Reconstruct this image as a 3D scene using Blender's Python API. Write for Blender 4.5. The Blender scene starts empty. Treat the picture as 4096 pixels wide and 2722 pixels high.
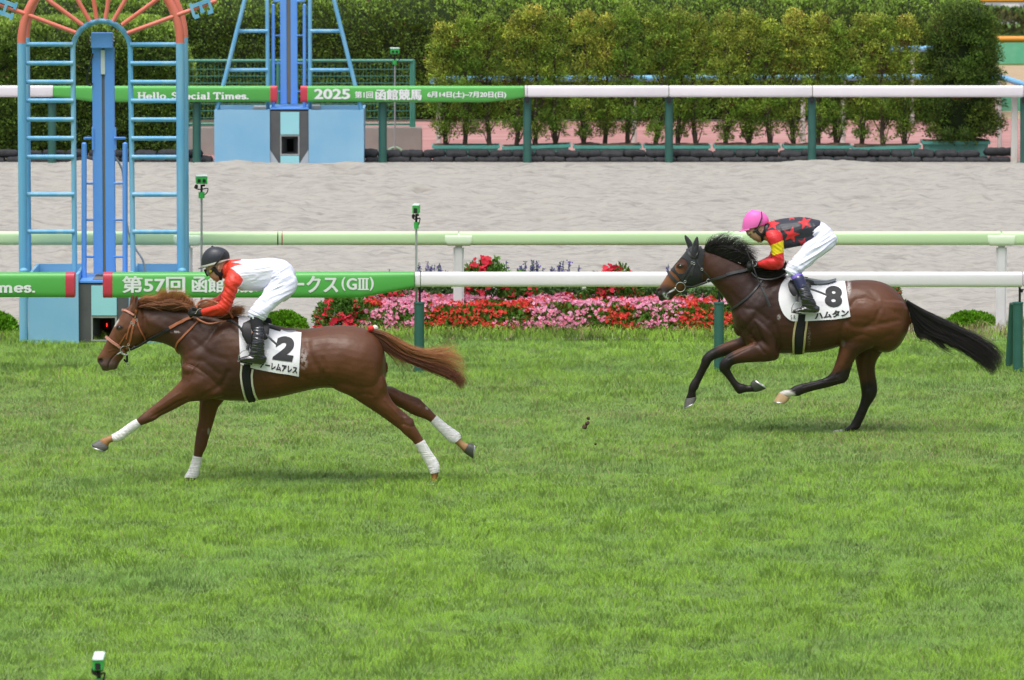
import bpy, bmesh, math, random
import numpy as np
from mathutils import Vector, Matrix
from mathutils.bvhtree import BVHTree
from mathutils.noise import noise as pnoise
random.seed(7); RNG = np.random.default_rng(7)
D = bpy.data; SC = bpy.context.scene; COL = SC.collection
rad = math.radians
# ---------------------------------------------------------------- camera
FPX = 26000.0; PIT = math.atan(2636 / FPX); HC = 6.9 * math.cos(PIT)
cam = D.cameras.new("camera"); cam.sensor_width = 36; cam.lens = FPX / 4096 * 36
cam.clip_start = 1; cam.clip_end = 2000
cam.dof.use_dof = True; cam.dof.focus_distance = 57.5; cam.dof.aperture_fstop = 8
camo = D.objects.new("camera", cam); COL.objects.link(camo)
camo.location = (0, 0, HC); camo.rotation_euler = (math.pi / 2 - PIT, 0, 0)
SC.camera = camo
# ---------------------------------------------------------------- sky and sun (soft overcast daylight)
SUN_EL, SUN_ROT = rad(68), rad(205)
w = D.worlds.new("World"); SC.world = w; w.use_nodes = True
nt = w.node_tree; bg = nt.nodes["Background"]
sky = nt.nodes.new("ShaderNodeTexSky"); sky.sky_type = 'NISHITA'; sky.sun_disc = False
sky.sun_elevation = SUN_EL; sky.sun_rotation = SUN_ROT; sky.dust_density = 3.0; sky.air_density = 1.0
hs = nt.nodes.new("ShaderNodeHueSaturation"); hs.inputs["Saturation"].default_value = 0.42
# an overcast dome: brighter overhead than at the horizon
tcw = nt.nodes.new("ShaderNodeTexCoord"); sx = nt.nodes.new("ShaderNodeSeparateXYZ"); mr = nt.nodes.new("ShaderNodeMapRange")
mr.inputs["From Min"].default_value = 0; mr.inputs["From Max"].default_value = 1; mr.inputs["To Min"].default_value = .26; mr.inputs["To Max"].default_value = 2.25
nt.links.new(tcw.outputs["Generated"], sx.inputs[0]); nt.links.new(sx.outputs[2], mr.inputs[0]); nt.links.new(mr.outputs[0], hs.inputs["Value"])
nt.links.new(sky.outputs[0], hs.inputs["Color"]); nt.links.new(hs.outputs[0], bg.inputs[0]); bg.inputs[1].default_value = 0.15
sl = D.lights.new("sun", 'SUN'); sl.energy = 1.5; sl.angle = rad(28); sl.color = (1, 0.97, 0.92)
so = D.objects.new("sun", sl); COL.objects.link(so)
# direction towards the sun: behind the camera, a little to the left, high
so.rotation_euler = (rad(22), 0, rad(-25))
SC.view_settings.view_transform = 'Standard'; SC.view_settings.look = 'None'
SC.view_settings.exposure = 0.0; SC.view_settings.gamma = 1
SC.cycles.use_denoising = True
SC.cycles.max_bounces = 6; SC.cycles.transparent_max_bounces = 8
# ---------------------------------------------------------------- picture <-> place
CT, ST = math.cos(PIT), math.sin(PIT)
def P(x, y, Y):
    u = (x - 2048) / FPX; v = (1361 - y) / FPX
    dy = CT + v * ST; dz = -ST + v * CT
    t = Y / dy
    return Vector((u * t, Y, HC + dz * t))
def GY(y):
    v = (1361 - y) / FPX
    return HC / -(-ST + v * CT) * (CT + v * ST)
def proj(co):
    co = np.asarray(co, float)
    X, Y, Z = co[..., 0], co[..., 1], co[..., 2] - HC
    zc = Y * CT - Z * ST
    yc = Y * ST + Z * CT
    return 2048 + FPX * X / zc, 1361 - FPX * yc / zc
def ppm(Y, z=0.5): return FPX / (Y * CT + (HC - z) * ST)
CR = dict(A=(340, 940, 2.614), B=(900, 940, 2.24), C=(340, 1440, 2.622), D=(1200, 1440, 2.95), E=(2600, 800, 2.614),
          F=(3000, 1000, 2.1186), G=(2600, 1300, 2.36), H=(2900, 800, 3.137), J=(760, 960, 5.2275), K=(380, 1150, 4.481),
          L=(2600, 980, 5.6), Z=(0, 0, 1))
def cv(k, pts):
    a, b, s = CR[k]
    return [(a + p[0] / s, b + p[1] / s) for p in pts]
def sec(k, rows, yo=0.0):
    """rows (tx,ty,bx,by,w[,yo]) in crop k -> full pixel rows"""
    a, b, s = CR[k]; out = []
    for r in rows:
        out.append((a + r[0] / s, b + r[1] / s, a + r[2] / s, b + r[3] / s, r[4], r[5] if len(r) > 5 else yo))
    return out
# ---------------------------------------------------------------- materials
MATS = {}
def srgb(r, g, b):
    f = lambda c: (c / 255 / 12.92) if c / 255 <= .04045 else ((c / 255 + .055) / 1.055) ** 2.4
    return (f(r), f(g), f(b))
def mat(name, col, rough=.6, metal=0, c2=None, nscale=5.0, namt=.5, bump=0, bscale=40, spec=.5, attr=None, coat=0, sheen=0,
        trans=0, stretch=None, emit=0, detail=5, contrast=None):
    if name in MATS: return MATS[name]
    m = D.materials.new(name); m.use_nodes = True; MATS[name] = m
    n = m.node_tree.nodes; L = m.node_tree.links
    b = n["Principled BSDF"]
    b.inputs["Roughness"].default_value = rough; b.inputs["Metallic"].default_value = metal
    b.inputs["Specular IOR Level"].default_value = spec; b.inputs["Coat Weight"].default_value = coat
    b.inputs["Coat Roughness"].default_value = .15
    b.inputs["Sheen Weight"].default_value = sheen
    b.inputs["Base Color"].default_value = (*col, 1)
    m.diffuse_color = (*col, 1)
    tc = n.new("ShaderNodeTexCoord"); vec = tc.outputs["Object"]
    if stretch:
        mp = n.new("ShaderNodeMapping"); mp.inputs["Scale"].default_value = stretch
        L.new(vec, mp.inputs["Vector"]); vec = mp.outputs[0]
    src = None
    if attr:
        at = n.new("ShaderNodeAttribute"); at.attribute_name = attr; src = at.outputs["Color"]
    if c2 is not None or attr:
        nz = n.new("ShaderNodeTexNoise"); nz.inputs["Scale"].default_value = nscale; nz.inputs["Detail"].default_value = detail
        L.new(vec, nz.inputs["Vector"])
        rmp = n.new("ShaderNodeValToRGB"); lo, hi = contrast or (.35, .65)
        rmp.color_ramp.elements[0].position = lo; rmp.color_ramp.elements[1].position = hi
        L.new(nz.outputs[0], rmp.inputs[0])
        mx = n.new("ShaderNodeMix"); mx.data_type = 'RGBA'
        if attr:
            mx.blend_type = 'MULTIPLY'; mx.inputs[0].default_value = namt
            L.new(src, mx.inputs[6]); L.new(rmp.outputs[0], mx.inputs[7])
            rmp.color_ramp.elements[0].color = (.35, .35, .35, 1) if c2 is None else (*c2, 1)
        else:
            mu = n.new("ShaderNodeMath"); mu.operation = 'MULTIPLY'; mu.inputs[1].default_value = namt
            L.new(rmp.outputs[0], mu.inputs[0]); L.new(mu.outputs[0], mx.inputs[0])
            mx.inputs[6].default_value = (*col, 1); mx.inputs[7].default_value = (*c2, 1)
        src = mx.outputs[2]
    if src is not None: L.new(src, b.inputs["Base Color"])
    if bump:
        bn = n.new("ShaderNodeTexNoise"); bn.inputs["Scale"].default_value = bscale; bn.inputs["Detail"].default_value = 6
        L.new(vec, bn.inputs["Vector"])
        bp = n.new("ShaderNodeBump"); bp.inputs["Strength"].default_value = bump; bp.inputs["Distance"].default_value = .01
        L.new(bn.outputs[0], bp.inputs["Height"]); L.new(bp.outputs[0], b.inputs["Normal"])
    if emit:
        b.inputs["Emission Color"].default_value = (*col, 1); b.inputs["Emission Strength"].default_value = emit
    if trans:
        out = n["Material Output"]; tr = n.new("ShaderNodeBsdfTranslucent"); ms = n.new("ShaderNodeMixShader")
        ms.inputs[0].default_value = trans
        if src is not None: L.new(src, tr.inputs[0])
        else: tr.inputs[0].default_value = (*col, 1)
        L.new(b.outputs[0], ms.inputs[1]); L.new(tr.outputs[0], ms.inputs[2]); L.new(ms.outputs[0], out.inputs[0])
    return m
# ---------------------------------------------------------------- objects
def root_loc(p):
    while p.parent: p = p.parent
    return p.location.copy()
def tag(o, label=None, cat=None, group=None, kind=None):
    if label: o["label"] = label
    if cat: o["category"] = cat
    if group: o["group"] = group
    if kind: o["kind"] = kind
    return o
def empty(name, loc, label, cat, group=None):
    o = D.objects.new(name, None); COL.objects.link(o); o.location = loc; o.empty_display_size = .2
    return tag(o, label, cat, group)
class MB:
    def __init__(s): s.v = []; s.f = []; s.mi = []; s.cur = 0
    def add(s, vs, fs):
        o = len(s.v); s.v += [tuple(p) for p in vs]; s.f += [tuple(i + o for i in f) for f in fs]; s.mi += [s.cur] * len(fs); return s
    def box(s, c, d, bev=0, rz=0, ry=0):
        x, y, z = d[0] / 2, d[1] / 2, d[2] / 2
        if bev:
            bm = bmesh.new(); bmesh.ops.create_cube(bm, size=1)
            for v in bm.verts: v.co = Vector((v.co.x * 2 * x, v.co.y * 2 * y, v.co.z * 2 * z))
            bmesh.ops.bevel(bm, geom=bm.edges[:], offset=bev, segments=2, affect='EDGES')
            bm.verts.index_update(); vs = [v.co.copy() for v in bm.verts]; fs = [[v.index for v in f.verts] for f in bm.faces]; bm.free()
        else:
            vs = [Vector((a, b, e)) for a in (-x, x) for b in (-y, y) for e in (-z, z)]
            fs = [(0, 1, 3, 2), (4, 6, 7, 5), (0, 4, 5, 1), (2, 3, 7, 6), (0, 2, 6, 4), (1, 5, 7, 3)]
        R = Matrix.Rotation(rz, 3, 'Z') @ Matrix.Rotation(ry, 3, 'Y'); c = Vector(c)
        return s.add([R @ p + c for p in vs], fs)
    def tube(s, pts, r, n=10, cap=True, flat=None):
        pts = [Vector(p) for p in pts]; m = len(pts)
        rs = r if isinstance(r, (list, tuple)) else [r] * m
        vs = []; up = None
        for i, p in enumerate(pts):
            t = (pts[min(i + 1, m - 1)] - pts[max(i - 1, 0)])
            if t.length < 1e-9: t = Vector((0, 0, 1))
            t.normalize()
            if up is None:
                up = Vector((0, 1, 0)) if abs(t.y) < .9 else Vector((1, 0, 0))
            a = (up - t * up.dot(t)).normalized(); b = t.cross(a); up = a
            for k in range(n):
                q = 2 * math.pi * k / n
                fa = flat if flat else 1
                vs.append(p + a * (math.cos(q) * rs[i] * fa) + b * (math.sin(q) * rs[i]))
        fs = [(i * n + k, i * n + (k + 1) % n, (i + 1) * n + (k + 1) % n, (i + 1) * n + k) for i in range(m - 1) for k in range(n)]
        if cap: fs += [tuple(range(n))[::-1], tuple((m - 1) * n + k for k in range(n))]
        return s.add(vs, fs)
    def loft(s, secs, n=24, cap=True):
        """secs: (T, B, w, egg, pw)"""
        vs = []; m = len(secs)
        for (T, B, w_, egg, pw) in secs:
            T = Vector(T); B = Vector(B); c = (T + B) / 2; a = (T - B) / 2
            for k in range(n):
                q = 2 * math.pi * k / n; co, si = math.cos(q), math.sin(q)
                e = 2 / pw
                cx = math.copysign(abs(co) ** e, co); sx = math.copysign(abs(si) ** e, si)
                vs.append(c + a * cx + Vector((0, 1, 0)) * (sx * w_ * (1 - egg * cx)))
        fs = [(i * n + k, i * n + (k + 1) % n, (i + 1) * n + (k + 1) % n, (i + 1) * n + k) for i in range(m - 1) for k in range(n)]
        if cap: fs += [tuple(range(n))[::-1], tuple((m - 1) * n + k for k in range(n))]
        return s.add(vs, fs)
    def ball(s, c, r, n=12, m=8, jit=0):
        c = Vector(c); rr = r if hasattr(r, '__len__') else (r, r, r); vs = [c + Vector((0, 0, rr[2]))]
        for i in range(1, m):
            a = math.pi * i / m
            for k in range(n):
                q = 2 * math.pi * k / n; j = 1 + random.uniform(-jit, jit)
                vs.append(c + Vector((math.sin(a) * math.cos(q) * rr[0] * j, math.sin(a) * math.sin(q) * rr[1] * j, math.cos(a) * rr[2] * j)))
        vs.append(c - Vector((0, 0, rr[2])))
        fs = [(0, 1 + k, 1 + (k + 1) % n) for k in range(n)]
        fs += [(1 + i * n + k, 1 + (i + 1) * n + k, 1 + (i + 1) * n + (k + 1) % n, 1 + i * n + (k + 1) % n) for i in range(m - 2) for k in range(n)]
        L = len(vs) - 1; fs += [(L, 1 + (m - 2) * n + (k + 1) % n, 1 + (m - 2) * n + k) for k in range(n)]
        return s.add(vs, fs)
    def build(s, name, m, parent=None, loc=None, smooth=True, fixn=True):
        me = D.meshes.new(name); o = D.objects.new(name, me); COL.objects.link(o)
        off = root_loc(parent) if parent else Vector(loc or (0, 0, 0))
        me.from_pydata([tuple(Vector(p) - off) for p in s.v], [], s.f)
        for q in (m if isinstance(m, (list, tuple)) else [m]): me.materials.append(q)
        if any(s.mi): me.polygons.foreach_set("material_index", s.mi)
        if fixn:
            bm = bmesh.new(); bm.from_mesh(me); bmesh.ops.recalc_face_normals(bm, faces=bm.faces[:]); bm.to_mesh(me); bm.free()
        if parent: o.parent = parent
        else: o.location = off
        if smooth:
            me.polygons.foreach_set("use_smooth", [True] * len(me.polygons))
            try: me.set_sharp_from_angle(angle=rad(40))
            except Exception: pass
        me.update(); return o
def crsec(rows, sub=4):
    """Catmull-Rom through numeric rows"""
    R = np.array(rows, float); m = len(R); out = []
    for i in range(m - 1):
        p0, p1, p2, p3 = R[max(i - 1, 0)], R[i], R[i + 1], R[min(i + 2, m - 1)]
        for k in range(sub):
            t = k / sub
            out.append(.5 * ((2 * p1) + (-p0 + p2) * t + (2 * p0 - 5 * p1 + 4 * p2 - p3) * t * t + (-p0 + 3 * p1 - 3 * p2 + p3) * t ** 3))
    out.append(R[-1]); return out
def limb(mb, rows, Y0, sub=4, n=24, egg=0, pw=2.0, round_ends=True, grow=0, gw=0):
    rs = [list(r) for r in crsec(rows, sub)]
    secs = []
    for r in rs:
        Y = Y0 + r[5]; T = P(r[0], r[1], Y); B = P(r[2], r[3], Y)
        if grow:
            d = (T - B).normalized() * grow; T = T + d; B = B - d
        secs.append((T, B, max(r[4], .003) + gw, egg, pw))
    if round_ends:
        for end in (0, -1):
            T, B, w_, e, p = secs[end]; T2, B2 = secs[1 if end == 0 else -2][:2]
            c = (T + B) / 2; dr = c - (T2 + B2) / 2
            if dr.length < 1e-6: continue
            dr.normalize(); h = min((T - B).length / 2, w_) * .8
            extra = []
            for f in (.5, .85, .99):
                s_ = math.sqrt(1 - f * f); cc = c + dr * h * f
                extra.append((cc + (T - c) * s_, cc + (B - c) * s_, w_ * s_, e, p))
            secs = extra[::-1] + secs if end == 0 else secs + extra
    mb.loft(secs, n); return mb
def voxel(mb, name, m, parent, size=.006, smooth=6, loc=None, fn=None, paint=None, root=False, label=None):
    """fuse closed shapes into one continuous surface; fn displaces, paint colours (both get picture coordinates)"""
    me = D.meshes.new("tmp"); me.from_pydata([tuple(p) for p in mb.v], [], mb.f)
    bm = bmesh.new(); bm.from_mesh(me); bmesh.ops.recalc_face_normals(bm, faces=bm.faces[:]); bm.to_mesh(me); bm.free()
    o = D.objects.new("tmp", me); COL.objects.link(o)
    r = o.modifiers.new("r", 'REMESH'); r.mode = 'VOXEL'; r.voxel_size = size; r.use_smooth_shade = True
    s = o.modifiers.new("s", 'SMOOTH'); s.iterations = smooth; s.factor = .5
    dg = bpy.context.evaluated_depsgraph_get(); ev = o.evaluated_get(dg)
    me2 = D.meshes.new_from_object(ev); D.objects.remove(o); D.meshes.remove(me)
    nv = len(me2.vertices); co = np.empty(nv * 3); me2.vertices.foreach_get("co", co); co = co.reshape(-1, 3)
    no = np.empty(nv * 3); me2.vertices.foreach_get("normal", no); no = no.reshape(-1, 3)
    px, py = proj(co)
    if fn is not None:
        d = fn(px, py, no, co); co = co + no * d[:, None]
    if paint is not None:
        c = paint(px, py, no, co); at = me2.color_attributes.new("Col", 'FLOAT_COLOR', 'POINT')
        c4 = np.ones((nv, 4)); c4[:, :3] = c; at.data.foreach_set("color", c4.ravel())
    off = root_loc(parent) if parent else Vector(loc or (0, 0, 0))
    me2.vertices.foreach_set("co", (co - np.array(off)).ravel())
    me2.name = name; me2.materials.clear(); me2.materials.append(m)
    me2.polygons.foreach_set("use_smooth", [True] * len(me2.polygons)); me2.update()
    ob = D.objects.new(name, me2); COL.objects.link(ob)
    if parent: ob.parent = parent
    else: ob.location = off
    return ob
def npmesh(name, V, F, m, parent=None, loc=(0, 0, 0), cols=None, smooth=False, nrm=None):
    """big mesh from numpy arrays, F int array (n,3) or (n,4) or list of arrays"""
    me = D.meshes.new(name); Fs = F if isinstance(F, list) else [F]
    off = np.array(root_loc(parent)) if parent else np.array(loc)
    V = (V - off).astype(np.float32)
    me.vertices.add(len(V)); me.vertices.foreach_set("co", V.ravel())
    tot = sum(f.size for f in Fs); me.loops.add(tot)
    me.loops.foreach_set("vertex_index", np.concatenate([f.ravel() for f in Fs]).astype(np.int32))
    n = sum(len(f) for f in Fs); me.polygons.add(n)
    lens = np.concatenate([np.full(len(f), f.shape[1]) for f in Fs]); st = np.concatenate([[0], np.cumsum(lens)[:-1]])
    me.polygons.foreach_set("loop_start", st.astype(np.int32))
    me.update(calc_edges=True)
    if smooth: me.polygons.foreach_set("use_smooth", [True] * n)
    if cols is not None:
        at = me.color_attributes.new("Col", 'FLOAT_COLOR', 'POINT'); c4 = np.ones((len(V), 4), np.float32); c4[:, :3] = cols
        at.data.foreach_set("color", c4.ravel())
    if nrm is not None:
        at = me.attributes.new("Nrm", 'FLOAT_VECTOR', 'POINT'); at.data.foreach_set("vector", nrm.astype(np.float32).ravel())
    for q in (m if isinstance(m, (list, tuple)) else [m]): me.materials.append(q)
    o = D.objects.new(name, me); COL.objects.link(o)
    if parent: o.parent = parent
    else: o.location = loc
    return o
def vnoise(x, y, scale, seed=0, oct=3):
    """cheap value noise on arrays, 0..1"""
    tot = np.zeros_like(x, float); amp = 1; s = 0
    for o_ in range(oct):
        r = np.random.default_rng(seed * 31 + o_ * 7 + 1).random((256, 256))
        fx = x * scale * 2 ** o_ + 37.3 * o_; fy = y * scale * 2 ** o_ + 11.7 * o_
        ix = np.floor(fx).astype(int); iy = np.floor(fy).astype(int); tx = fx - ix; ty = fy - iy
        tx = tx * tx * (3 - 2 * tx); ty = ty * ty * (3 - 2 * ty)
        a = r[ix % 256, iy % 256]; b = r[(ix + 1) % 256, iy % 256]; c = r[ix % 256, (iy + 1) % 256]; d = r[(ix + 1) % 256, (iy + 1) % 256]
        tot += amp * ((a * (1 - tx) + b * tx) * (1 - ty) + (c * (1 - tx) + d * tx) * ty); s += amp; amp *= .5
    return tot / s
def inpoly(px, py, poly):
    r = np.zeros(np.shape(px), bool); n = len(poly); j = n - 1
    for i in range(n):
        xi, yi = poly[i]; xj, yj = poly[j]
        c = ((yi > py) != (yj > py)) & (px < (xj - xi) * (py - yi) / ((yj - yi) or 1e-9) + xi)
        r ^= c; j = i
    return r
def segdist(px, py, pts):
    d = np.full(np.shape(px), 1e9)
    for (x0, y0), (x1, y1) in zip(pts[:-1], pts[1:]):
        dx, dy = x1 - x0, y1 - y0; L2 = dx * dx + dy * dy or 1e-9
        t = np.clip(((px - x0) * dx + (py - y0) * dy) / L2, 0, 1)
        d = np.minimum(d, np.hypot(px - x0 - t * dx, py - y0 - t * dy))
    return d
# ---------------------------------------------------------------- lettering
def text_geo(s, bold=0.0, res=3):
    c = D.curves.new("t", 'FONT'); c.body = s; c.size = 1; c.resolution_u = res; c.offset = bold; c.fill_mode = 'BOTH'
    o = D.objects.new("t", c); COL.objects.link(o)
    dg = bpy.context.evaluated_depsgraph_get(); dg.update(); me = D.meshes.new_from_object(o.evaluated_get(dg))
    V = np.array([v.co[:] for v in me.vertices]); F = [tuple(p.vertices) for p in me.polygons]
    D.objects.remove(o); D.curves.remove(c); D.meshes.remove(me)
    lo, hi = V.min(0), V.max(0)
    V = (V - lo) / np.maximum(hi - lo, 1e-6)      # 0..1 box
    return V[:, :2], F
def arc(cx, cy, rx, ry, a0, a1, n=10):
    return [(cx + rx * math.cos(rad(a0 + (a1 - a0) * i / n)), cy + ry * math.sin(rad(a0 + (a1 - a0) * i / n))) for i in range(n + 1)]
SLAB = {  # strokes in units of cap height; x-height .66
 'H': (.95, [[(.2, 0), (.2, 1)], [(.75, 0), (.75, 1)], [(.2, .5), (.75, .5)], [(.03, .06), (.37, .06)], [(.03, .94), (.37, .94)], [(.58, .06), (.92, .06)], [(.58, .94), (.92, .94)]]),
 'e': (.66, [arc(.33, .33, .24, .27, -40, -360, 14)[::-1], [(.12, .34), (.55, .34)]]),
 'l': (.4, [[(.2, 0), (.2, 1)], [(.03, .06), (.37, .06)], [(.05, .94), (.2, .94)]]),
 'o': (.68, [arc(.34, .33, .24, .27, 0, 360, 16)]), ',': (.25, [[(.14, .1), (.06, -.16)]]), ' ': (.3, []),
 'S': (.72, [arc(.36, .74, .22, .2, 20, 270, 10) + arc(.36, .27, .24, .22, 90, -160, 10)]),
 'p': (.72, [[(.18, -.32), (.18, .62)], [(.02, -.27), (.34, -.27)], [(.02, .6), (.18, .6)], arc(.38, .33, .22, .27, 150, -150, 12)]),
 'c': (.6, [arc(.33, .33, .22, .27, 45, 315, 12)]),
 'i': (.4, [[(.2, 0), (.2, .64)], [(.03, .06), (.37, .06)], [(.05, .6), (.2, .6)], [(.2, .82), (.2, .98)]]),
 'a': (.68, [arc(.3, .46, .18, .16, 150, 0, 8) + [(.48, .05)], arc(.3, .2, .18, .16, 30, 330, 10), [(.45, .05), (.62, .05)]]),
 'T': (.84, [[(.42, 0), (.42, .94)], [(.06, .93), (.78, .93)], [(.25, .06), (.59, .06)], [(.09, .95), (.09, .72)], [(.75, .95), (.75, .72)]]),
 'm': (1.1, [[(.18, 0), (.18, .62)], [(.02, .6), (.18, .6)], arc(.36, .4, .17, .2, 180, 0, 8) + [(.53, 0)], arc(.71, .4, .17, .2, 180, 0, 8) + [(.88, 0)], [(.04, .06), (.3, .06)], [(.42, .06), (.64, .06)], [(.77, .06), (1.0, .06)]]),
 's': (.56, [arc(.28, .47, .17, .14, 20, 270, 8) + arc(.28, .2, .18, .15, 90, -160, 8)]),
 '.': (.28, [[(.13, 0), (.13, .16)]]),
 'E': (.85, [[(.2, 0), (.2, 1)], [(.03, .05), (.75, .05)], [(.03, .95), (.75, .95)], [(.2, .5), (.58, .5)], [(.75, .02), (.75, .28)], [(.75, .98), (.75, .72)], [(.58, .4), (.58, .6)]]),
}
def slab_strokes(s, th=.17):
    """quads in cap-height units; returns (list of quads, total width)"""
    x = 0; qs = []
    for ch in s:
        w_, st = SLAB[ch]
        for pl in st:
            for (x0, y0), (x1, y1) in zip(pl[:-1], pl[1:]):
                dx, dy = x1 - x0, y1 - y0; L = math.hypot(dx, dy) or 1e-6; t = th if abs(dx) < abs(dy) * 1.2 else th * .75
                nx, ny = -dy / L * t / 2, dx / L * t / 2; ex, ey = (dx / L * t * .2, dy / L * t * .2) if len(pl) > 2 else (0, 0)
                qs.append([(x + x0 - ex + nx, y0 - ey + ny), (x + x0 - ex - nx, y0 - ey - ny), (x + x1 + ex - nx, y1 + ey - ny), (x + x1 + ex + nx, y1 + ey + ny)])
        x += w_
    return qs, x
def put_slab(mb, s, x0, x1, ytop, ybase, Y, th=.17):
    qs, W = slab_strokes(s, th); h = ybase - ytop
    for i, q in enumerate(qs):
        mb.add([P(x0 + a / W * (x1 - x0), ybase - b * h, Y - .0002 * i) for a, b in q], [(0, 1, 2, 3)])
def put_text(mb, s, x0, x1, y0, y1, Y, bold=1.0):
    """bold: extra stroke in picture units, made of slightly shifted copies"""
    V, F = text_geo(s, .004)
    x0 += bold; x1 -= bold; y0 += bold * .6; y1 -= bold * .6
    for i, (dx, dy) in enumerate([(0, 0), (-1, 0), (1, 0), (0, .6), (0, -.6), (.7, .4), (-.7, -.4)] if bold else [(0, 0)]):
        mb.add([P(x0 + dx * bold + a * (x1 - x0), y1 + dy * bold - b * (y1 - y0), Y - .0003 * i) for a, b in V], F)
# ================================================================ SETTING
M_turf = mat("turf_soil", (.15, .25, .05), .95, c2=(.09, .14, .03), nscale=3, bump=.4, bscale=30)
M_sand = mat("dirt_sand", (.34, .322, .285), .95, c2=(.20, .185, .17), nscale=9, namt=.78, bump=1.0, bscale=20, contrast=(.47, .72), stretch=(.3, 1.8, 1), detail=9)
M_red = mat("red_rubber", (.37, .16, .145), .9, c2=(.46, .27, .25), nscale=1.2, stretch=(.25, 2.2, 1), namt=.8)
M_tan = mat("tan_sand", (.42, .31, .19), .95, c2=(.33, .24, .15), nscale=4, bump=.4)
M_asph = mat("asphalt", (.20, .205, .215), .9, c2=(.16, .165, .17), nscale=8)
M_conc = mat("concrete", (.34, .31, .28), .9, c2=(.24, .21, .185), nscale=3, bump=.2, contrast=(.4, .7))
M_pave = mat("pavement", (.42, .40, .36), .9, c2=(.36, .34, .31), nscale=3)
Y_FR = GY(655); Y_DR = GY(1315); Y_TR = GY(1488); Y_ED = GY(1338)
def sheet(name, x0, x1, y0, y1, z, m, kind='structure', n=1):
    mb = MB(); mb.add([(x0, y0, z), (x1, y0, z), (x1, y1, z), (x0, y1, z)], [(0, 1, 2, 3)])
    return tag(mb.build(name, m, smooth=False), kind=kind)
sheet('ground', -120, 120, -20, 500, -.06, M_turf)
sheet('turf_track', -16, 16, 25, Y_ED, -.004, M_turf)
# sand track with real harrow marks and hoof prints
nx, ny = 760, 1000; xs = np.linspace(-13, 13, nx); ys = Y_ED - .6 + (Y_FR + .5 - Y_ED + .6) * np.linspace(0, 1, ny)
X, Yg = np.meshgrid(xs, ys)
Zg = (vnoise(X, Yg, .5, 3, 2) - .5) * .03 + (vnoise(X * .45, Yg * .8, 5.0, 5, 4) - .5) * .085 + (vnoise(X * .7, Yg * .8, 13, 8, 2) - .5) * .03
for i in range(900):
    cx, cy = RNG.uniform(-13, 13), RNG.uniform(ys[0], ys[-1]); r = RNG.uniform(.06, .16); a = RNG.uniform(.03, .12); ex = RNG.uniform(1, 2.6)
    ix = slice(max(0, np.searchsorted(xs, cx - 4 * r * ex)), np.searchsorted(xs, cx + 4 * r * ex)); iy = slice(max(0, np.searchsorted(ys, cy - 4 * r)), np.searchsorted(ys, cy + 4 * r))
    d2 = ((X[iy, ix] - cx) / (r * ex)) ** 2 + ((Yg[iy, ix] - cy) / r) ** 2
    Zg[iy, ix] += a * (np.exp(-d2 / 2 / 2.2) * .55 - np.exp(-d2 / 2 / .5))
Zg = 1.45 * Zg * np.clip((ys[-1] - .35 - Yg) / .8, 0, 1) * np.clip((Yg - ys[0] - .9) / .8, 0, 1) + .006
V = np.stack([X, Yg, Zg], -1).reshape(-1, 3); I = np.arange(nx * ny).reshape(ny, nx)
F = np.stack([I[:-1, :-1], I[:-1, 1:], I[1:, 1:], I[1:, :-1]], -1).reshape(-1, 4)
tag(npmesh('dirt_track', V, F, M_sand, smooth=True), kind='structure')
Y_H = GY(476)
sheet('red_path', -9.0, 14, Y_FR + .51, Y_H + .4, -.03, M_red)
sheet('hedge_bed', -16, 5.2, Y_H - .2, Y_H + 6, -.02, mat("bed_soil", (.09, .07, .05), .95, c2=(.13, .10, .07), nscale=6))
sheet('left_bed', -16, -4.55, Y_FR + .51, Y_H, -.018, MATS["bed_soil"])
sheet('training_sand', 5.21, 30, Y_H + .42, GY(255), -.03, M_tan)
sheet('far_verge', 5.21, 40, GY(255) + .02, GY(88), -.03, mat("verge_grass", (.10, .19, .035), .95, c2=(.05, .10, .02), nscale=6, bump=.6, bscale=60))
sheet('road', 5.21, 60, GY(88) + .02, GY(88) + 30, -.03, M_asph)
mb = MB(); a = P(4000, 10, 1); 
def gp(x, y, z=0):
    v = P(x, y, GY(y)); v.z = z; return v
mb.add([gp(4000, 12, -.026), gp(4072, 12, -.026), gp(4180, 85, -.026), gp(4090, 85, -.026)], [(0, 1, 2, 3)])
tag(mb.build('footpath', M_pave, smooth=False), kind='structure')
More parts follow.
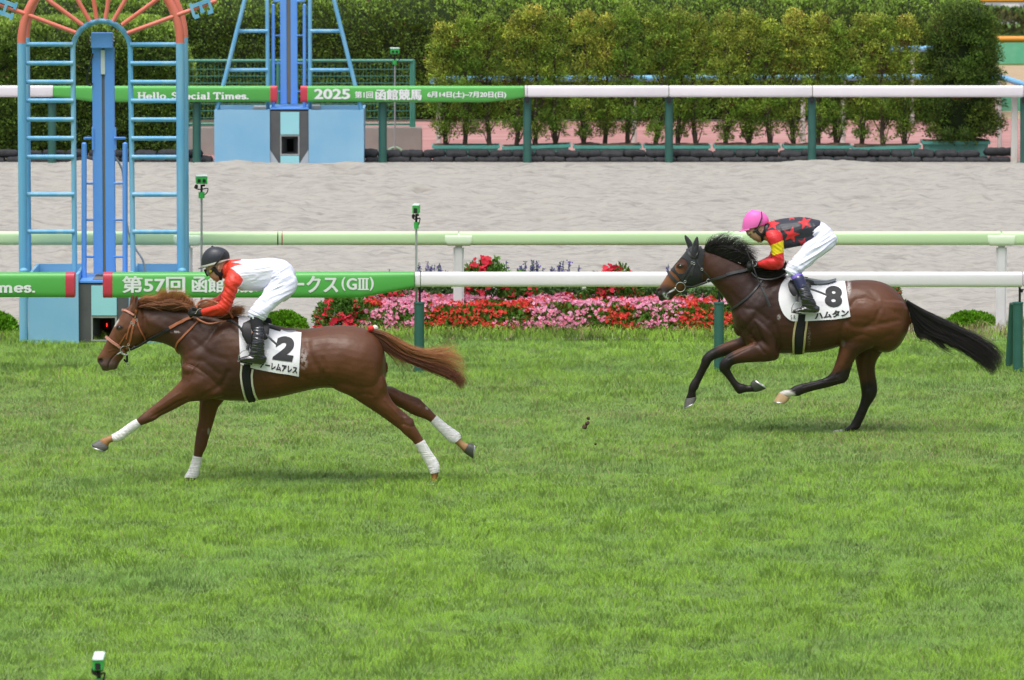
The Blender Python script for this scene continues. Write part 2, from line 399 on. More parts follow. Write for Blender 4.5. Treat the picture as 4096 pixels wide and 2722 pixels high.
# ---------------------------------------------------------------- turf blades (nobody could count them)
def blades(name, region, n, hfun, seed, w=.0075, colfun=None, lean=.6, z0=0.0, mname='grass_blade', parent=None):
    r = np.random.default_rng(seed); x = region(r, n); x, y = x[:, 0], x[:, 1]; n = len(x)
    h = hfun(x, y, r); ang = r.uniform(0, 2 * np.pi, n)
    # blades lean together in drifts
    da = vnoise(x, y, 2.2, seed + 3, 3) * 6.28 * 3 + r.normal(0, 1.2, n); lm = np.clip(vnoise(x, y, 2.7, seed + 4, 2) * 1.3, .15, 1.2) * lean + r.uniform(0, .5, n)
    dx, dy = np.cos(da) * lm, np.sin(da) * lm
    wx, wy = np.cos(ang) * w * .5 * r.uniform(.6, 1.3, n), np.sin(ang) * w * .5 * r.uniform(.6, 1.3, n)
    zb = z0 + np.zeros(n)
    V = np.empty((n, 5, 3))
    V[:, 0] = np.stack([x - wx, y - wy, zb], -1); V[:, 1] = np.stack([x + wx, y + wy, zb], -1)
    mx, my = x + dx * h * .35, y + dy * h * .35
    V[:, 2] = np.stack([mx + wx * .8, my + wy * .8, zb + h * .6], -1); V[:, 3] = np.stack([mx - wx * .8, my - wy * .8, zb + h * .6], -1)
    V[:, 4] = np.stack([x + dx * h, y + dy * h, zb + h * (1 - .25 * np.minimum(lm, 1.2))], -1)
    b = np.arange(n)[:, None] * 5
    Q = b + np.array([[0, 1, 2, 3]]); T = b + np.array([[3, 2, 4]])
    c = colfun(x, y, r)[:, None, :] * np.array([.92, .92, 1.0, 1.0, 1.04])[None, :, None]
    return npmesh(name, V.reshape(-1, 3), [Q, T], MATS[mname], cols=c.reshape(-1, 3), parent=parent)
mat("grass_blade", (.1, .2, .03), .55, attr="Col", c2=(.86, .86, .80), nscale=.8, namt=.6, spec=.35, trans=.35)
def soften_normals(m, k):
    nt_ = m.node_tree; n_ = nt_.nodes; g = n_.new("ShaderNodeNewGeometry"); a = n_.new("ShaderNodeVectorMath"); a.operation = 'ADD'; a.inputs[1].default_value = (0, 0, k)
    b = n_.new("ShaderNodeVectorMath"); b.operation = 'NORMALIZE'; nt_.links.new(g.outputs["Normal"], a.inputs[0]); nt_.links.new(a.outputs[0], b.inputs[0])
    for q in n_:
        if q.type in ('BSDF_PRINCIPLED', 'BSDF_TRANSLUCENT'): nt_.links.new(b.outputs[0], q.inputs["Normal"])
soften_normals(MATS["grass_blade"], 4.5)
def gcol(x, y, r):
    n = len(x); c = np.tile([.30, .535, .048], (n, 1))
    a = vnoise(x, y, .22, 21, 3)[:, None]; b = vnoise(x, y, 2.6, 22, 3)[:, None]
    c = c * (.94 + .12 * a) * (.84 + .32 * b)
    blue = np.clip((vnoise(x, y, 1.1, 23, 3) - .50) * 4, 0, 1)[:, None]
    c = c * (1 - blue * .5) + np.array([.20, .38, .12]) * blue * .5
    worn = np.clip((vnoise(x, y, 1.3, 24, 3) - .47) * 5, 0, 1) * np.clip(1 - np.abs(y - 60) / 5.0, 0, 1)
    mid = np.clip(1 - np.abs(y - 60.5) / 7, 0, 1)[:, None]; c = c * (1 - .28 * mid) + np.array([.24, .34, .11]) * .28 * mid
    dry = (r.random(n) < (.02 + .07 * mid[:, 0] + .42 * worn))[:, None]
    c = np.where(dry, np.array([.46, .42, .20]) * r.uniform(.6, 1.1, (n, 1)), c)
    pale_blade = (r.random(n) < .03)[:, None]; c = np.where(pale_blade, np.array([.40, .58, .22]), c)  # a few blades at random in a paler green
    pit = np.clip((.375 - vnoise(x, y, 3.6, 31, 3)) * 9, 0, 1)[:, None]; c = c * (1 - .40 * pit)  # short gaps between tufts darkened: shade put into the blade colour
    return np.clip(c * r.uniform(.94, 1.06, (n, 1)), 0, 1)
def gh(x, y, r):
    k = vnoise(x, y, 3.6, 31, 3); k2 = vnoise(x, y, .7, 32, 2); worn = np.clip(1 - np.abs(y - 60) / 5, 0, 1)
    h = .020 + .058 * np.clip((k - .30) * 1.8, 0, 1) + .016 * k2
    return h * (1 - .25 * worn) * r.uniform(.6, 1.25, len(x))
def turf_region(r, n):
    y = 38 + (Y_ED + .1 - 38) * r.random(n); x = (r.random(n) * 2 - 1) * (y * .0855 + 1.0); return np.stack([x, y], -1)
tag(blades('turf_grass', turf_region, 880000, gh, 5, w=.0040, colfun=gcol, lean=1.0), kind='stuff', label='mown green racecourse turf with worn and tufted patches')
def edge_region(r, n):
    x = r.uniform(-7, 7, n); lim = np.where(x > 3.2, GY(1292), np.where(x < -1.9, GY(1348), GY(1335)))
    y = Y_ED - .8 + (lim - Y_ED + .8) * r.random(n) ** .8; return np.stack([x, y], -1)
def dcol(x, y, r):
    c = gcol(x, y, r); dry = (r.random(len(x)) < np.where(x > 3.5, .75, .12))[:, None]
    return np.where(dry, np.array([.42, .36, .17]) * r.uniform(.6, 1.1, (len(x), 1)), c * 1.05)
tag(blades('verge_grass', edge_region, 26000, lambda x, y, r: .05 + .10 * r.random(len(x)) ** 2, 9, colfun=dcol, z0=.0), kind='stuff', label='longer grass along the edge between turf and sand')
def far_region(r, n):
    return np.stack([r.uniform(5.3, 14, n), r.uniform(GY(255) + .1, GY(90), n)], -1)
# ================================================================ RAILS
M_white = mat("rail_white", (.85, .81, .85), .35, c2=(.76, .70, .74), nscale=3, namt=.35)
M_lgreen = mat("rail_pale_green", (.58, .78, .45), .4, c2=(.52, .72, .42), nscale=2, namt=.4)
M_lg2 = mat("bracket_pale_green", (.72, .87, .63), .4)
M_ban = mat("banner_green", (.10, .43, .085), .38, c2=(.085, .38, .07), nscale=2, namt=.4)
M_banr = mat("banner_red", (.55, .05, .08), .4)
M_txt = mat("lettering_white", (.80, .82, .82), .5)
M_dg = mat("post_dark_green", (.028, .115, .092), .45, c2=(.05, .15, .125), nscale=6, bump=.15)
M_blk = mat("black_rubber", (.015, .015, .017), .5)
M_postw = mat("post_white", (.75, .74, .76), .45, c2=(.6, .58, .55), nscale=5, namt=.4)
def beam(name, m, parent, Y, secs, w=.055, pw=4.5, n=28):
    """secs (x, ytop, ybot)"""
    mb = MB(); L = []
    for i, (x, a, b) in enumerate(secs):
        T, B = P(x, a, Y), P(x, b, Y); L.append((T, B, w, 0, pw))
    # small rounded ends
    def shrink(s, k, dx):
        T, B, w_, e, p = s; c = (T + B) / 2; v = Vector((dx, 0, 0)); return (c + (T - c) * k + v, c + (B - c) * k + v, w_ * k, e, p)
    d = .006
    L = [shrink(L[0], .93, 0)] + [shrink(L[0], 1, d)] + L[1:-1] + [shrink(L[-1], 1, -d)] + [shrink(L[-1], .93, 0)]
    mb.loft(L, n); return mb.build(name, m, parent)
def pole(name, m, parent, x, Y, y0, y1, wpx, n=20, lean=0, yo=0):
    r = wpx / ppm(Y) / 2; mb = MB(); A, B = P(x + lean, y0, Y), P(x, y1, Y)
    mb.tube([B, A], r, n); return mb.build(name, m, parent)
# far rail
fr = empty('rail', P(2676, 655, Y_FR), 'white plastic rail on dark green posts behind the sand track', 'rail')
for x0, x1 in ((-1500, 213), (2099, 2108), (2110, 2674), (2677, 3248), (3251, 4092), (4095, 4600)):
    beam('rail_beam', M_white, fr, Y_FR, [(x0, 343, 389), (x1, 343, 389)])
for x in (208, 787, 1531, 2109, 2676, 3248, 4097):
    p = pole('post', M_dg, fr, x, Y_FR + .07, 392, 658, 33)
    mb = MB(); c = P(x, 400, Y_FR + .0); mb.box(c, (.062, .10, .085), .008); mb.build('clamp', M_blk, p)
def banner(label, Y, secs, red, texts, grp='green advertising boards fixed to the rails', w=.07):
    x0 = secs[0][0]
    t = empty('rail_banner', P(sum(s[0] for s in secs) / len(secs), secs[0][2], Y), label, 'banner')
    body = beam('board', M_ban, t, Y, secs, w)
    if red:
        yt, yb = (secs[0][1], secs[0][2]) if red[2:] == ('L',) else (secs[-1][1], secs[-1][2])
        a, b = red[0], red[1]
        beam('end_cap', M_banr, t, Y, [(a, yt - 1, yb + 1), (b, yt - 1, yb + 1)], w + .003)
    mb = MB()
    for f in texts: f(mb, Y - w - .003)
    mb.build('lettering', M_txt, t, smooth=False, fixn=False)
    return t
banner('green board reading Hello, Special Times. on the rail behind the sand', Y_FR - .01,
       [(215, 344, 389), (290, 344, 396), (372, 344, 409), (1108, 344, 409)], (1081, 1109, 'R'),
       [lambda mb, Y: put_slab(mb, "Hello, Special Times.", 549, 996, 370, 398, Y, .2)])
banner('green board reading 2025 with white Japanese race dates', Y_FR - .01,
       [(1203, 344, 409), (1940, 344, 410), (2020, 344, 402), (2097, 344, 391)], (1202, 1231, 'L'),
       [lambda mb, Y: put_text(mb, "2025", 1256, 1401, 356, 398, Y, 2.6), lambda mb, Y: put_text(mb, "第1回", 1419, 1492, 366, 394, Y, .9),
        lambda mb, Y: put_text(mb, "函館競馬", 1501, 1687, 357, 402, Y, 1.8), lambda mb, Y: put_text(mb, "6月14日(土)~7月20日(日)", 1709, 2025, 366, 395, Y, 1.2)])
# dirt-side pale green rail
dr = empty('rail', P(1835, 1315, Y_DR), 'pale green rail with broad brackets on white posts', 'rail')
for x0, x1 in ((-1500, 748), (752, 1833), (1837, 2913), (2917, 4003), (4007, 5000)):
    beam('rail_beam', M_lgreen, dr, Y_DR, [(x0, 927, 981), (x1, 926, 981)], .06, 3.4)
for x in (750, 1835, 2915, 4005):
    beam('bracket', M_lg2, dr, Y_DR - .006, [(x - 55, 936, 976), (x - 45, 935, 984), (x + 45, 935, 984), (x + 55, 936, 976)], .062, 3.4)
    mb = MB(); T, B = P(x, 984, Y_DR + .01), P(x, 1317, Y_DR + .01); c = (T + B) / 2
    mb.box(c, (.112, .075, (T - B).length), .02); mb.build('post', M_postw, dr)
for x, m in ((1112, mat("mark_black", (.01, .02, .015), .5)), (1129, mat("mark_crimson", (.45, .03, .09), .5))):
    beam('marker_band', m, dr, Y_DR, [(x - 3, 926.5, 981.5), (x + 3, 926.5, 981.5)], .063, 3.4)
# turf rail
tr = empty('rail', P(2876, 1488, Y_TR), 'white rail beside the turf on thick dark green padded posts', 'rail')
for x0, x1 in ((1660, 1681), (1684, 4088), (4092, 4900)):
    beam('rail_beam', M_white, tr, Y_TR, [(x0, 1088.5, 1147), (x1, 1088.5, 1149)], .062, 4.0)
def turf_post(x, xr):
    p = pole('post', M_dg, tr, x, Y_TR + .02, 1213, 1492, 40, 24)
    mb = MB(); c = P(x, 1212, Y_TR + .02); r = 21 / ppm(Y_TR)
    mb.tube([c + Vector((0, 0, -.01)), c + Vector((0, 0, .006)), c + Vector((0, 0, .010))], [r * 1.04, r * 1.04, r * .7], 24); mb.build('post_cap', M_dg, p)
    mb = MB(); mb.tube([P(xr, 1214, Y_TR), P(xr, 1149, Y_TR)], .012, 10); mb.box(P(xr + 7, 1165, Y_TR), (.03, .03, .03), .005)
    mb.tube([P(xr + 4, 1160, Y_TR), P(xr + 16, 1160, Y_TR)], .008, 8); mb.build('rod', M_blk, p)
turf_post(1677, 1679); turf_post(2876, 2877); turf_post(4072, 4079)
mb = MB(); r = 15 / ppm(Y_TR); mb.tube([P(4036, 1462, Y_TR + .25), P(4052, 1215, Y_TR + .12)], r, 18); mb.build('brace', M_dg, tr)
banner('green board ending in mes. with a dark red end left of the gap', Y_TR,
       [(-1200, 1091, 1189), (300, 1090.5, 1189)], (262, 301, 'R'),
       [lambda mb, Y: put_slab(mb, "imes.", -32, 143, 1127, 1171, Y, .2)], w=.085)
banner('green board with white Japanese race title and (GIII)', Y_TR,
       [(414, 1090.5, 1190), (1440, 1088, 1191), (1550, 1088, 1171), (1658, 1088, 1150)], (413, 453, 'L'),
       [lambda mb, Y: put_text(mb, "第57回", 488, 741, 1105, 1173, Y, 2.2), lambda mb, Y: put_text(mb, "函館", 767, 898, 1104, 1172, Y, 2.2),
        lambda mb, Y: put_text(mb, "2歳ステ", 908, 1150, 1104, 1172, Y, 2.2), lambda mb, Y: put_text(mb, "ークス", 1158, 1353, 1104, 1172, Y, 2.2),
        lambda mb, Y: put_text(mb, "(", 1366, 1382, 1109, 1164, Y, 1.4), lambda mb, Y: put_text(mb, "G", 1386, 1428, 1113, 1161, Y, 2.2), lambda mb, Y: put_text(mb, ")", 1478, 1495, 1109, 1164, Y, 1.4),
        lambda mb, Y: [mb.add([P(a, b, Y - .0004 * k) for a, b in ((u0, v0), (u1, v0), (u1, v1), (u0, v1))], [(0, 1, 2, 3)]) for k, (u0, u1, v0, v1) in
                       enumerate([(1431, 1475, 1113, 1118), (1431, 1475, 1156, 1161), (1435, 1443, 1113, 1161), (1449, 1457, 1113, 1161), (1463, 1471, 1113, 1161)])]], w=.085)
# ================================================================ GOAL ARCH
M_arch = mat("arch_blue", (.13, .40, .66), .45, c2=(.26, .50, .66), nscale=1.8, namt=.8, stretch=(6, 6, .6), bump=.1, contrast=(.42, .68))
M_col = mat("column_blue", (.12, .33, .80), .4, c2=(.15, .37, .80), nscale=3, namt=.5)
M_coral = mat("coral_paint", (.70, .17, .115), .4, c2=(.74, .24, .19), nscale=4, namt=.5)
M_panel = mat("panel_blue", (.21, .46, .68), .5, c2=(.30, .54, .71), nscale=1.6, namt=.8, bump=.05, contrast=(.35, .7))
M_cyan = mat("cyan_panel", (.33, .68, .74), .5, c2=(.29, .62, .70), nscale=3)
M_grey = mat("dark_grey_paint", (.085, .088, .092), .75, c2=(.12, .12, .12), nscale=6)
M_hole = mat("hole_dark", (.03, .03, .032), .9)
M_mir = mat("mirror_strip", (.16, .16, .13), .35, c2=(.11, .11, .10), nscale=1.5)
M_galv = mat("galvanised_steel", (.42, .44, .44), .4, metal=.3, c2=(.34, .36, .36), nscale=6)
M_mat = mat("grey_mat", (.18, .17, .16), .9, c2=(.13, .125, .12), nscale=30)
Y_A = GY(1372); s_ = ppm(Y_A); YT = Y_A + .30
arch = empty('goal_arch', P(415, 1372, Y_A), 'blue and coral arch with ladder sides and sunburst spokes at the finish line', 'arch')
def arcpts(cx, cy, r, a0, a1, Y, n=28):
    return [P(cx + r * math.cos(rad(a0 + (a1 - a0) * i / n)), cy - r * math.sin(rad(a0 + (a1 - a0) * i / n)), Y) for i in range(n + 1)]
# front outer posts and arc, then the rear pair one metre behind
for k, (Y, dx, j) in enumerate(((YT, 0, 172), (YT + .62, 18, 151))):
    r = 17.5 / s_ if k == 0 else 16.5 / s_
    xl, xr = (86, 721) if k == 0 else (103, 736)
    for x, xb in ((xl, xl + 8), (xr, xr + 5)):
        mb = MB(); mb.tube([P(xb, 1200, Y), P(x, j, Y)], r, 20); mb.build('post', M_arch, arch)
    mb = MB(); cx = (xl + xr) / 2; R = (xr - xl) / 2; mb.tube(arcpts(cx, j, R, 180, 0, Y, 40), r, 20); mb.build('arc', M_coral, arch)
for x in (94, 729):
    mb = MB(); mb.tube([P(x, 1364, Y_A), P(x, 1085, Y_A)], 17 / s_, 20); c = P(x, 1085, Y_A)
    q = mb.build('stub_post', M_arch, arch); mb = MB(); mb.ball(c, (17.5 / s_, 17.5 / s_, 13 / s_), 20, 10); mb.build('dome_cap', M_arch, q)
mb = MB(); mb.tube([P(299, 1098, YT + .05), P(292, 200, YT + .05)] + arcpts(406, 200, 114.5, 178, 2, YT + .05)[1:-1] + [P(521, 200, YT + .05), P(533, 1098, YT + .05)], 10.5 / s_, 18)
mb.build('inner_arch', M_arch, arch)
for y in (178, 253.6, 328.4, 403.5, 478.7, 553.7, 628.5, 778.5, 927.5):
    f = (y - 178) / 750
    for x0, x1 in ((105, 292 + 6 * f), (521 + 10 * f, 712)):
        mb = MB(); mb.tube([P(x0, y + (.8 if x0 > 400 else 0), YT + .03), P(x1, y + (.8 if x0 > 400 else 0), YT + .03)], 9.3 / s_, 14); mb.build('rung', M_arch, arch)
sp = [((303, 132), (-45, 2)), ((330, 101), (170, -16)), ((359, 85), (270, -70)), ((386, 76), (362, -80)), ((422, 76), (446, -80)), ((453, 85), (542, -70)), ((487, 101), (640, -10)), ((509, 134), (866, 4))]
for a, b in sp:
    mb = MB(); mb.tube([P(*a, YT - .02), P(*b, YT - .02)], 9 / s_, 14); mb.build('spoke', M_coral, arch)
def arch_letter(ch, c, up, h):
    qs, W = slab_strokes(ch, .19); u = Vector((up[0], up[1])).normalized(); rt = Vector((-u.y, u.x)) # picture coords, y down
    mb = MB()
    for i, q in enumerate(qs):
        for zz in (-.05 - .0002 * i,):
            pts = [(c[0] + rt.x * (a - W / 2) * h + u.x * (b - .5) * h, c[1] + rt.y * (a - W / 2) * h + u.y * (b - .5) * h) for a, b in q]
            f = [P(x, y, YT + zz) for x, y in pts]; bk = [p + Vector((0, .03, 0)) for p in f]
            mb.add(f + bk, [(0, 1, 2, 3), (7, 6, 5, 4), (0, 4, 5, 1), (1, 5, 6, 2), (2, 6, 7, 3), (3, 7, 4, 0)])
    mb.build('letter', M_arch, arch, smooth=False)
arch_letter('E', (805, 33), (.95, -.32), 82)
arch_letter('H', (20, 34), (-.94, -.34), 82)
def wallbox(mb, x0, x1, yt, yb, Y, depth, t=.03):
    """open topped tray: front, back, two sides (world box walls)"""
    A, B = P(x0, yb, Y), P(x1, yt, Y); z0, z1 = A.z, B.z; X0, X1 = A.x, B.x
    mb.box(((X0 + X1) / 2, Y + t / 2, (z0 + z1) / 2), (X1 - X0, t, z1 - z0))
    mb.box(((X0 + X1) / 2, Y + depth - t / 2, (z0 + z1) / 2), (X1 - X0, t, z1 - z0))
    for X in (X0 + t / 2, X1 - t / 2): mb.box((X, Y + depth / 2, (z0 + z1) / 2), (t, depth - 2 * t, z1 - z0 - .002))
    return X0, X1, z0, z1
for x0, x1 in ((113, 313), (516, 712)):
    mb = MB(); wallbox(mb, x0, x1, 1098, 1376, Y_A - .01, 1.25); mb.build('base_box', M_panel, arch, smooth=False)
    mb = MB(); T = P((x0 + x1) / 2, 1098, Y_A); mb.box((T.x, T.y + .62, T.z - .2), ((x1 - x0) / s_ - .07, 1.17, .02)); mb.build('tray_floor', M_arch, arch, smooth=False)
# photo-finish housing and slit mirror column, shared by both goal structures
def housing(t, Y, xs, yt, yb, cy, op, hole, depth, slopes=False, label=None):
    x0, x1 = xs; A, B = P(x0, yb, Y), P(x1, yt, Y); cx0, cx1 = [P(x, yb, Y).x for x in op[:2]]; zt, zb = P(0, op[2], Y).z, max(P(0, op[3], Y).z, A.z)
    mb = MB(); t_ = depth
    mb.box(((A.x + cx0) / 2, Y + t_ / 2, (A.z + B.z) / 2), (cx0 - A.x, t_, B.z - A.z)); mb.box(((cx1 + B.x) / 2, Y + t_ / 2, (A.z + B.z) / 2), (B.x - cx1, t_, B.z - A.z))
    mb.box(((cx0 + cx1) / 2, Y + t_ / 2 + .001, (zt + B.z) / 2), (cx1 - cx0, t_, B.z - zt))
    if zb > A.z + .02: mb.box(((cx0 + cx1) / 2, Y + t_ / 2 + .001, (zb + A.z) / 2), (cx1 - cx0, t_, zb - A.z))
    h = mb.build('housing', M_grey, t, smooth=False)
    hx0, hx1 = [P(x, yb, Y).x for x in hole[:2]]; hz1, hz0 = P(0, hole[2], Y).z, max(P(0, hole[3], Y).z, zb)
    d = .22; o = [(cx0, Y + .002, zb), (cx1, Y + .002, zb), (cx1, Y + .002, zt), (cx0, Y + .002, zt)]; i = [(hx0, Y + d, hz0), (hx1, Y + d, hz0), (hx1, Y + d, hz1), (hx0, Y + d, hz1)]
    j = [(p[0], Y + d + .25, p[2]) for p in i]
    mb = MB(); mb.add(o + i, [(0, 1, 5, 4), (1, 2, 6, 5), (2, 3, 7, 6), (3, 0, 4, 7)]); mb.build('window_recess', M_grey, h, smooth=False, fixn=False)
    mb = MB(); mb.add(i + j, [(0, 1, 5, 4), (1, 2, 6, 5), (2, 3, 7, 6), (3, 0, 4, 7), (4, 5, 6, 7)]); mb.build('dark_opening', M_hole, h, smooth=False, fixn=False)
    mb = MB(); fw = .018
    for a, b, c_, d_ in ((cx0, cx1, zt - fw / 2, 1), (cx0, cx1, zb + fw / 2, 1)):
        mb.box(((a + b) / 2, Y - .004, c_), (b - a, .012, fw))
    for x in (cx0 + fw / 2, cx1 - fw / 2): mb.box((x, Y - .0045, (zt + zb) / 2), (fw, .012, zt - zb - 2 * fw))
    mb.build('window_frame', M_galv, h, smooth=False)
    for (a, b) in cy:
        mb = MB(); q0, q1 = P(op[0] + 1, b, Y), P(op[1] - 1, a, Y); mb.box(((q0.x + q1.x) / 2, Y - .008, (q0.z + q1.z) / 2), (q1.x - q0.x, .02, q1.z - q0.z), .003); mb.build('cyan_panel', M_cyan, h, smooth=False)
    return h, (hx0, hx1, hz0, hz1, Y + d + .24)
def column(t, Y, plates, gap, y0, y1, side, ys0, ys1, rungs, w=.10):
    for a, b in plates:
        mb = MB(); A, B = P(a, y1, Y), P(b, y0, Y); mb.box(((A.x + B.x) / 2, Y, (A.z + B.z) / 2), (B.x - A.x, w, B.z - A.z), .004); mb.build('column_plate', M_col, t)
    mb = MB(); A, B = P(gap[0], y1 - 6, Y), P(gap[1], y0, Y); mb.box(((A.x + B.x) / 2, Y - .025, (A.z + B.z) / 2), (B.x - A.x - .002, .02, B.z - A.z)); mb.build('slit', M_mir, t, smooth=False)
    for i, (a, b) in enumerate(side):
        mb = MB(); r = (b - a) / 2 / ppm(Y); mb.tube([P((a + b) / 2, ys1, Y - .12), P((a + b) / 2, ys0, Y - .12)], r, 16); mb.ball(P((a + b) / 2, ys0, Y - .12), (r, r, r * .8), 14, 8)
        q = mb.build('side_pole', M_col, t)
        for k, y in enumerate(rungs):
            mb = MB(); xa, xb = ((a + b) / 2, plates[0][0] + 2) if i == 0 else (plates[1][1] - 2, (a + b) / 2)
            mb.tube([P(xa, y, Y - .1), P(xb, y, Y - .02)], .011 if k else .015, 10); mb.build('cross_bar', M_col, q)
pf = empty('finish_column', P(415, 1372, Y_A + .1), 'tall blue slit column on a grey housing under the coral arch', 'finish post')
h, hb = housing(pf, Y_A + .06, (315, 515), 1137, 1378, [(1143, 1263)], (365, 468, 1265, 1366), (395, 441, 1286, 1361), .9)
for y0, y1, w_ in ((1305, 1319, 4), (1351, 1360, 8)):
    mb = MB(); a, b = P(418, y1, hb[4]), P(418 + w_, y0, hb[4]); mb.box(((a.x + b.x) / 2 + .02, hb[4] - .01, (a.z + b.z) / 2 + .03), (b.x - a.x, .006, b.z - a.z)); mb.build('red_light', mat("red_lamp", (1, .03, .02), .5, emit=2.0), h, smooth=False)
mb = MB(); A, B = P(315, 1137, Y_A), P(515, 1137, Y_A); zz = A.z + .005
mb.box(((A.x + B.x) / 2, Y_A + .5, zz + .012), (B.x - A.x, .9, .024), .004); q = mb.build('platform', M_col, pf, smooth=False)
mb = MB(); mb.box(((A.x + B.x) / 2, Y_A + .45, zz + .027), ((B.x - A.x) * .48, .6, .005)); mb.build('platform_mat', M_mat, q, smooth=False)
column(pf, Y_A + .55, ((375, 408), (424.5, 457)), (408, 425), 190, 1093, ((326, 347), (490, 511)), 578, 1125, (554, 735, 880.5, 1028.5))
mb = MB(); c0, c1 = P(366, 192, Y_A + .5), P(451, 132, Y_A + .5); mb.box(((c0.x + c1.x) / 2, Y_A + .5, (c0.z + c1.z) / 2), (c1.x - c0.x, .17, c1.z - c0.z), .006); q = mb.build('head_box', M_col, pf)
mb = MB()
for x in (364, 455):
    for y in (151, 164): mb.tube([P(x - 5, y, Y_A + .45), P(x + 4, y, Y_A + .45)], .008, 8)
mb.build('bolt', M_galv, q)
mb = MB(); a, b = P(403, 298, Y_A + .53), P(421, 200, Y_A + .53); mb.box(((a.x + b.x) / 2 + .002, Y_A + .51, (a.z + b.z) / 2), (b.x - a.x - .004, .05, b.z - a.z), .004); mb.build('sensor', mat("sensor_white", (.62, .68, .66), .4), pf)
mb = MB()
for a, b in ((368, 375), (457, 464)):
    A, B = P(a, 600, Y_A + .5), P(b, 512, Y_A + .5); mb.box(((A.x + B.x) / 2, Y_A + .52, (A.z + B.z) / 2), (B.x - A.x, .08, B.z - A.z))
mb.build('side_flange', M_col, pf, smooth=False)
def spline(pts, n=8):
    R = crsec([list(p) for p in pts], n); return [Vector(r) for r in R]
mb = MB(); mb.tube(spline([P(x, y, Y_A + .48) for x, y in ((372, 215), (360, 260), (348, 310), (350, 335), (360, 343), (372, 335))]), .008, 8); mb.build('black_cable', M_blk, pf)
mb = MB(); mb.tube(spline([P(x, y, Y_A + .6) for x, y in ((459, 628), (480, 660), (492, 700), (500, 800), (508, 900), (525, 960), (545, 1000), (570, 1040), (583, 1090))]), .011, 8); mb.build('white_cable', M_galv, pf)
# ---- second, further goal frame
Y_B = GY(658) - .02; s2 = ppm(Y_B)
fg = empty('ladder_frame', P(1157, 658, Y_B), 'tapering pale blue ladder frame on light blue boxes beyond the sand', 'frame')
for (x0, x1) in ((858, 1079), (1235, 1455)):
    mb = MB(); wallbox(mb, x0, x1, 441, 658, Y_B, 1.1); mb.build('base_box', M_panel, fg, smooth=False)
for Y, dx in ((Y_B + .15, 0), (Y_B + .75, 12)):
    for (xt, xb) in ((979, 867), (1336, 1446)):
        mb = MB(); k = (xt - xb) / 440; mb.tube([P(xb - k * 10, 455, Y), P(xt + k * 60, -60, Y)], 8.5 / s2 if not dx else 6 / s2, 16); mb.build('sloping_leg', M_arch, fg)
for xt, xb in ((1068, 1072), (1240, 1240)):
    mb = MB(); mb.tube([P(xb, 445, Y_B + .3), P(xt, -60, Y_B + .3)], 8 / s2, 16); mb.build('upright', M_arch, fg)
for y, xa, xb in ((125, 947, 1364), (281, 908, 1399)):
    for a, b in ((xa, 1070), (1240, xb)):
        mb = MB(); mb.tube([P(a, y, Y_B + .2), P(b, y, Y_B + .28)], 7.5 / s2, 14); mb.build('rung', M_arch, fg)
fc = empty('finish_column', P(1157, 658, Y_B + .05), 'blue slit column on a grey housing beyond the sand track', 'finish post')
h, hb = housing(fc, Y_B + .03, (1080, 1234), 445, 658, [(449, 539), (624, 656)], (1121, 1198, 541, 622), (1146, 1172, 562, 612), .8)
for x0, s_x in ((1080, 1), (1234, -1)):   # pale corners give the housing its rounded lower outline
    pts = [(x0, 658)] + [(x0 + s_x * 38 * (1 - math.cos(rad(a))), 658 - 58 * math.sin(rad(90 - a))) for a in range(0, 91, 15)]
    mb = MB(); f = [P(x, y, Y_B + .024) for x, y in pts]; mb.add(f, [tuple(range(len(f)))]); mb.build('corner_panel', mat("pale_grey_paint", (.42, .47, .52), .6), h, smooth=False, fixn=False)
A, B = P(1080, 441, Y_B), P(1234, 441, Y_B); mb = MB(); mb.box(((A.x + B.x) / 2, Y_B + .45, A.z + .014), (B.x - A.x, .8, .022), .004); mb.build('platform', M_col, fc, smooth=False)
column(fc, Y_B + .5, ((1122, 1146), (1164, 1189)), (1146, 1164), -60, 417, ((1086, 1100), (1211, 1225)), 22, 437, (6, 143, 254, 367))
mb = MB(); mb.box(P(1040, 433, Y_B + .95), (.20, .3, .05), .01); mb.box(P(1262, 430, Y_B + .95), (.14, .3, .06), .01); mb.build('side_bracket', M_galv, fc)
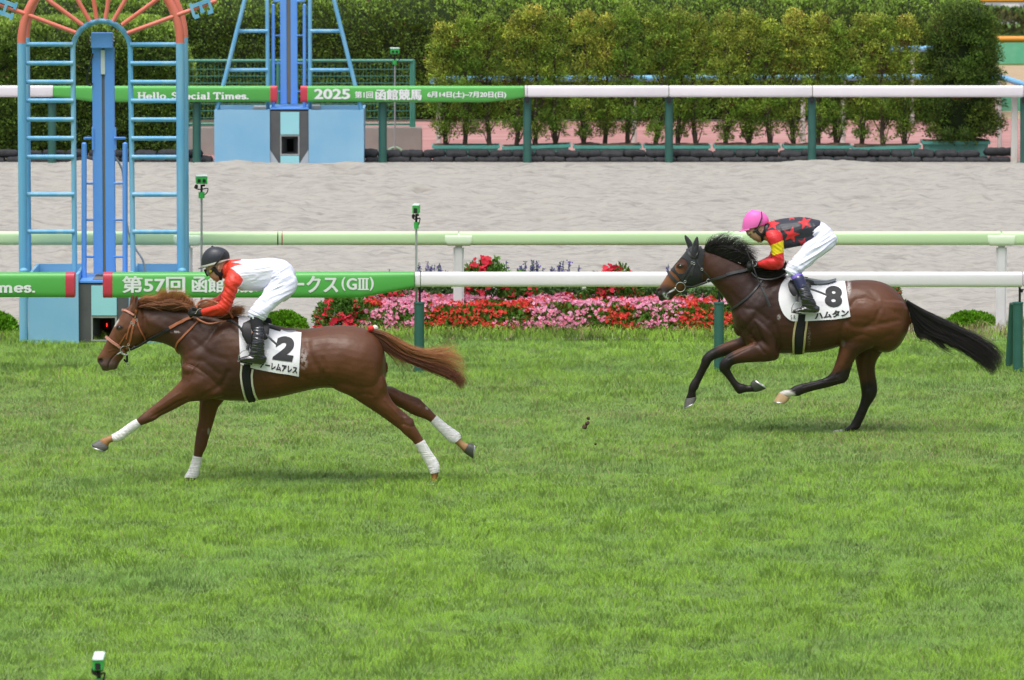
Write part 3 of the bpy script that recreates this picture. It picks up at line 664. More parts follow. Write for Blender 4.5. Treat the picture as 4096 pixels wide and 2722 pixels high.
# ================================================================ camera poles
M_cg = mat("camera_green", (.05, .48, .09), .4); M_cw = mat("camera_white", (.72, .88, .80), .4)
def campole(label, x, Y, ytop, ybase, bw, bd, front, s=None):
    s = s or ppm(Y); k = 1 / ppm(Y); t = empty('sensor_pole', P(x, ybase, Y), label, 'camera pole')
    T = P(x, ytop, Y); bh = 38 * s / 383 * k
    mb = MB(); c = T + Vector((0, 0, -bh / 2)); mb.box(c, (bw, bd, bh * .8), .004, rz=front); hb_ = mb.build('camera_box', M_cg, t)
    mb = MB(); mb.box(T + Vector((0, 0, -bh * .05)), (bw * 1.06, bd * 1.06, bh * .12), .004, rz=front); mb.build('sunshade', M_cw, hb_)
    R = Matrix.Rotation(front, 3, 'Z')
    mb = MB()
    if bw > .08:
        for dx in (-bw * .25, bw * .2): mb.box(c + R @ Vector((dx, -bd / 2 - .002, -bh * .05)), (bw * .28, .012, bh * .35), .003, rz=front)
    else: mb.box(c + R @ Vector((0, -bd / 2 - .002, -bh * .08)), (bw * .55, .012, bh * .5), .003, rz=front)
    mb.build('lens', M_blk, hb_)
    mb = MB(); q = T + Vector((0, 0, -bh)); mb.tube([q, q + Vector((0, 0, -bh * .8))], .012, 8)
    mb.tube(spline([q + Vector((-bw * .5, 0, 0)), q + Vector((-bw * .6, 0, -bh * .35)), q + Vector((-bw * .1, -.02, -bh * .5)), q + Vector((bw * .55, 0, -bh * .4)), q + Vector((bw * .45, 0, -bh * .9)), q + Vector((.02, 0, -bh * 1.1))], 5), .006, 6)
    mb.box(q + Vector((-bw * .45, 0, -bh * .2)), (.03, .04, .04), .006); mb.box(q + Vector((bw * .2, 0, -bh * .08)), (.03, .04, .02), .004); mb.build('mount', M_blk, t)
    mb = MB(); z = q + Vector((0, 0, -bh * .8)); mb.tube([z, z + Vector((0, 0, -bh * .65))], bw * .28 if bw > .08 else bw * .38, 14); mb.build('collar', M_cg, t)
    mb = MB(); mb.tube([z + Vector((0, 0, -bh * .6)), P(x, ybase, Y)], .0115 if s < 500 else .02, 12); mb.build('pole', M_galv, t)
    return t
campole('green camera box on a grey pole just right of the coral arch', 806, GY(1335) - .0, 702, 1335, .118, .12, .12)
campole('slim green camera box on a grey pole above the white rail joint', 1665, Y_TR + .10, 818, 1480, .064, .14, -.1)
campole('small green camera box on a pale pole in front of the wire fence', 1579, GY(618), 192, 618, .125, .12, .1)
campole('green camera box with white top at the bottom edge, nearest the viewer', 395, 35.2, 2622, 3880, .056, .27, .022, 520)
# ================================================================ PLANTS AND BACKGROUND
for nm, tr, am in (("leaf_hedge", .25, .6), ("leaf_tree", .45, .4), ("leaf_bed", .3, .5), ("petal", .3, .3)):
    mat(nm, (.1, .2, .03), .6, attr="Col", c2=(.8, .8, .75), nscale=3, namt=am, spec=.3, trans=tr)
def attr_normals(m, k, g=.45):
    nt_ = m.node_tree; n_ = nt_.nodes; at = n_.new("ShaderNodeAttribute"); at.attribute_name = "Nrm"; ge = n_.new("ShaderNodeNewGeometry")
    s1 = n_.new("ShaderNodeVectorMath"); s1.operation = 'SCALE'; s1.inputs[3].default_value = k; s2 = n_.new("ShaderNodeVectorMath"); s2.operation = 'SCALE'; s2.inputs[3].default_value = g
    a_ = n_.new("ShaderNodeVectorMath"); a_.operation = 'ADD'; b_ = n_.new("ShaderNodeVectorMath"); b_.operation = 'NORMALIZE'
    nt_.links.new(at.outputs["Vector"], s1.inputs[0]); nt_.links.new(ge.outputs["Normal"], s2.inputs[0]); nt_.links.new(s1.outputs[0], a_.inputs[0]); nt_.links.new(s2.outputs[0], a_.inputs[1]); nt_.links.new(a_.outputs[0], b_.inputs[0])
    for q in n_:
        if q.type in ('BSDF_PRINCIPLED', 'BSDF_TRANSLUCENT'): nt_.links.new(b_.outputs[0], q.inputs["Normal"])
attr_normals(MATS["leaf_hedge"], 1); attr_normals(MATS["leaf_tree"], 1)
def unit(a): return a / np.maximum(np.linalg.norm(a, axis=-1, keepdims=True), 1e-9)
def leaves(P0, N, size, cols, r, aspect=.5, up=.5, spread=.8):
    """diamond leaf sprays; returns V,F,C"""
    n = len(P0); d = unit(N + r.normal(0, spread, (n, 3)) + np.array([0, 0, up])); s = unit(np.cross(d, unit(r.normal(0, 1, (n, 3)))))
    L = (size * r.uniform(.6, 1.35, n))[:, None] if np.isscalar(size) else size[:, None]
    a = P0; tip = P0 + d * L; m = P0 + d * L * .5
    V = np.stack([a, m + s * L * aspect * .5, tip, m - s * L * aspect * .5], 1)
    F = np.arange(n * 4).reshape(n, 4); C = np.repeat(cols[:, None, :], 4, 1) * np.array([.8, 1, 1.12, 1])[None, :, None]
    return V.reshape(-1, 3), F, C.reshape(-1, 3)
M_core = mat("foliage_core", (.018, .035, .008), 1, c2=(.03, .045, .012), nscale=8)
M_bark = mat("bark", (.075, .055, .04), .95, c2=(.12, .095, .07), nscale=14, bump=.6)
def hedge(label, x0, x1, Yf, depth, h, rc, n, seed, cbase, ctop, cat='hedge', round_left=False, lean=0):
    """clipped hedge, rounded along its top and at its free ends"""
    r = np.random.default_rng(seed); t = empty('clipped_hedge', ((x0 + x1) / 2, Yf, 0), label, cat)
    # surface points: param along x, and around profile (front face, rounded top, top)
    prof = []; 
    L1 = h - rc; L2 = math.pi / 2 * rc; L3 = max(depth * .6 - rc, .1); tot = L1 + L2 + L3
    u = r.random(n) * tot; x = r.uniform(x0, x1, n)
    y = np.zeros(n); z = np.zeros(n); ny = np.zeros(n); nz = np.zeros(n)
    a = u < L1; b = (u >= L1) & (u < L1 + L2); c = u >= L1 + L2
    z[a] = u[a]; ny[a] = -1
    th = (u[b] - L1) / rc; y[b] = rc - rc * np.cos(th); z[b] = h - rc + rc * np.sin(th); ny[b] = -np.cos(th); nz[b] = np.sin(th)
    y[c] = rc + (u[c] - L1 - L2); z[c] = h; nz[c] = 1
    nx = np.zeros(n)
    # free end on the right: bring the surface round
    def rounding(x, y, z):
        e = np.clip((x - (x1 - rc * 1.4)) / (rc * 1.4), 0, 1); k = 1 - np.sqrt(np.clip(1 - e ** 2.2, 0, 1))
        return e, k
    e, k = rounding(x, y, z)
    y = y + k * depth * .5; zz = z * (1 - k * .55 * np.clip(z / h, 0, 1) ** 2); nx = e ** 1.5; z = zz
    y -= lean * (h - z)
    lump = (vnoise(x * 1.0 + z, z * 1.0 + y, 1.6, seed, 3) - .5) * .16 + (vnoise(x + y, z, 7, seed + 1, 2) - .5) * .11
    N = unit(np.stack([nx, ny, nz], -1)); Pn = np.stack([x, Yf + y, z], -1) + N * lump[:, None]
    keep = vnoise(x + y, z, 9, seed + 2, 2) + r.uniform(-.18, .18, n) > .30
    Pn, N, z2, nz2 = Pn[keep], N[keep], z[keep], N[keep][:, 2]
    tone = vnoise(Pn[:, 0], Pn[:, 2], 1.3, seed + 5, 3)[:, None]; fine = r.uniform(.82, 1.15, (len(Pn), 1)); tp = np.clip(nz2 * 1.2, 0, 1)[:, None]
    C = (np.array(cbase) * (1 - tp) + np.array(ctop) * tp) * (.7 + .6 * tone) * fine  # up-facing leaves painted lighter, the lit hedge top put into their colour
    brown = (r.random(len(Pn)) < .012)[:, None]; C = np.where(brown, np.array([.22, .10, .03]), C)
    V, F, Cc = leaves(Pn - N * .02, N, .055, C, r, .42, .5, .65)
    e_ = .02; f_ = lambda x, z: vnoise(x, z, 6, seed + 8, 2); gx = (f_(Pn[:, 0] + e_, Pn[:, 2]) - f_(Pn[:, 0] - e_, Pn[:, 2])) / (2 * e_); gz = (f_(Pn[:, 0], Pn[:, 2] + e_) - f_(Pn[:, 0], Pn[:, 2] - e_)) / (2 * e_)
    NN = N + np.stack([-gx, 0 * gx, -gz + 2.2], -1) * .22; npmesh('foliage', V, F, MATS["leaf_hedge"], t, cols=Cc, nrm=np.repeat(unit(NN), 4, 0))
    # inner body
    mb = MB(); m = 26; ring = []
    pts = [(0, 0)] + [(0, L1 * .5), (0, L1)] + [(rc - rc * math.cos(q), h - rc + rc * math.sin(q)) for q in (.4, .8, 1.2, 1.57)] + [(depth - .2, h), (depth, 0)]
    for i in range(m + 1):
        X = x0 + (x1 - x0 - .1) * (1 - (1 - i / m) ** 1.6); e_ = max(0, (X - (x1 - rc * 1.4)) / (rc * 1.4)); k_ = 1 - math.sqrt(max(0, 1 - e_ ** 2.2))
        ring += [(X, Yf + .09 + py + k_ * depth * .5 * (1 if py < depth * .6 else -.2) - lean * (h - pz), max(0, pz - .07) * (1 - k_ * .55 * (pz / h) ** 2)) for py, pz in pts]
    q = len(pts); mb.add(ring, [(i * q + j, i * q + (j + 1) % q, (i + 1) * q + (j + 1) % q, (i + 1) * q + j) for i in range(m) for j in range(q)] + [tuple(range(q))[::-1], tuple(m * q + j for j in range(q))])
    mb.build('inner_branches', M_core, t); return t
Y_LH = GY(608)
hx = P(762, 600, Y_LH).x
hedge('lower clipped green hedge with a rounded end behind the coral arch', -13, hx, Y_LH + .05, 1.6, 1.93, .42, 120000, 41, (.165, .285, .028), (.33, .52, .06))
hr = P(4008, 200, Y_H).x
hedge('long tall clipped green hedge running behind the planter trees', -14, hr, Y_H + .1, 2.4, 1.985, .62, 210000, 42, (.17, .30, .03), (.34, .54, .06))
# ---------------------------------------------------------------- planters and their trees
M_plant = mat("planter_teal", (.09, .37, .305), .55, c2=(.17, .48, .41), nscale=6, namt=.9, bump=.1, contrast=(.45, .75))
M_soil = mat("planter_soil", (.10, .065, .04), 1, c2=(.06, .04, .025), nscale=20, bump=.8)
Y_PL = GY(636)
ORD = ['first', 'second', 'third', 'fourth', 'fifth', 'sixth', 'seventh', 'eighth']
plx = [(1728, 2000), (2008, 2283), (2292, 2568), (2575, 2843), (2855, 3123), (3132, 3408), (3411, 3684), (3689, 3962)]
trx = [(1783, 1860, 1957), (2065, 2138, 2222), (2334, 2420, 2509), (2621, 2711, 2787), (2903, 2996, 3082), (3178, 3272, 3347), (3448, 3530, 3617)]
tops = [(95, 60, 70), (68, 38, 52), (58, 72, 26), (52, 44, 70), (66, 60, 95), (56, 62, 66), (75, 62, 72)]
def planter(i, xa, xb, top=583):
    a, b = P(xa, top, Y_PL - .0), P(xb, top, Y_PL); zt = a.z; dpt = .42; X0, X1 = a.x, b.x; f = 1 if i != 6 else 1
    t = empty('planter', ((X0 + X1) / 2, Y_PL, 0), ('pale teal trough, %s from the left of eight, holding conifers' % ORD[i]) if i < 7 else 'deep teal trough at the right end under the dark bushy conifer', 'planter', 'teal planters behind the sandbags')
    tl = .012 if i in (1, 6) else 0
    mb = MB(); n = 8; ins = .03
    def ringat(z, w_): return [(X0 + w_, Y_PL + w_, z), (X1 - w_, Y_PL + w_, z), (X1 - w_, Y_PL + dpt - w_, z), (X0 + w_, Y_PL + dpt - w_, z)]
    rs = [ringat(-.03, ins + .02), ringat(zt - .045, ins), ringat(zt - .045, 0), ringat(zt, 0), ringat(zt, .02), ringat(zt - .06, .035)]
    vs = [p for q in rs for p in q]; mb.add(vs, [(k * 4 + j, k * 4 + (j + 1) % 4, (k + 1) * 4 + (j + 1) % 4, (k + 1) * 4 + j) for k in range(5) for j in range(4)])
    if tl: mb.v = [(x, y, z + (tl * (x - (X0 + X1) / 2) * 3 if z > 0 else 0)) for x, y, z in mb.v]
    mb.build('trough', M_plant, t, smooth=False)
    mb = MB(); m = 14; vs = []
    for u in range(m + 1):
        for v in range(5):
            x = X0 + .03 + (X1 - X0 - .06) * u / m; y = Y_PL + .03 + (dpt - .06) * v / 4; vs.append((x, y, zt - .02 + .035 * pnoise(Vector((x * 5, y * 5, i))) + .02 * math.sin(v / 4 * math.pi) + (.02 if i > 1 else -.01)))
    mb.add(vs, [(u * 5 + v, (u + 1) * 5 + v, (u + 1) * 5 + v + 1, u * 5 + v + 1) for u in range(m) for v in range(4)]); mb.build('soil', M_soil, t)
    return zt
def conifer(label, cat, x, Y, z0, H, W, seed, yel, n_t=95, tuft=(.07, .135), grp=None, dark=1.0, low=.07, dens=60, bend=0, shape=1.0, prof=None):
    r = np.random.default_rng(seed); rr = random.Random(seed); t = empty('planter_conifer', (x, Y, z0), label, cat, grp)
    pts = []; bx = rr.uniform(-.05, .05) + bend
    for i in range(9):
        f = i / 8; pts.append(Vector((x + bx * math.sin(f * 3.1) + bend * f * .3 + rr.uniform(-.012, .012), Y + rr.uniform(-.02, .02), z0 - .03 + f * H * .9)))
    mb = MB(); mb.tube(pts, [.032 * (1 - .8 * i / 8) + .004 for i in range(9)], 9); trunk = mb.build('trunk', M_bark, t)
    # tufts
    cs = []; 
    for i in range(n_t):
        f = low + (1 - low) * rr.random() ** .85; wid = W * (.62 + .38 * math.sin(min(1, f * 1.25) * math.pi * .8)) * (1 if f < .82 else max(.35, 1 - (f - .82) * 3.2 * shape)) * (.55 if f < low + .08 else 1)
        if prof: wid = W * float(np.interp(f, prof[0], prof[1]))
        q = rr.uniform(0, 6.283); rad_ = math.sqrt(rr.random()) * .5 + .5 if rr.random() < .8 else rr.random()
        k = min(int(f * 8 / .9), 8); c = Vector((pts[k].x + math.cos(q) * wid * rad_, pts[k].y + math.sin(q) * wid * .8 * rad_, z0 + f * H + rr.uniform(-.05, .03)))
        if prof: c = c + Vector((rr.uniform(-.07, .07), rr.uniform(-.07, .07), 0))
        cs.append((c, f, rr.uniform(*tuft), q))
    mb = MB(); 
    for c, f, s_t, q in rr.sample(cs, min(26, len(cs))):
        k = max(0, min(int((f - .12) * 8 / .9), 8)); a = pts[k]; m = (a + c) / 2 - Vector((0, 0, .02)); mb.tube([a, m, c], [.011, .008, .004], 5)
    mb.build('branches', M_bark, trunk)
    Vs, Ns, Cs = [], [], []
    for c, f, s_t, q in cs:
        n = int(dens * (s_t / .08) ** 2); d = unit(r.normal(0, 1, (n, 3))); d[:, 2] = np.abs(d[:, 2]) * 1.1 - .35; d = unit(d)
        p = np.array(c) + d * s_t * np.array([1, 1, 1.15]) * r.uniform(.35, 1, (n, 1)); Vs.append(p); Ns.append(d)
        yv = np.clip(yel * .75 + (f - .6) * 1.3 * yel + rr.uniform(-.3, .3), 0, 1)
        g = np.array([.27, .52, .06]); g2 = np.array([.38, .60, .075]); yl = np.array([.82, .84, .12]); am = np.array([.95, .78, .15])
        base = (g * (1 - yv) + (yl if rr.random() > yel * .25 * f else am) * yv) if rr.random() < .8 else g2
        base = base * dark * rr.uniform(.50, 1.35)
        if rr.random() < .015: base = np.array([.20, .07, .03])
        Cs.append(np.tile(base, (n, 1)) * r.uniform(.6, 1.3, (n, 1)))
    Pn, N, C = np.concatenate(Vs), np.concatenate(Ns), np.concatenate(Cs)
    V, F, Cc = leaves(Pn, N, .034, C, r, .42, .35, .45)
    npmesh('crown', V, F, MATS["leaf_tree"], t, cols=Cc, nrm=np.repeat(unit(N + np.array([0, -.15, .25])), 4, 0)); return t
POS = ['left', 'middle', 'right']
for i, (xa, xb) in enumerate(plx):
    zt = planter(i, xa, xb, 583 if i < 6 else (586 if i == 6 else 566))
    if i == 7: continue
    for j, x in enumerate(trx[i]):
        X = P(x, 583, Y_PL + .2).x; zt_ = P(x, tops[i][j], Y_PL + .2).z; rr = random.Random(i * 7 + j)
        yel = [.55, .2, .35, .6, .6, .35, .75, .8, .15, .3, .35, .5, .6, .55, .5, .7, .6, .3, .55, .45, .5][i * 3 + j]
        conifer('%s-green upright conifer, %s of three in the %s trough from the left' % ('yellow' if yel > .45 else 'mid', POS[j], ORD[i]), 'conifer',
                X, Y_PL + .2 + rr.uniform(-.05, .05), zt - .02, zt_ - zt, .20 * rr.uniform(.88, 1.1), 100 + i * 5 + j, yel, grp='conifers in the teal troughs', n_t=rr.randint(112, 128),
                bend={3178: -.10, 2621: .05, 2787: -.03, 3082: -.08}.get(x, 0))
zt = P(0, 566, Y_PL).z
t = conifer('broad dark green bushy conifer in the trough at the right end', 'conifer', P(3843, 566, Y_PL + .25).x, Y_PL + .30, zt - .03, P(0, 38, Y_PL + .3).z - zt + .04, .57, 300, .02, n_t=520, tuft=(.08, .17), dark=.50, low=.02, dens=64, shape=.45, prof=([0, .1, .3, .6, .85, .95, 1.0], [.85, 1.0, .98, .90, .78, .60, .25]))
mb = MB(); c = Vector((P(3838, 0, Y_PL + .3).x, Y_PL + .32, 0)); zs = [zt, zt + .25, zt + .7, zt + 1.3, P(0, 90, Y_PL + .3).z]
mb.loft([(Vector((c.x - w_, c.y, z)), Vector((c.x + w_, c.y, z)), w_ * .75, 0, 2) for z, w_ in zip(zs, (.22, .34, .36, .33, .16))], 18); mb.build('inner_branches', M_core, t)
# ---------------------------------------------------------------- sandbags
M_bag = mat("sandbag_black", (.030, .031, .034), .85, c2=(.06, .06, .062), nscale=14, bump=.8, bscale=45)
def bagmesh(seed, L, h, d):
    rr = random.Random(seed); mb = MB(); ss = []
    for i in range(15):
        f = i / 14; e = (1 - abs(2 * f - 1) ** 9) ** .5; k = max(.12, e); hh = h * (.90 + rr.uniform(-.07, .07)) * k; x = (f - .5) * L
        dz = rr.uniform(-.006, .006); ss.append((Vector((x, 0, hh / 2 + dz)), Vector((x, 0, -hh / 2 + dz * .5)), d / 2 * (.35 + .65 * k), rr.uniform(-.1, .1), 2.6))
    mb.loft(ss, 16); return mb
M_net = M_bag
bags = []
def sandbag_protos():
    out = []
    for k in range(6):
        o = bagmesh(900 + k, .36, .135, .26).build('sandbag', M_bag); out.append(o)
    return out
prot = sandbag_protos(); used = [False] * 6
def put_bag(x, y, Y, dx=0, rz=0, sc=1, label=None):
    k = random.randrange(6); o = prot[k]
    if used[k]: o = o.copy(); COL.objects.link(o)
    used[k] = True
    o.location = P(x, y, Y); o.rotation_euler = (random.uniform(-.15, .15), random.uniform(-.05, .05), rz); o.scale = (sc, 1, 1)
    tag(o, label, 'sandbag', 'black sandbags laid in two courses along the far rail')
Y_SB = Y_FR + .33
lab = {0: 'black sandbag in the lower course along the far edge of the sand', 1: 'black sandbag in the upper course along the far edge of the sand'}
for (xa, xb, step) in ((-60, 850, 92), (1470, 4040, 89)):
    x = xa
    while x < xb:
        put_bag(x + 36, 643, Y_SB, label=lab[0], sc=random.uniform(.88, .98)); x += step
    x = xa
    while x < xb - (90 if xa > 0 else 0):
        put_bag(x, 617 + random.uniform(-3, 3), Y_SB + .05, label=lab[1], rz=random.uniform(-.1, .1), sc=random.uniform(.86, 1)); x += step
put_bag(3995, 608, Y_SB + .02, label='largest black sandbag, lying on top at the right end of the row', sc=1.25); 
# ---------------------------------------------------------------- wire fence on its wall
M_fg = mat("fence_green", (.06, .24, .17), .5, c2=(.09, .30, .22), nscale=4)
Y_F = GY(612); wf = empty('wire_fence', P(1200, 505, Y_F + .15), 'green wire mesh fence with a top rail behind the far goal frame', 'fence')
for x0, x1, y, rr_ in ((745, 1655, 244, 6.5), (745, 1650, 497, 5.5)):
    mb = MB(); mb.tube([P(x0, y, Y_F + .15), P(x1, y, Y_F + .15)], rr_ / 270, 10); mb.build('rail', M_fg, wf)
for x in (750, 1080, 1112, 1645, 1655):
    mb = MB(); mb.tube([P(x, 240, Y_F + .15 + (.02 if x == 1645 else 0)), P(x, 512, Y_F + .15)], 7 / 270, 10); mb.build('post', M_fg, wf)
mb = MB()
for y in (278, 305, 333, 360, 388, 416, 444, 472):
    for o in (0,): mb.box(((P(748, y, Y_F).x + P(1645, y, Y_F).x) / 2, Y_F + .15, P(0, y, Y_F + .15).z), (897 / 271, .006, .010))
x = 756
while x < 1642:
    mb.box((P(x, 0, Y_F + .15).x, Y_F + .156, (P(0, 250, Y_F + .15).z + P(0, 495, Y_F + .15).z) / 2), (.0045, .005, 243 / 271)); x += 14.5
mb.build('mesh_panel', M_fg, wf, smooth=False)
mb = MB(); a, b = P(752, 612, Y_F), P(1688, 512, Y_F); mb.box(((a.x + b.x) / 2, Y_F + .15, b.z / 2 - .02), (b.x - a.x, .30, b.z + .04), .012)
tag(mb.build('low_wall', M_conc, loc=((a.x + b.x) / 2, Y_F, 0), smooth=False), 'low weathered concrete wall carrying the green wire fence', 'wall')
mb = MB(); c = P(1580, 618, GY(618) + .03)
mb.tube([c + Vector((math.cos(q) * .115, 0, abs(math.sin(q)) * .10)) for q in np.linspace(0, math.pi, 14)], .016, 8)
mb.tube([c + Vector((math.cos(q) * .085, .03, abs(math.sin(q)) * .075)) for q in np.linspace(0, math.pi, 14)], .014, 8)
tag(mb.build('garden_hose', mat("hose_green", (.30, .48, .33), .4), loc=c), 'coiled pale green hose at the foot of the concrete wall', 'hose')
# ---------------------------------------------------------------- pipe rails behind the trees and at the right edge
M_pipe = mat("pipe_blue", (.17, .46, .74), .4, c2=(.30, .55, .72), nscale=2.5, namt=.5, stretch=(.6, 1, 4))
M_old = mat("post_old_white", (.60, .58, .54), .6, c2=(.36, .22, .12), nscale=5, namt=.7, stretch=(3, 3, .9), contrast=(.55, .8))
Y_P = GY(568)
pr = empty('pipe_rail', P(2900, 568, Y_P), 'sky blue pipe rail on rusty white posts behind the conifers', 'pipe rail')
mb = MB(); mb.tube(spline([P(1728, 325, Y_P - .3), P(1760, 318, Y_P - .1), P(1800, 317, Y_P)], 4) + [P(3900, 309, Y_P)] + spline([P(3955, 311, Y_P), P(4005, 312, Y_P - .1), P(4050, 325, Y_P - .9), P(4110, 345, Y_P - 2)], 4)[0:], 12 / 264, 14); mb.build('pipe', M_pipe, pr)
mb = MB(); mb.tube(spline([P(3960, 325, Y_P), P(3980, 330, Y_P - .05), P(3993, 345, Y_P - .1)], 4), 12 / 264, 12); mb.build('elbow', M_pipe, pr)
for x, y in ((1755, 568), (2537, 566), (3212, 566), (3372, 566)):
    mb = MB(); mb.tube([P(x, 572, Y_P + .03), P(x, 315, Y_P + .03)], 10 / 264, 12); mb.build('post', M_old, pr)
mb = MB(); mb.tube([P(3999, 603, GY(600)), P(3994, 330, GY(600))], 10.5 / 272, 14); mb.build('post', M_old, pr)
mb = MB(); a, b = P(4045, 656, Y_FR + .12), P(4070, 388, Y_FR + .12); mb.box(((a.x + b.x) / 2, Y_FR + .12, (a.z + b.z) / 2), (26 / 280, .05, b.z - a.z), .006)
tag(mb.build('post', M_old, loc=(a.x, Y_FR + .12, 0)), 'weathered flat white post between the last sandbag and the right edge', 'post')
D.objects[-1] if False else None
Y_P2 = GY(500); mb = MB(); mb.tube([P(3560, 196, Y_P2), P(3936, 196, Y_P2)], 12 / 250, 12); mb.ball(P(3940, 196, Y_P2), (.062, .062, .062), 12, 8)
p2 = empty('pipe_rail', P(3740, 490, Y_P2), 'upper blue pipe ending in a round cap against the tall hedge', 'pipe rail'); mb.build('pipe', M_pipe, p2)
for x in (3650, 3860):
    mb = MB(); mb.tube([P(x, 496, Y_P2), P(x, 198, Y_P2)], 8 / 250, 10); mb.build('post', M_old, p2)
M_or = mat("orange_pad", (.72, .29, .025), .5, c2=(.62, .25, .03), nscale=3); M_grn = mat("banner_canvas", (.10, .42, .25), .6, c2=(.20, .52, .34), nscale=2.2, contrast=(.45, .62))
for (y, Yq, th, lb) in ((158, GY(250), 13, 'orange padded pipe rail above a green canvas at the right edge'), (2, GY(92), 9, 'thin orange rail at the top right corner beyond the road')):
    t = empty('padded_rail', P(4050, y, Yq), lb, 'padded rail'); s3 = ppm(Yq)
    mb = MB(); mb.tube([P(3900 if y > 100 else 3880, y, Yq), P(4700, y, Yq)], th / s3, 14); mb.build('padding', M_or, t)
    for x in (3930, 4300, 4650):
        mb = MB(); A = P(x, y, Yq); mb.tube([A, Vector((A.x, A.y, -.03))], .03, 8); mb.build('post', M_old, t)
def canvas(label, x0, x1, yt, yb, Yq):
    mb = MB(); m = 24; vs = []
    for i in range(m + 1):
        for yy in (yb, yt):
            p = P(x0 + (x1 - x0) * i / m, yy, Yq); vs.append((p.x, Yq + .02 * math.sin(i * 1.3), p.z))
    vs2 = [(x, y + .006, z) for x, y, z in vs]; q = len(vs)
    fs = [(i * 2, i * 2 + 2, i * 2 + 3, i * 2 + 1) for i in range(m)] + [(i * 2 + q, i * 2 + 1 + q, i * 2 + 3 + q, i * 2 + 2 + q) for i in range(m)]
    mb.add(vs + vs2, fs); tag(mb.build('green_canvas', M_grn, loc=P((x0 + x1) / 2, yb, Yq), fixn=False), label, 'canvas')
canvas('green canvas with a pale round patch hanging below the orange rail', 3880, 4600, 171, 255, GY(255) - .05)
canvas('lower green canvas seen between the white posts at the right edge', 4000, 4600, 372, 445, GY(446))
for nm, (x0, x1), (yf, yb, h), cb, lb in (('verge_bush', (3975, 4120), (150, 92, .42), (.09, .17, .02), 'low sloping green bush beside the road at top right'),):
    r = np.random.default_rng(77); n = 9000; Yf = GY(yf); x = r.uniform(P(x0, yf, Yf).x, P(x1, yf, Yf).x + 2, n); y = r.uniform(0, 4, n); z = h * np.clip(1 - ((y - 1) / 3.2) ** 2, 0, 1) ** .5 * r.uniform(.6, 1, n) * (.75 + .5 * vnoise(x, y, 1.2, 3, 2)); z = np.where(y < .3, z * r.random(n), z)
    Pn = np.stack([x, Yf + y, z], -1); C = np.array(cb) * r.uniform(.5, 1.5, (n, 1)); C[y < .4] *= np.array([1.1, .6, .5])
    V, F, Cc = leaves(Pn, np.tile([0, -.4, .8], (n, 1)), .12, C, r, .5, .4, .6); o = npmesh(nm, V, F, MATS["leaf_hedge"], loc=P((x0 + x1) / 2, yf, Yf), cols=Cc, nrm=np.tile([0, -.4, .9], (len(V), 1))); tag(o, lb, 'bush')
# ---------------------------------------------------------------- round shrubs by the turf
def shrub(label, xc, ybase, wpx, hpx, seed, Yq=None, col=(.17, .40, .02)):
    Yq = Yq or GY(ybase); s = ppm(Yq); W = wpx / s / 2; H = hpx / s * 1.0; r = np.random.default_rng(seed); n = 9000
    c = P(xc, ybase, Yq); c.z = 0; t = empty('round_shrub', c, label, 'shrub'); d = unit(r.normal(0, 1, (n, 3))); d[:, 2] = np.abs(d[:, 2])
    k = .88 + .22 * vnoise(d[:, 0] * 2 + 5, d[:, 1] * 2 + d[:, 2] * 2 + 5, 3.5, seed, 2) + r.uniform(-.06, .05, n)
    Pn = np.array(c) + d * k[:, None] * np.array([W, W * .8, H * .92]); fine = r.uniform(.45, 1.35, (n, 1)); lump = (.5 + vnoise(d[:, 0] + 3, d[:, 2] * 2 + d[:, 1] + 3, 8, seed + 1, 2))[:, None]
    V, F, Cc = leaves(Pn - d * .03, d, .042, np.array(col) * fine * lump, r, .6, .5, .7); npmesh('foliage', V, F, MATS["leaf_bed"], t, cols=Cc)
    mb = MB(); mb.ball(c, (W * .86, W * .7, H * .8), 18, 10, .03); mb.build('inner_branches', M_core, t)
shrub('round bright green shrub at the left edge beside the blue box', -40, 1345, 240, 112, 1)
shrub('round bright green shrub behind the chestnut horse and its saddle', 1133, 1334, 205, 95, 2)
shrub('low bright green shrub on the dry verge at the right', 3885, 1309, 205, 68, 3)
# ---------------------------------------------------------------- flower bed
Yb0, Yb1 = GY(1336), GY(1336) + 1.15
xb0, xb1 = P(1400, 1330, Yb0).x, P(3560, 1330, Yb0).x
r = np.random.default_rng(55)
def bedh(x, y):
    f = np.clip((y - Yb0) / .28, 0, 1) ** .5; g = np.clip((x - xb0) / .15, 0, 1) ** .5 * np.clip((xb1 - x) / .2, 0, 1) ** .5
    return (.10 + .14 * f + .05 * (y - Yb0)) * g * (.85 + .35 * vnoise(x, y, 4, 61, 2)) * f ** .3
n = 42000; x = r.uniform(xb0, xb1, n); y = r.uniform(Yb0, Yb1, n); z = bedh(x, y) * r.uniform(.35, .97, n)
C = np.where((r.random(n) < .22)[:, None], np.array([.26, .15, .03]), np.array([.11, .26, .03])) * r.uniform(.5, 1.3, (n, 1))
V1, F1, C1 = leaves(np.stack([x, y, z], -1), np.tile([0, -.5, .6], (n, 1)), .045, C, r, .75, .2, .7)
nf = 14000; x = r.uniform(xb0, xb1, nf); y = np.where(r.random(nf) < .40, Yb0 + r.random(nf) * .12, r.uniform(Yb0, Yb1, nf)); hh = bedh(x, y); z = np.where(y < Yb0 + .13, hh * r.uniform(.3, 1.05, nf), hh * r.uniform(.92, 1.1, nf)) + .01
patch = vnoise(x, y * .8, 2.6, 75, 1) + r.uniform(-.12, .12, nf); pink = patch > np.quantile(patch, .42)
dens = vnoise(x, y + z * 2, 7, 72, 2) > .415; x, y, z, pink = x[dens], y[dens], z[dens], pink[dens]; nf = len(x)
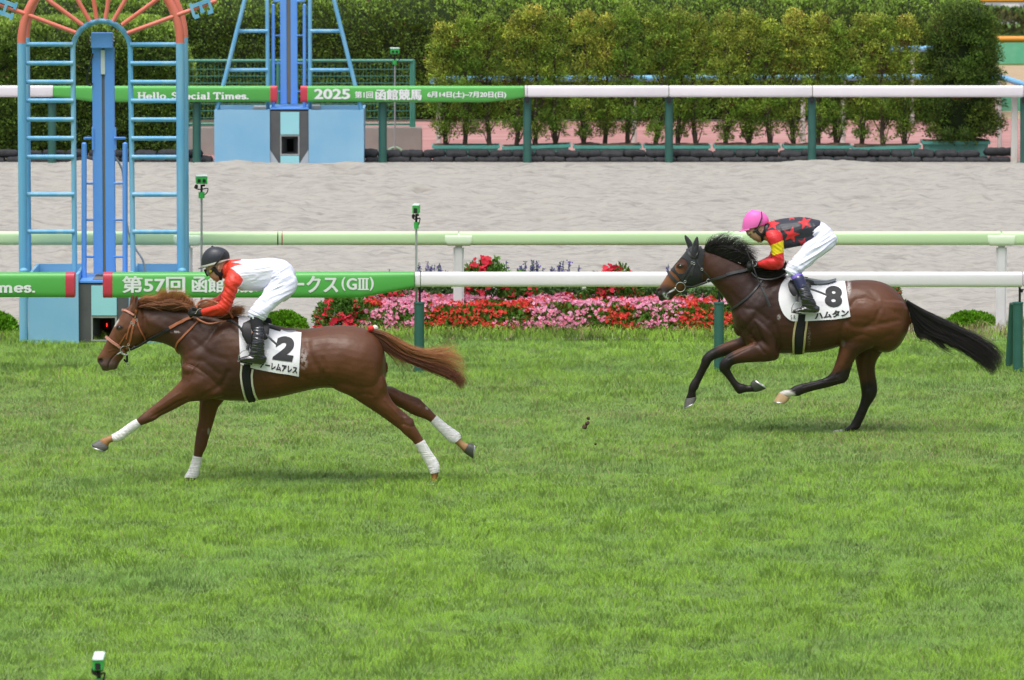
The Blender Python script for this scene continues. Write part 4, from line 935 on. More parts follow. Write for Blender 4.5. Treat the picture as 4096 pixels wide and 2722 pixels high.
fc = np.where(pink[:, None], np.array([.86, .26, .43]), np.array([.74, .045, .035])) * r.uniform(.75, 1.15, (nf, 1)); lite = (r.random(nf) < .35)[:, None] & pink[:, None]; fc = np.where(lite, np.array([.88, .42, .58]), fc)
def petals(Pn, fc, size, k, r, nrm=(0, -.75, .65)):
    n = len(Pn); N = unit(np.array(nrm) + r.normal(0, .4, (n, 3))); a = unit(np.cross(N, [0, 0, 1.0])); b = np.cross(N, a); Vs = []
    ph = r.uniform(0, 6.28, n); sz = size * r.uniform(.7, 1.3, n)
    for i in range(k):
        q = ph + 6.283 * i / k; d = a * np.cos(q)[:, None] + b * np.sin(q)[:, None]; s = np.cross(N, d); L = sz[:, None] * (1 if i % 2 else .8)
        Vs.append(np.stack([Pn, Pn + d * L * .6 + s * L * .5 + N * .004, Pn + d * L + N * .006, Pn + d * L * .6 - s * L * .5 + N * .004], 1))
    V = np.stack(Vs, 1).reshape(-1, 3); F = np.arange(len(V)).reshape(-1, 4); C = np.repeat(fc, k * 4, 0) * r.uniform(.85, 1.1, (len(V) // 4, 1)).repeat(4, 0); return V, F, C
V2, F2, C2 = petals(np.stack([x, y, z], -1), fc, .0215, 4, r)
ye = petals(np.stack([x, y, z], -1)[::3] + np.array([0, -.008, .004]), np.tile([.8, .5, .05], (len(x[::3]), 1)), .006, 3, r)
V = np.concatenate([V1, V2, ye[0]]); F = np.concatenate([F1, F2 + len(V1), ye[1] + len(V1) + len(V2)]); C = np.concatenate([C1, C2, ye[2]])
tag(npmesh('begonia_bed', V, F, MATS["petal"], loc=((xb0 + xb1) / 2, Yb0, 0), cols=C), kind='stuff', label='pink and red begonias filling the flower bed')
mb = MB(); mb.box(((xb0 + xb1) / 2, (Yb0 + Yb1) / 2 + .05, .02), (xb1 - xb0 - .1, Yb1 - Yb0 + .05, .10)); tag(mb.build('flower_bed_soil', M_soil, smooth=False), kind='structure')
def petunia(label, xc, W, H, seed, yo=.9, col=(.72, .03, .06), trail=False):
    r = np.random.default_rng(seed); Yq = Yb0 + yo; c = P(xc, 1330, Yq); c.z = 0; t = empty('petunia_bush', c, label, 'flower bush', 'red petunia bushes in the flower bed')
    n = int(5200 * W / .3); d = unit(r.normal(0, 1, (n, 3))); d[:, 2] = np.abs(d[:, 2]) ** .7; k = r.uniform(.55, 1.0, (n, 1)) ** .6
    Pn = np.array(c) + d * k * np.array([W, .3, H]) * (.8 + .4 * vnoise(d[:, 0] + 2, d[:, 2] + 2, 5, seed, 2))[:, None]
    C = np.array([.13, .28, .045]) * r.uniform(.45, 1.35, (n, 1)); V, F, Cc = leaves(Pn, d, .045, C, r, .5, .3, .7); f = npmesh('foliage', V, F, MATS["leaf_bed"], t, cols=Cc)
    n = int(95 * W / .3 * 1.7); d = unit(r.normal(0, 1, (n, 3))); d[:, 1] = -np.abs(d[:, 1]); d[:, 2] = np.abs(d[:, 2]); cl = vnoise(d[:, 0] + 4, d[:, 2] + 4, 3.4, seed + 9, 2) > .40; d = d[cl]; n = len(d)
    Pn = np.array(c) + d * np.array([W, .32, H]) * r.uniform(.9, 1.08, (n, 1)); V, F, Cc = petals(Pn, np.array(col) * r.uniform(.8, 1.25, (n, 1)), .042, 5, r); npmesh('flowers', V, F, MATS["petal"], t, cols=Cc)
petunia('red petunia bush trailing over the left end of the flower bed', 1365, .26, .42, 1, .25)
petunia('red petunia bush in the bed behind the left padded post', 1560, .22, .40, 2, 1.0)
petunia('tall red petunia bush rising above the white rail near its left joint', 1935, .30, .68, 3, 1.1)
petunia('red petunia bush between two blue salvia clumps, right of the tallest one', 2075, .24, .52, 14, 1.0)
petunia('wide red petunia bush in the bed left of the dark horse head', 2450, .36, .60, 4, 1.0)
petunia('red petunia bush under the neck of the dark horse', 2930, .30, .50, 5, 1.0)
petunia('red petunia bush showing just behind the dark horse croup', 3520, .28, .46, 6, 1.0)
def salvia(label, xc, W, seed, top=1050, n=16):
    r = np.random.default_rng(seed); rr = random.Random(seed); Yq = Yb0 + 1.25; c = P(xc, 1330, Yq); c.z = 0; t = empty('salvia_plant', c, label, 'flower plant', 'blue salvia plants behind the begonias')
    H = P(xc, top, Yq).z; m = 5200; d = unit(r.normal(0, 1, (m, 3))); d[:, 2] = np.abs(d[:, 2]); Pn = np.array(c) + np.stack([r.uniform(-W, W, m), r.uniform(-.2, .2, m), r.uniform(.1, H * .68, m) * (.8 + .3 * r.random(m))], -1)
    C = np.array([.16, .29, .10]) * r.uniform(.5, 1.5, (m, 1)); V, F, Cc = leaves(Pn, d, .075, C, r, .32, .1, .8); f = npmesh('foliage', V, F, MATS["leaf_bed"], t, cols=Cc)
    mb = MB(); Ps = []
    for i in range(n):
        x = c.x + rr.uniform(-W, W); y = c.y + rr.uniform(-.18, .18); h = H * rr.uniform(.80, 1.04); lx = rr.uniform(-.03, .03)
        mb.tube([(x, y, .1), (x + lx, y, h)], .004, 4); k = rr.randint(34, 48)
        zz = h - r.random(k) * .16; w_ = .009 * (1 - (h - zz - .08) / .2)
        Ps.append(np.stack([x + lx * zz / h + r.normal(0, 1, k) * w_, y + r.normal(0, 1, k) * w_, zz], -1))
    mb.build('stems', mat("stem_green", (.10, .17, .05), .7), t); Pn = np.concatenate(Ps)
    V, F, Cc = leaves(Pn, r.normal(0, 1, (len(Pn), 3)), .020, np.array([.15, .11, .48]) * r.uniform(.6, 1.3, (len(Pn), 1)), r, .7, .3, .3); npmesh('flower_spikes', V, F, MATS["petal"], t, cols=Cc)
salvia('blue salvia clump just right of the rail joint', 1730, .18, 1, 1050)
salvia('blue salvia clump right of the tallest petunia bush', 2080, .20, 2, 1048)
salvia('blue salvia clump in the middle of the white rail span', 2240, .20, 3, 1052)
salvia('blue salvia clump just in front of the dark horse nose', 2600, .20, 4, 1070, 9)
salvia('blue salvia clump under the dark horse jaw', 2800, .24, 5, 1085, 10)
salvia('short salvia clump behind the left padded post', 1590, .14, 6, 1085, 8)
# clods of turf thrown up by the hooves
M_clod = mat("clod_earth", (.07, .035, .028), 1, c2=(.12, .07, .05), nscale=30, bump=.6, bscale=60)
Y_C = GY(1905)
for i, (x, y, rr_, lb) in enumerate(((2353, 1674, 7.5, 'highest clod of earth flying above the turf'), (2349, 1694, 9.5, 'middle clod of earth flying above the turf'), (2339, 1708, 10.5, 'lowest of the three flying clods, trailing grass blades'), (2382, 1777, 5.5, 'small clod flying apart below the others'))):
    mb = MB(); s4 = ppm(Y_C); mb.ball(P(x, y, Y_C), (rr_ / s4, rr_ / s4 * .9, rr_ / s4 * .85), 10, 7, .22)
    o = mb.build('earth_clod', M_clod, loc=P(x, y, Y_C)); tag(o, lb, 'clod')
    if i == 2:
        mb = MB(); rr = random.Random(4)
        for k in range(16):
            a = P(x, y, Y_C); b = P(x + rr.uniform(-45, 15), y + rr.uniform(8, 32), Y_C + rr.uniform(-.02, .02)); mb.tube([a, (a + b) / 2 + Vector((rr.uniform(-.01, .01), 0, .004)), b], [.0016, .0014, .0006], 4)
        mb.build('grass_blades', mat("torn_grass", (.28, .42, .10), .6), o)
# ================================================================ HORSES
def tube_px(mb, k, pts, Yf, r, n=8, flat=None, sub=5):
    """pts in crop k, Yf float or list"""
    q = cv(k, pts); Ys = Yf if isinstance(Yf, (list, tuple)) else [Yf] * len(q)
    W = [P(x, y, Y) for (x, y), Y in zip(q, Ys)]
    W = spline(W, sub) if sub > 1 and len(W) > 2 else W
    rs = r
    if isinstance(r, (list, tuple)):
        rs = list(np.interp(np.linspace(0, len(r) - 1, len(W)), range(len(r)), r))
    mb.tube(W, rs, n, flat=flat); return mb
def bvh_of(obs):
    vs, fs = [], []
    for o in (obs if isinstance(obs, (list, tuple)) else [obs]):
        off = root_loc(o) if o.parent is None else root_loc(o); b = len(vs)
        vs += [v.co + off for v in o.data.vertices]; fs += [tuple(i + b for i in p.vertices) for p in o.data.polygons]
    return BVHTree.FromPolygons(vs, fs)
CAMP = Vector((0, 0, HC))
def hit(bvh, x, y, Y0, off=.005, Ydef=None):
    d = (P(x, y, Y0) - CAMP).normalized(); r = bvh.ray_cast(CAMP, d, 200)
    if r[0] is None: return P(x, y, Ydef if Ydef is not None else Y0), Vector((0, -1, 0))
    n = r[1] if r[1].dot(d) < 0 else -r[1]
    return r[0] + n * off, n
def hit_back(bvh, X, Z, Y0, off=.005):
    r = bvh.ray_cast(Vector((X, Y0 + 1.0, Z)), Vector((0, -1, 0)), 1.2)
    if r[0] is None or r[0].y < Y0: return None
    return r[0] + Vector((0, off, 0)), Vector((0, 1, 0))
def strap(mb, bvh, k, pts, Y0, w, th=.006, both=False, over=(0, 0), n_sub=6, off=.003):
    """leather ribbon lying on the surface; w world width. over: carry on round the silhouette at start/end"""
    q = cv(k, pts); q2 = []
    for i in range(len(q) - 1):
        m = max(2, int(math.hypot(q[i + 1][0] - q[i][0], q[i + 1][1] - q[i][1]) / n_sub))
        for j in range(m): q2.append((q[i][0] + (q[i + 1][0] - q[i][0]) * j / m, q[i][1] + (q[i + 1][1] - q[i][1]) * j / m))
    q2.append(q[-1])
    H = [hit(bvh, x, y, Y0, off) for x, y in q2]
    # smooth the depth a little
    ps = [h[0] for h in H]; ns = [h[1] for h in H]
    for _ in range(2): ps = [ps[0]] + [(ps[i - 1] + ps[i] * 2 + ps[i + 1]) / 4 for i in range(1, len(ps) - 1)] + [ps[-1]]
    chains = [(ps, ns)]
    if both:
        c2 = [(hit_back(bvh, p.x, p.z, Y0, off)) for p in ps]; c2 = [c for c in c2 if c]
        if len(c2) > 2: chains.append(([c[0] for c in c2], [c[1] for c in c2]))
        for e, use in ((0, over[0]), (-1, over[1])):
            if use and len(c2) > 2:
                a, b = ps[e], c2[e][0]; oth = ps[1 if e == 0 else -2]; out = (a - oth).normalized(); m = (a + b) / 2 + out * use
                chains.append(([a, a * .7 + b * .3 + out * use * .8, m, a * .3 + b * .7 + out * use * .8, b], [Vector((0, -1, 0)), (out - Vector((0, .6, 0))).normalized(), out, (out + Vector((0, .6, 0))).normalized(), Vector((0, 1, 0))]))
    for ps, ns in chains:
        vs = []; m = len(ps)
        for i in range(m):
            t = (ps[min(i + 1, m - 1)] - ps[max(i - 1, 0)]).normalized(); nn = ns[i]; s = t.cross(nn)
            s = s.normalized() if s.length > 1e-6 else Vector((0, 0, 1)); nn = s.cross(t)
            nn = nn if nn.dot(ns[i]) > 0 else -nn
            vs += [ps[i] - s * w / 2, ps[i] + s * w / 2, ps[i] + s * w * .42 + nn * th, ps[i] - s * w * .42 + nn * th]
        mb.add(vs, [(i * 4 + j, i * 4 + (j + 1) % 4, (i + 1) * 4 + (j + 1) % 4, (i + 1) * 4 + j) for i in range(m - 1) for j in range(4)] + [(3, 2, 1, 0), ((m - 1) * 4, (m - 1) * 4 + 1, (m - 1) * 4 + 2, (m - 1) * 4 + 3)])
    return mb
def ring_px(mb, k, c, rx, Y, r, ry=None, n=24, tilt=0):
    ry = ry or rx; pts = []
    for i in range(n + 1):
        q = 2 * math.pi * i / n; x = math.cos(q) * rx; y = math.sin(q) * ry
        pts.append((c[0] + x * math.cos(tilt) - y * math.sin(tilt), c[1] + x * math.sin(tilt) + y * math.cos(tilt)))
    return tube_px(mb, k, pts, Y, r, 8, sub=1)
def sheet_on(bvh, k, outline_cols, Y0, off, nv=14, sub=3, th=.004, far=True):
    """cloth given as columns (topx,topy,botx,boty) in crop k, laid on the body, mirrored to the far side"""
    cols = [cv(k, [(c[0], c[1]), (c[2], c[3])]) for c in outline_cols]
    arr = crsec([(a[0], a[1], b[0], b[1]) for a, b in cols], sub); G = []
    for c in arr:
        row = []
        for j in range(nv + 1):
            f = j / nv; x = c[0] + (c[2] - c[0]) * f; y = c[1] + (c[3] - c[1]) * f
            h, n = hit(bvh, x, y, Y0, off)
            if j == 0: h = Vector((h.x, Y0 - .0, h.z)) if abs(h.y - Y0) < .2 else h
            row.append(h)
        G.append(row)
    # relax depth so that it hangs like cloth
    for _ in range(4):
        G2 = [[p.copy() for p in r_] for r_ in G]
        for i in range(1, len(G) - 1):
            for j in range(2, nv): G2[i][j].y = min(G[i][j].y, (G[i - 1][j].y + G[i + 1][j].y + G[i][j - 1].y + G[i][j + 1].y) / 4)
        G = G2
    mb = MB(); m = len(G)
    def add(Gr, s):
        vs = [p for r_ in Gr for p in r_]; vs2 = [p + Vector((0, s * th, 0)) for p in vs]; q = len(vs); w_ = nv + 1
        fs = [(i * w_ + j, i * w_ + j + 1, (i + 1) * w_ + j + 1, (i + 1) * w_ + j) for i in range(m - 1) for j in range(nv)]
        fs2 = [tuple(x + q for x in f[::-1]) for f in fs]
        rim = [(i * w_ + nv, i * w_ + nv + q, (i + 1) * w_ + nv + q, (i + 1) * w_ + nv) for i in range(m - 1)] + [(j, j + 1, j + 1 + q, j + q) for j in range(nv)] + [((m - 1) * w_ + j, (m - 1) * w_ + j + q, (m - 1) * w_ + j + 1 + q, (m - 1) * w_ + j + 1) for j in range(nv)]
        mb.add(vs + vs2, fs + fs2 + rim)
    add(G, -1)
    if far: add([[Vector((p.x, 2 * Y0 - p.y + .002, p.z)) for p in r_] for r_ in G], 1)
    return mb
def text_on(mb, bvh, k, s, box, Y0, off=.006, bold=.006, shear=(0, 0), cut=2, poly=None):
    """box corners in crop k: top-left, top-right, bottom-left (parallelogram)"""
    V, F = text_geo(s, bold, 5); (tl, tr, bl) = cv(k, box)
    bm = bmesh.new(); vv = [bm.verts.new((a, b, 0)) for a, b in V]
    for f in F:
        try: bm.faces.new([vv[i] for i in f])
        except ValueError: pass
    bmesh.ops.triangulate(bm, faces=bm.faces[:])
    for _ in range(cut):
        lim = .13; es = [e for e in bm.edges if e.calc_length() > lim]
        if not es: break
        bmesh.ops.subdivide_edges(bm, edges=es, cuts=1); bmesh.ops.triangulate(bm, faces=bm.faces[:])
    bm.verts.index_update(); pts = []
    for v in bm.verts:
        a, b = v.co.x, 1 - v.co.y
        x = tl[0] + (tr[0] - tl[0]) * a + (bl[0] - tl[0]) * b; y = tl[1] + (tr[1] - tl[1]) * a + (bl[1] - tl[1]) * b
        pts.append(hit(bvh, x, y, Y0, off)[0])
    mb.add(pts, [tuple(v.index for v in f.verts) for f in bm.faces]); bm.free(); return mb
def hair(name, m, parent, k, guides, n, Y0, ysp, r0, seed, noise=6, segs=9, cols=None, droop=0, lenv=.25):
    """tapered locks between guide lines (crop k)"""
    rr = np.random.default_rng(seed); G = [np.array(crsec(cv(k, g), 6)) for g in guides]; L = 24
    G = [np.stack([np.interp(np.linspace(0, len(g) - 1, L), range(len(g)), g[:, c]) for c in (0, 1)], -1) for g in G]
    NS = segs; Vs, Cs = [], []; sc = CR[k][2]
    for i in range(n):
        u = rr.random() * (len(G) - 1); a = int(u); f = u - a; path = G[a] * (1 - f) + G[min(a + 1, len(G) - 1)] * f
        e = 1 - rr.random() ** 2 * lenv; ts = np.linspace(0, (L - 1) * e, NS); p = np.stack([np.interp(ts, range(L), path[:, c]) for c in (0, 1)], -1)
        t = np.linspace(0, 1, NS); cl = int(rr.integers(0, 60)); r2 = np.random.default_rng(seed * 100 + cl)
        # shared clump wave plus individual stray
        d = np.gradient(p, axis=0); d /= np.maximum(np.hypot(d[:, 0], d[:, 1])[:, None], 1e-6); nrm = np.stack([-d[:, 1], d[:, 0]], -1)
        wob = (r2.normal(0, 1) * t ** 1.3 * noise * .8 + np.sin(t * r2.uniform(3, 8) + r2.uniform(0, 6)) * noise * .35 * t + rr.normal(0, 1) * t ** 1.5 * noise * .55 + rr.normal(0, 1) * noise * .25)
        p = p + nrm * wob[:, None]; y0 = rr.uniform(-1, 1) * ysp; yo = y0 * (1 + t * .5) + r2.normal(0, 1) * ysp * .5 * t
        W = np.array([P(p[j, 0], p[j, 1], Y0 + yo[j]) for j in range(NS)])
        T = unit(np.gradient(W, axis=0)); A = unit(np.cross(T, [0, 1.0, .01])); B = np.cross(T, A)
        R = r0 * rr.uniform(.5, 1.4) * np.clip((1.02 - t) * 1.4, .04, 1) ** .8
        for q in range(3):
            an = 2.094 * q; Vs.append(W + (A * math.cos(an) + B * math.sin(an)) * R[:, None])
        if cols is not None:
            c0 = np.array(cols[0]) * (1 - t[:, None]) + np.array(cols[1]) * t[:, None]; c = c0 * rr.uniform(.55, 1.45); Cs += [c, c, c]
    V = np.stack(Vs).reshape(n, 3, NS, 3).transpose(0, 2, 1, 3).reshape(-1, 3)
    C = np.stack(Cs).reshape(n, 3, NS, 3).transpose(0, 2, 1, 3).reshape(-1, 3) if cols is not None else None
    b = (np.arange(n) * NS * 3)[:, None, None]; s = (np.arange(NS - 1) * 3)[None, :, None]; q = np.array([[0, 1, 4, 3], [1, 2, 5, 4], [2, 0, 3, 5]])
    F = (b[..., None] + s[..., None] + q[None, None]).reshape(-1, 4)
    return npmesh(name, V, F, m, parent, cols=C, smooth=True)
def muscle_fn(lines, blobs, Y0, k='Z'):
    def fn(px, py, no, co):
        d = np.zeros(len(px)); side = np.clip(np.abs(no[:, 1]) * 1.6 - .25, 0, 1)
        for kk, pts, wd, dep in lines:
            q = cv(kk, pts); ds = segdist(px, py, q); w_ = wd * 1.2; dep = dep * 1.0
            L = np.exp(-(ds / w_) ** 2); x0, y0 = q[0]; x1, y1 = q[-1]
            d += dep * L
        for kk, c, rx, ry, an, h in blobs:
            (cx, cy), = cv(kk, [c]); s = CR[kk][2]; a = math.radians(an); dx, dy = px - cx, py - cy
            u = (dx * math.cos(a) + dy * math.sin(a)) / (rx / s); v = (-dx * math.sin(a) + dy * math.cos(a)) / (ry / s)
            r2_ = u * u + v * v; d += 1.1 * h * np.exp(-r2_ * 1.2)
        d += ((vnoise(px, py, .020, 90, 2) - .5) * .008 + (vnoise(px * 1.0, py, .06, 91, 2) - .5) * .0018) * side
        return d * side
    return fn
M_coat = mat("horse_coat", (.1, .05, .03), .50, attr="Col", c2=(.78, .76, .74), nscale=7, namt=.45, spec=.32, bump=.12, bscale=90)
_n = M_coat.node_tree.nodes; _l = M_coat.node_tree.links; _z = _n.new("ShaderNodeTexNoise"); _z.inputs["Scale"].default_value = 3; _z.inputs["Detail"].default_value = 7
_m = _n.new("ShaderNodeMapRange"); _m.inputs["From Min"].default_value = .3; _m.inputs["From Max"].default_value = .7; _m.inputs["To Min"].default_value = .34; _m.inputs["To Max"].default_value = .48
_n["Principled BSDF"].inputs["Coat Roughness"].default_value = .32; _t = _n.new("ShaderNodeTexCoord"); _l.new(_t.outputs["Object"], _z.inputs["Vector"]); _l.new(_z.outputs[0], _m.inputs[0]); _l.new(_m.outputs[0], _n["Principled BSDF"].inputs["Roughness"])
M_hair = mat("horse_hair", (.1, .05, .03), .5, attr="Col", c2=(.8, .8, .8), nscale=20, namt=.3, spec=.5, trans=.12)
M_hoof = mat("hoof_grey", (.13, .125, .115), .55, c2=(.08, .075, .07), nscale=30, stretch=(1, 1, 6), bump=.3)
M_hoof_tan = mat("hoof_tan", (.46, .30, .15), .5, c2=(.60, .42, .24), nscale=25)
M_shoe = mat("steel_shoe", (.5, .5, .5), .35, metal=.8)
M_wrap = mat("leg_wrap", (.82, .79, .80), .85, c2=(.66, .66, .62), nscale=9, bump=1.0, bscale=28, stretch=(.4, .4, 5.5), namt=.5)
M_tan_l = mat("tan_leather", (.36, .115, .045), .5, c2=(.27, .08, .03), nscale=20)
M_pinkl = mat("padded_leather", (.50, .22, .16), .5)
M_blk_l = mat("black_leather", (.014, .013, .014), .5, spec=.4)
M_steel = mat("bit_steel", (.55, .55, .53), .25, metal=.9)
M_cloth = mat("saddle_cloth", (.83, .81, .84), .85, bump=.25, bscale=14, c2=(.72, .75, .77), nscale=5)
M_num = mat("cloth_black_print", (.025, .025, .028), .7)
M_web = mat("black_web", (.012, .012, .014), .85, bump=.3, bscale=120)
M_pad = mat("girth_pad", (.72, .68, .58), .8)
M_eye = mat("horse_eye", (.008, .005, .004), .06, spec=.9, coat=1)
def skin_patch(body, mask, name, m, parent, off=.004):
    """a close-fitting cover cut from the body surface: faces whose corners all pass mask(px,py,no)"""
    me = body.data; nv = len(me.vertices); co = np.empty(nv * 3); me.vertices.foreach_get("co", co); co = co.reshape(-1, 3) + np.array(root_loc(body))
    no = np.empty(nv * 3); me.vertices.foreach_get("normal", no); no = no.reshape(-1, 3); px, py = proj(co); ok = mask(px, py, no, co)
    F = np.array([p.vertices[:] for p in me.polygons if len(p.vertices) == 4]); F = F[ok[F].all(1)]; used = np.unique(F); mp = -np.ones(nv, int); mp[used] = np.arange(len(used)); F = mp[F]
    V = co[used] + no[used] * off; V2 = co[used] - no[used] * .002; E = {}
    for f in F.tolist():
        for i in range(4):
            a, b = f[i], f[(i + 1) % 4]; E[(a, b)] = 1
    n = len(V); rim = np.array([(b, a, a + n, b + n) for a, b in E if (b, a) not in E]).reshape(-1, 4)
    return npmesh(name, np.concatenate([V, V2]), np.concatenate([F, rim]), m, parent, smooth=True)
def hoof(parent, k, rows, Y0, m=None, w=.055, shoe=True):
    """rows (front,back) pairs from coronet to sole"""
    mb = MB(); rs = sec(k, rows); secs = []
    for r in rs:
        Y = Y0 + r[5]; secs.append((P(r[0], r[1], Y), P(r[2], r[3], Y), r[4], -.0, 2.3))
    T0, B0, w0, _, _ = secs[0]
    mb.loft(secs, 22); h = mb.build('hoof', m or M_hoof, parent)
    if shoe:
        T, B, w_, _, _ = secs[-1]; T1, B1 = secs[-2][:2]; dn = (((T + B) - (T1 + B1)) / 2); dn = dn.normalized() if dn.length > 1e-6 else Vector((0, 0, -1)); c = (T + B) / 2; a = (T - B) / 2
        pts = [c + dn * .004 + a * (.92 * math.cos(q)) + Vector((0, w_ * .92 * math.sin(q), 0)) for q in np.linspace(-2.5, 2.5, 20)]
        mb = MB(); mb.tube(pts, .007, 6); mb.build('horseshoe', M_shoe, h)
    return h
def wrap(parent, k, rows, Y0, name='leg_wrap'):
    mb = MB(); rs = [list(r) for r in crsec(sec(k, rows), 6)]; secs = []; m = len(rs)
    for i, r in enumerate(rs):
        Y = Y0 + r[5]; T, B = P(r[0], r[1], Y), P(r[2], r[3], Y); d = (T - B).normalized() * (.0055 + .0016 * math.sin(i * 1.9)); secs.append((T + d, B - d, r[4] + .006 + .0016 * math.sin(i * 1.9), 0, 2))
    T, B, w_, e, p = secs[0]; secs = [(T - (T - B) * .06, B + (T - B) * .06, w_ * .85, e, p)] + secs
    T, B, w_, e, p = secs[-1]; secs.append((T - (T - B) * .06, B + (T - B) * .06, w_ * .85, e, p))
    mb.loft(secs, 24); return mb.build(name, M_wrap, parent)
def mix3(a, b, t): return a * (1 - t[:, None]) + b * t[:, None]
def near(px, py, k, pts, w):
    return np.exp(-(segdist(px, py, cv(k, pts)) / w) ** 2)
def ell(px, py, k, c, rx, ry, soft=.25, an=0):
    (cx, cy), = cv(k, [c]); s = CR[k][2]; a = math.radians(an); dx, dy = (px - cx), (py - cy)
    u = (dx * math.cos(a) + dy * math.sin(a)) / (rx / s); v = (-dx * math.sin(a) + dy * math.cos(a)) / (ry / s)
    return np.clip((1 + soft - np.hypot(u, v)) / (2 * soft), 0, 1)
# ---------------------------------------------------------------- chestnut horse number 2
Y1 = GY(1930)
h1 = empty('horse', P(1150, 1928, Y1), 'bright chestnut racehorse number 2 at full stretch with white leg wraps', 'horse')
mb = MB()
BODY1 = [(752, 1400, 745, 1490, .07, 0), (790, 1335, 770, 1560, .16, 0), (860, 1290, 835, 1592, .215, 0), (950, 1268, 915, 1603, .25, 0), (1060, 1292, 1010, 1603, .275, 0), (1150, 1312, 1120, 1588, .285, 0),
         (1230, 1316, 1230, 1562, .28, 0), (1300, 1306, 1300, 1551, .28, 0), (1370, 1302, 1370, 1560, .285, 0), (1430, 1308, 1440, 1590, .285, 0), (1490, 1330, 1497, 1590, .25, 0), (1528, 1375, 1526, 1560, .17, 0), (1541, 1425, 1540, 1520, .07, 0), (1545, 1450, 1545, 1495, .02, 0)]
limb(mb, BODY1, Y1, egg=.10, pw=2.15, n=36)
limb(mb, sec('A', [(505, 755, 690, 1115, .06), (600, 742, 730, 1118, .066), (700, 742, 790, 1130, .07), (800, 748, 860, 1152, .075), (900, 757, 930, 1190, .08), (1020, 772, 990, 1250, .09), (1150, 792, 1012, 1330, .115), (1320, 818, 1006, 1420, .15), (1500, 848, 1010, 1500, .175), (1640, 856, 1050, 1560, .19)]), Y1, egg=.22, n=32)
limb(mb, sec('K', [(690, 290, 960, 770, .070), (590, 350, 935, 930, .088), (500, 445, 870, 1000, .100), (425, 560, 780, 1052, .100), (345, 690, 690, 1115, .090), (275, 830, 590, 1155, .074), (205, 970, 530, 1215, .060), (145, 1090, 490, 1290, .054), (85, 1190, 445, 1345, .053), (42, 1262, 415, 1400, .054), (40, 1320, 400, 1450, .052), (85, 1400, 345, 1478, .045), (115, 1445, 280, 1480, .030)]), Y1, egg=-.08, pw=2.2, n=32)
# ears
for yo, pts in ((-.062, [(640, 440, 760, 470, .035), (660, 340, 775, 360, .032), (680, 250, 788, 270, .026), (700, 190, 780, 215, .018), (720, 150, 765, 180, .011), (738, 136, 752, 150, .008)]), (.06, [(600, 400, 740, 430, .03), (620, 290, 720, 310, .026), (628, 220, 722, 240, .022), (640, 165, 715, 190, .016), (655, 122, 690, 145, .010), (662, 114, 672, 124, .008)])):
    limb(mb, sec('K', pts, yo), Y1, round_ends=False)
# near fore, reaching forward
NF1 = [(1010, 60, 1500, 330, .085), (1015, 190, 1440, 380, .090), (960, 262, 1290, 420, .080), (880, 340, 1190, 432, .066), (800, 410, 1090, 443, .056), (730, 468, 1000, 488, .049), (660, 520, 900, 540, .043), (612, 560, 805, 585, .041), (575, 592, 735, 633, .043), (550, 618, 660, 665, .038), (541, 625, 592, 690, .030), (470, 668, 515, 740, .027), (400, 720, 452, 784, .028), (335, 762, 400, 830, .033), (288, 788, 345, 854, .034), (255, 798, 288, 860, .028), (200, 815, 252, 885, .028), (152, 838, 247, 920, .030)]
limb(mb, sec('C', NF1, -.14), Y1)
FF1 = [(1180, 300, 1500, 360, .085), (1200, 420, 1450, 438, .072), (1197, 520, 1395, 510, .058), (1190, 640, 1352, 650, .046), (1172, 720, 1328, 728, .043), (1157, 830, 1294, 838, .045), (1147, 900, 1276, 912, .043), (1140, 990, 1232, 1002, .033), (1112, 1100, 1208, 1105, .029), (1087, 1165, 1193, 1170, .034), (1058, 1215, 1180, 1220, .035), (1036, 1262, 1140, 1272, .030)]
limb(mb, sec('C', FF1, .13), Y1)
NH1 = [(270, 60, 860, 60, .095), (300, 200, 985, 170, .118), (390, 335, 1028, 290, .118), (590, 428, 1045, 400, .100), (760, 535, 1105, 505, .080), (950, 660, 1190, 583, .064), (1120, 785, 1285, 665, .052), (1180, 830, 1335, 705, .050), (1220, 872, 1352, 760, .048), (1290, 930, 1400, 845, .042), (1352, 995, 1453, 935, .034), (1428, 1118, 1540, 1080, .030), (1500, 1245, 1612, 1185, .032), (1530, 1312, 1643, 1262, .036), (1545, 1345, 1636, 1330, .032), (1552, 1400, 1622, 1400, .030), (1540, 1425, 1628, 1430, .032)]
limb(mb, sec('D', NH1, -.125), Y1)
FH1 = [(700, 280, 930, 200, .08), (850, 400, 1010, 300, .08), (1000, 480, 1098, 320, .080), (1180, 565, 1190, 368, .066), (1290, 628, 1325, 424, .054), (1375, 668, 1400, 452, .050), (1432, 685, 1452, 500, .047), (1485, 705, 1545, 592, .040), (1540, 738, 1608, 662, .032), (1622, 822, 1700, 742, .029), (1702, 902, 1785, 805, .030), (1770, 965, 1880, 875, .035), (1822, 985, 1895, 925, .033), (1878, 1030, 1930, 968, .028), (1930, 1088, 1985, 990, .030)]
limb(mb, sec('D', FH1, .13), Y1)
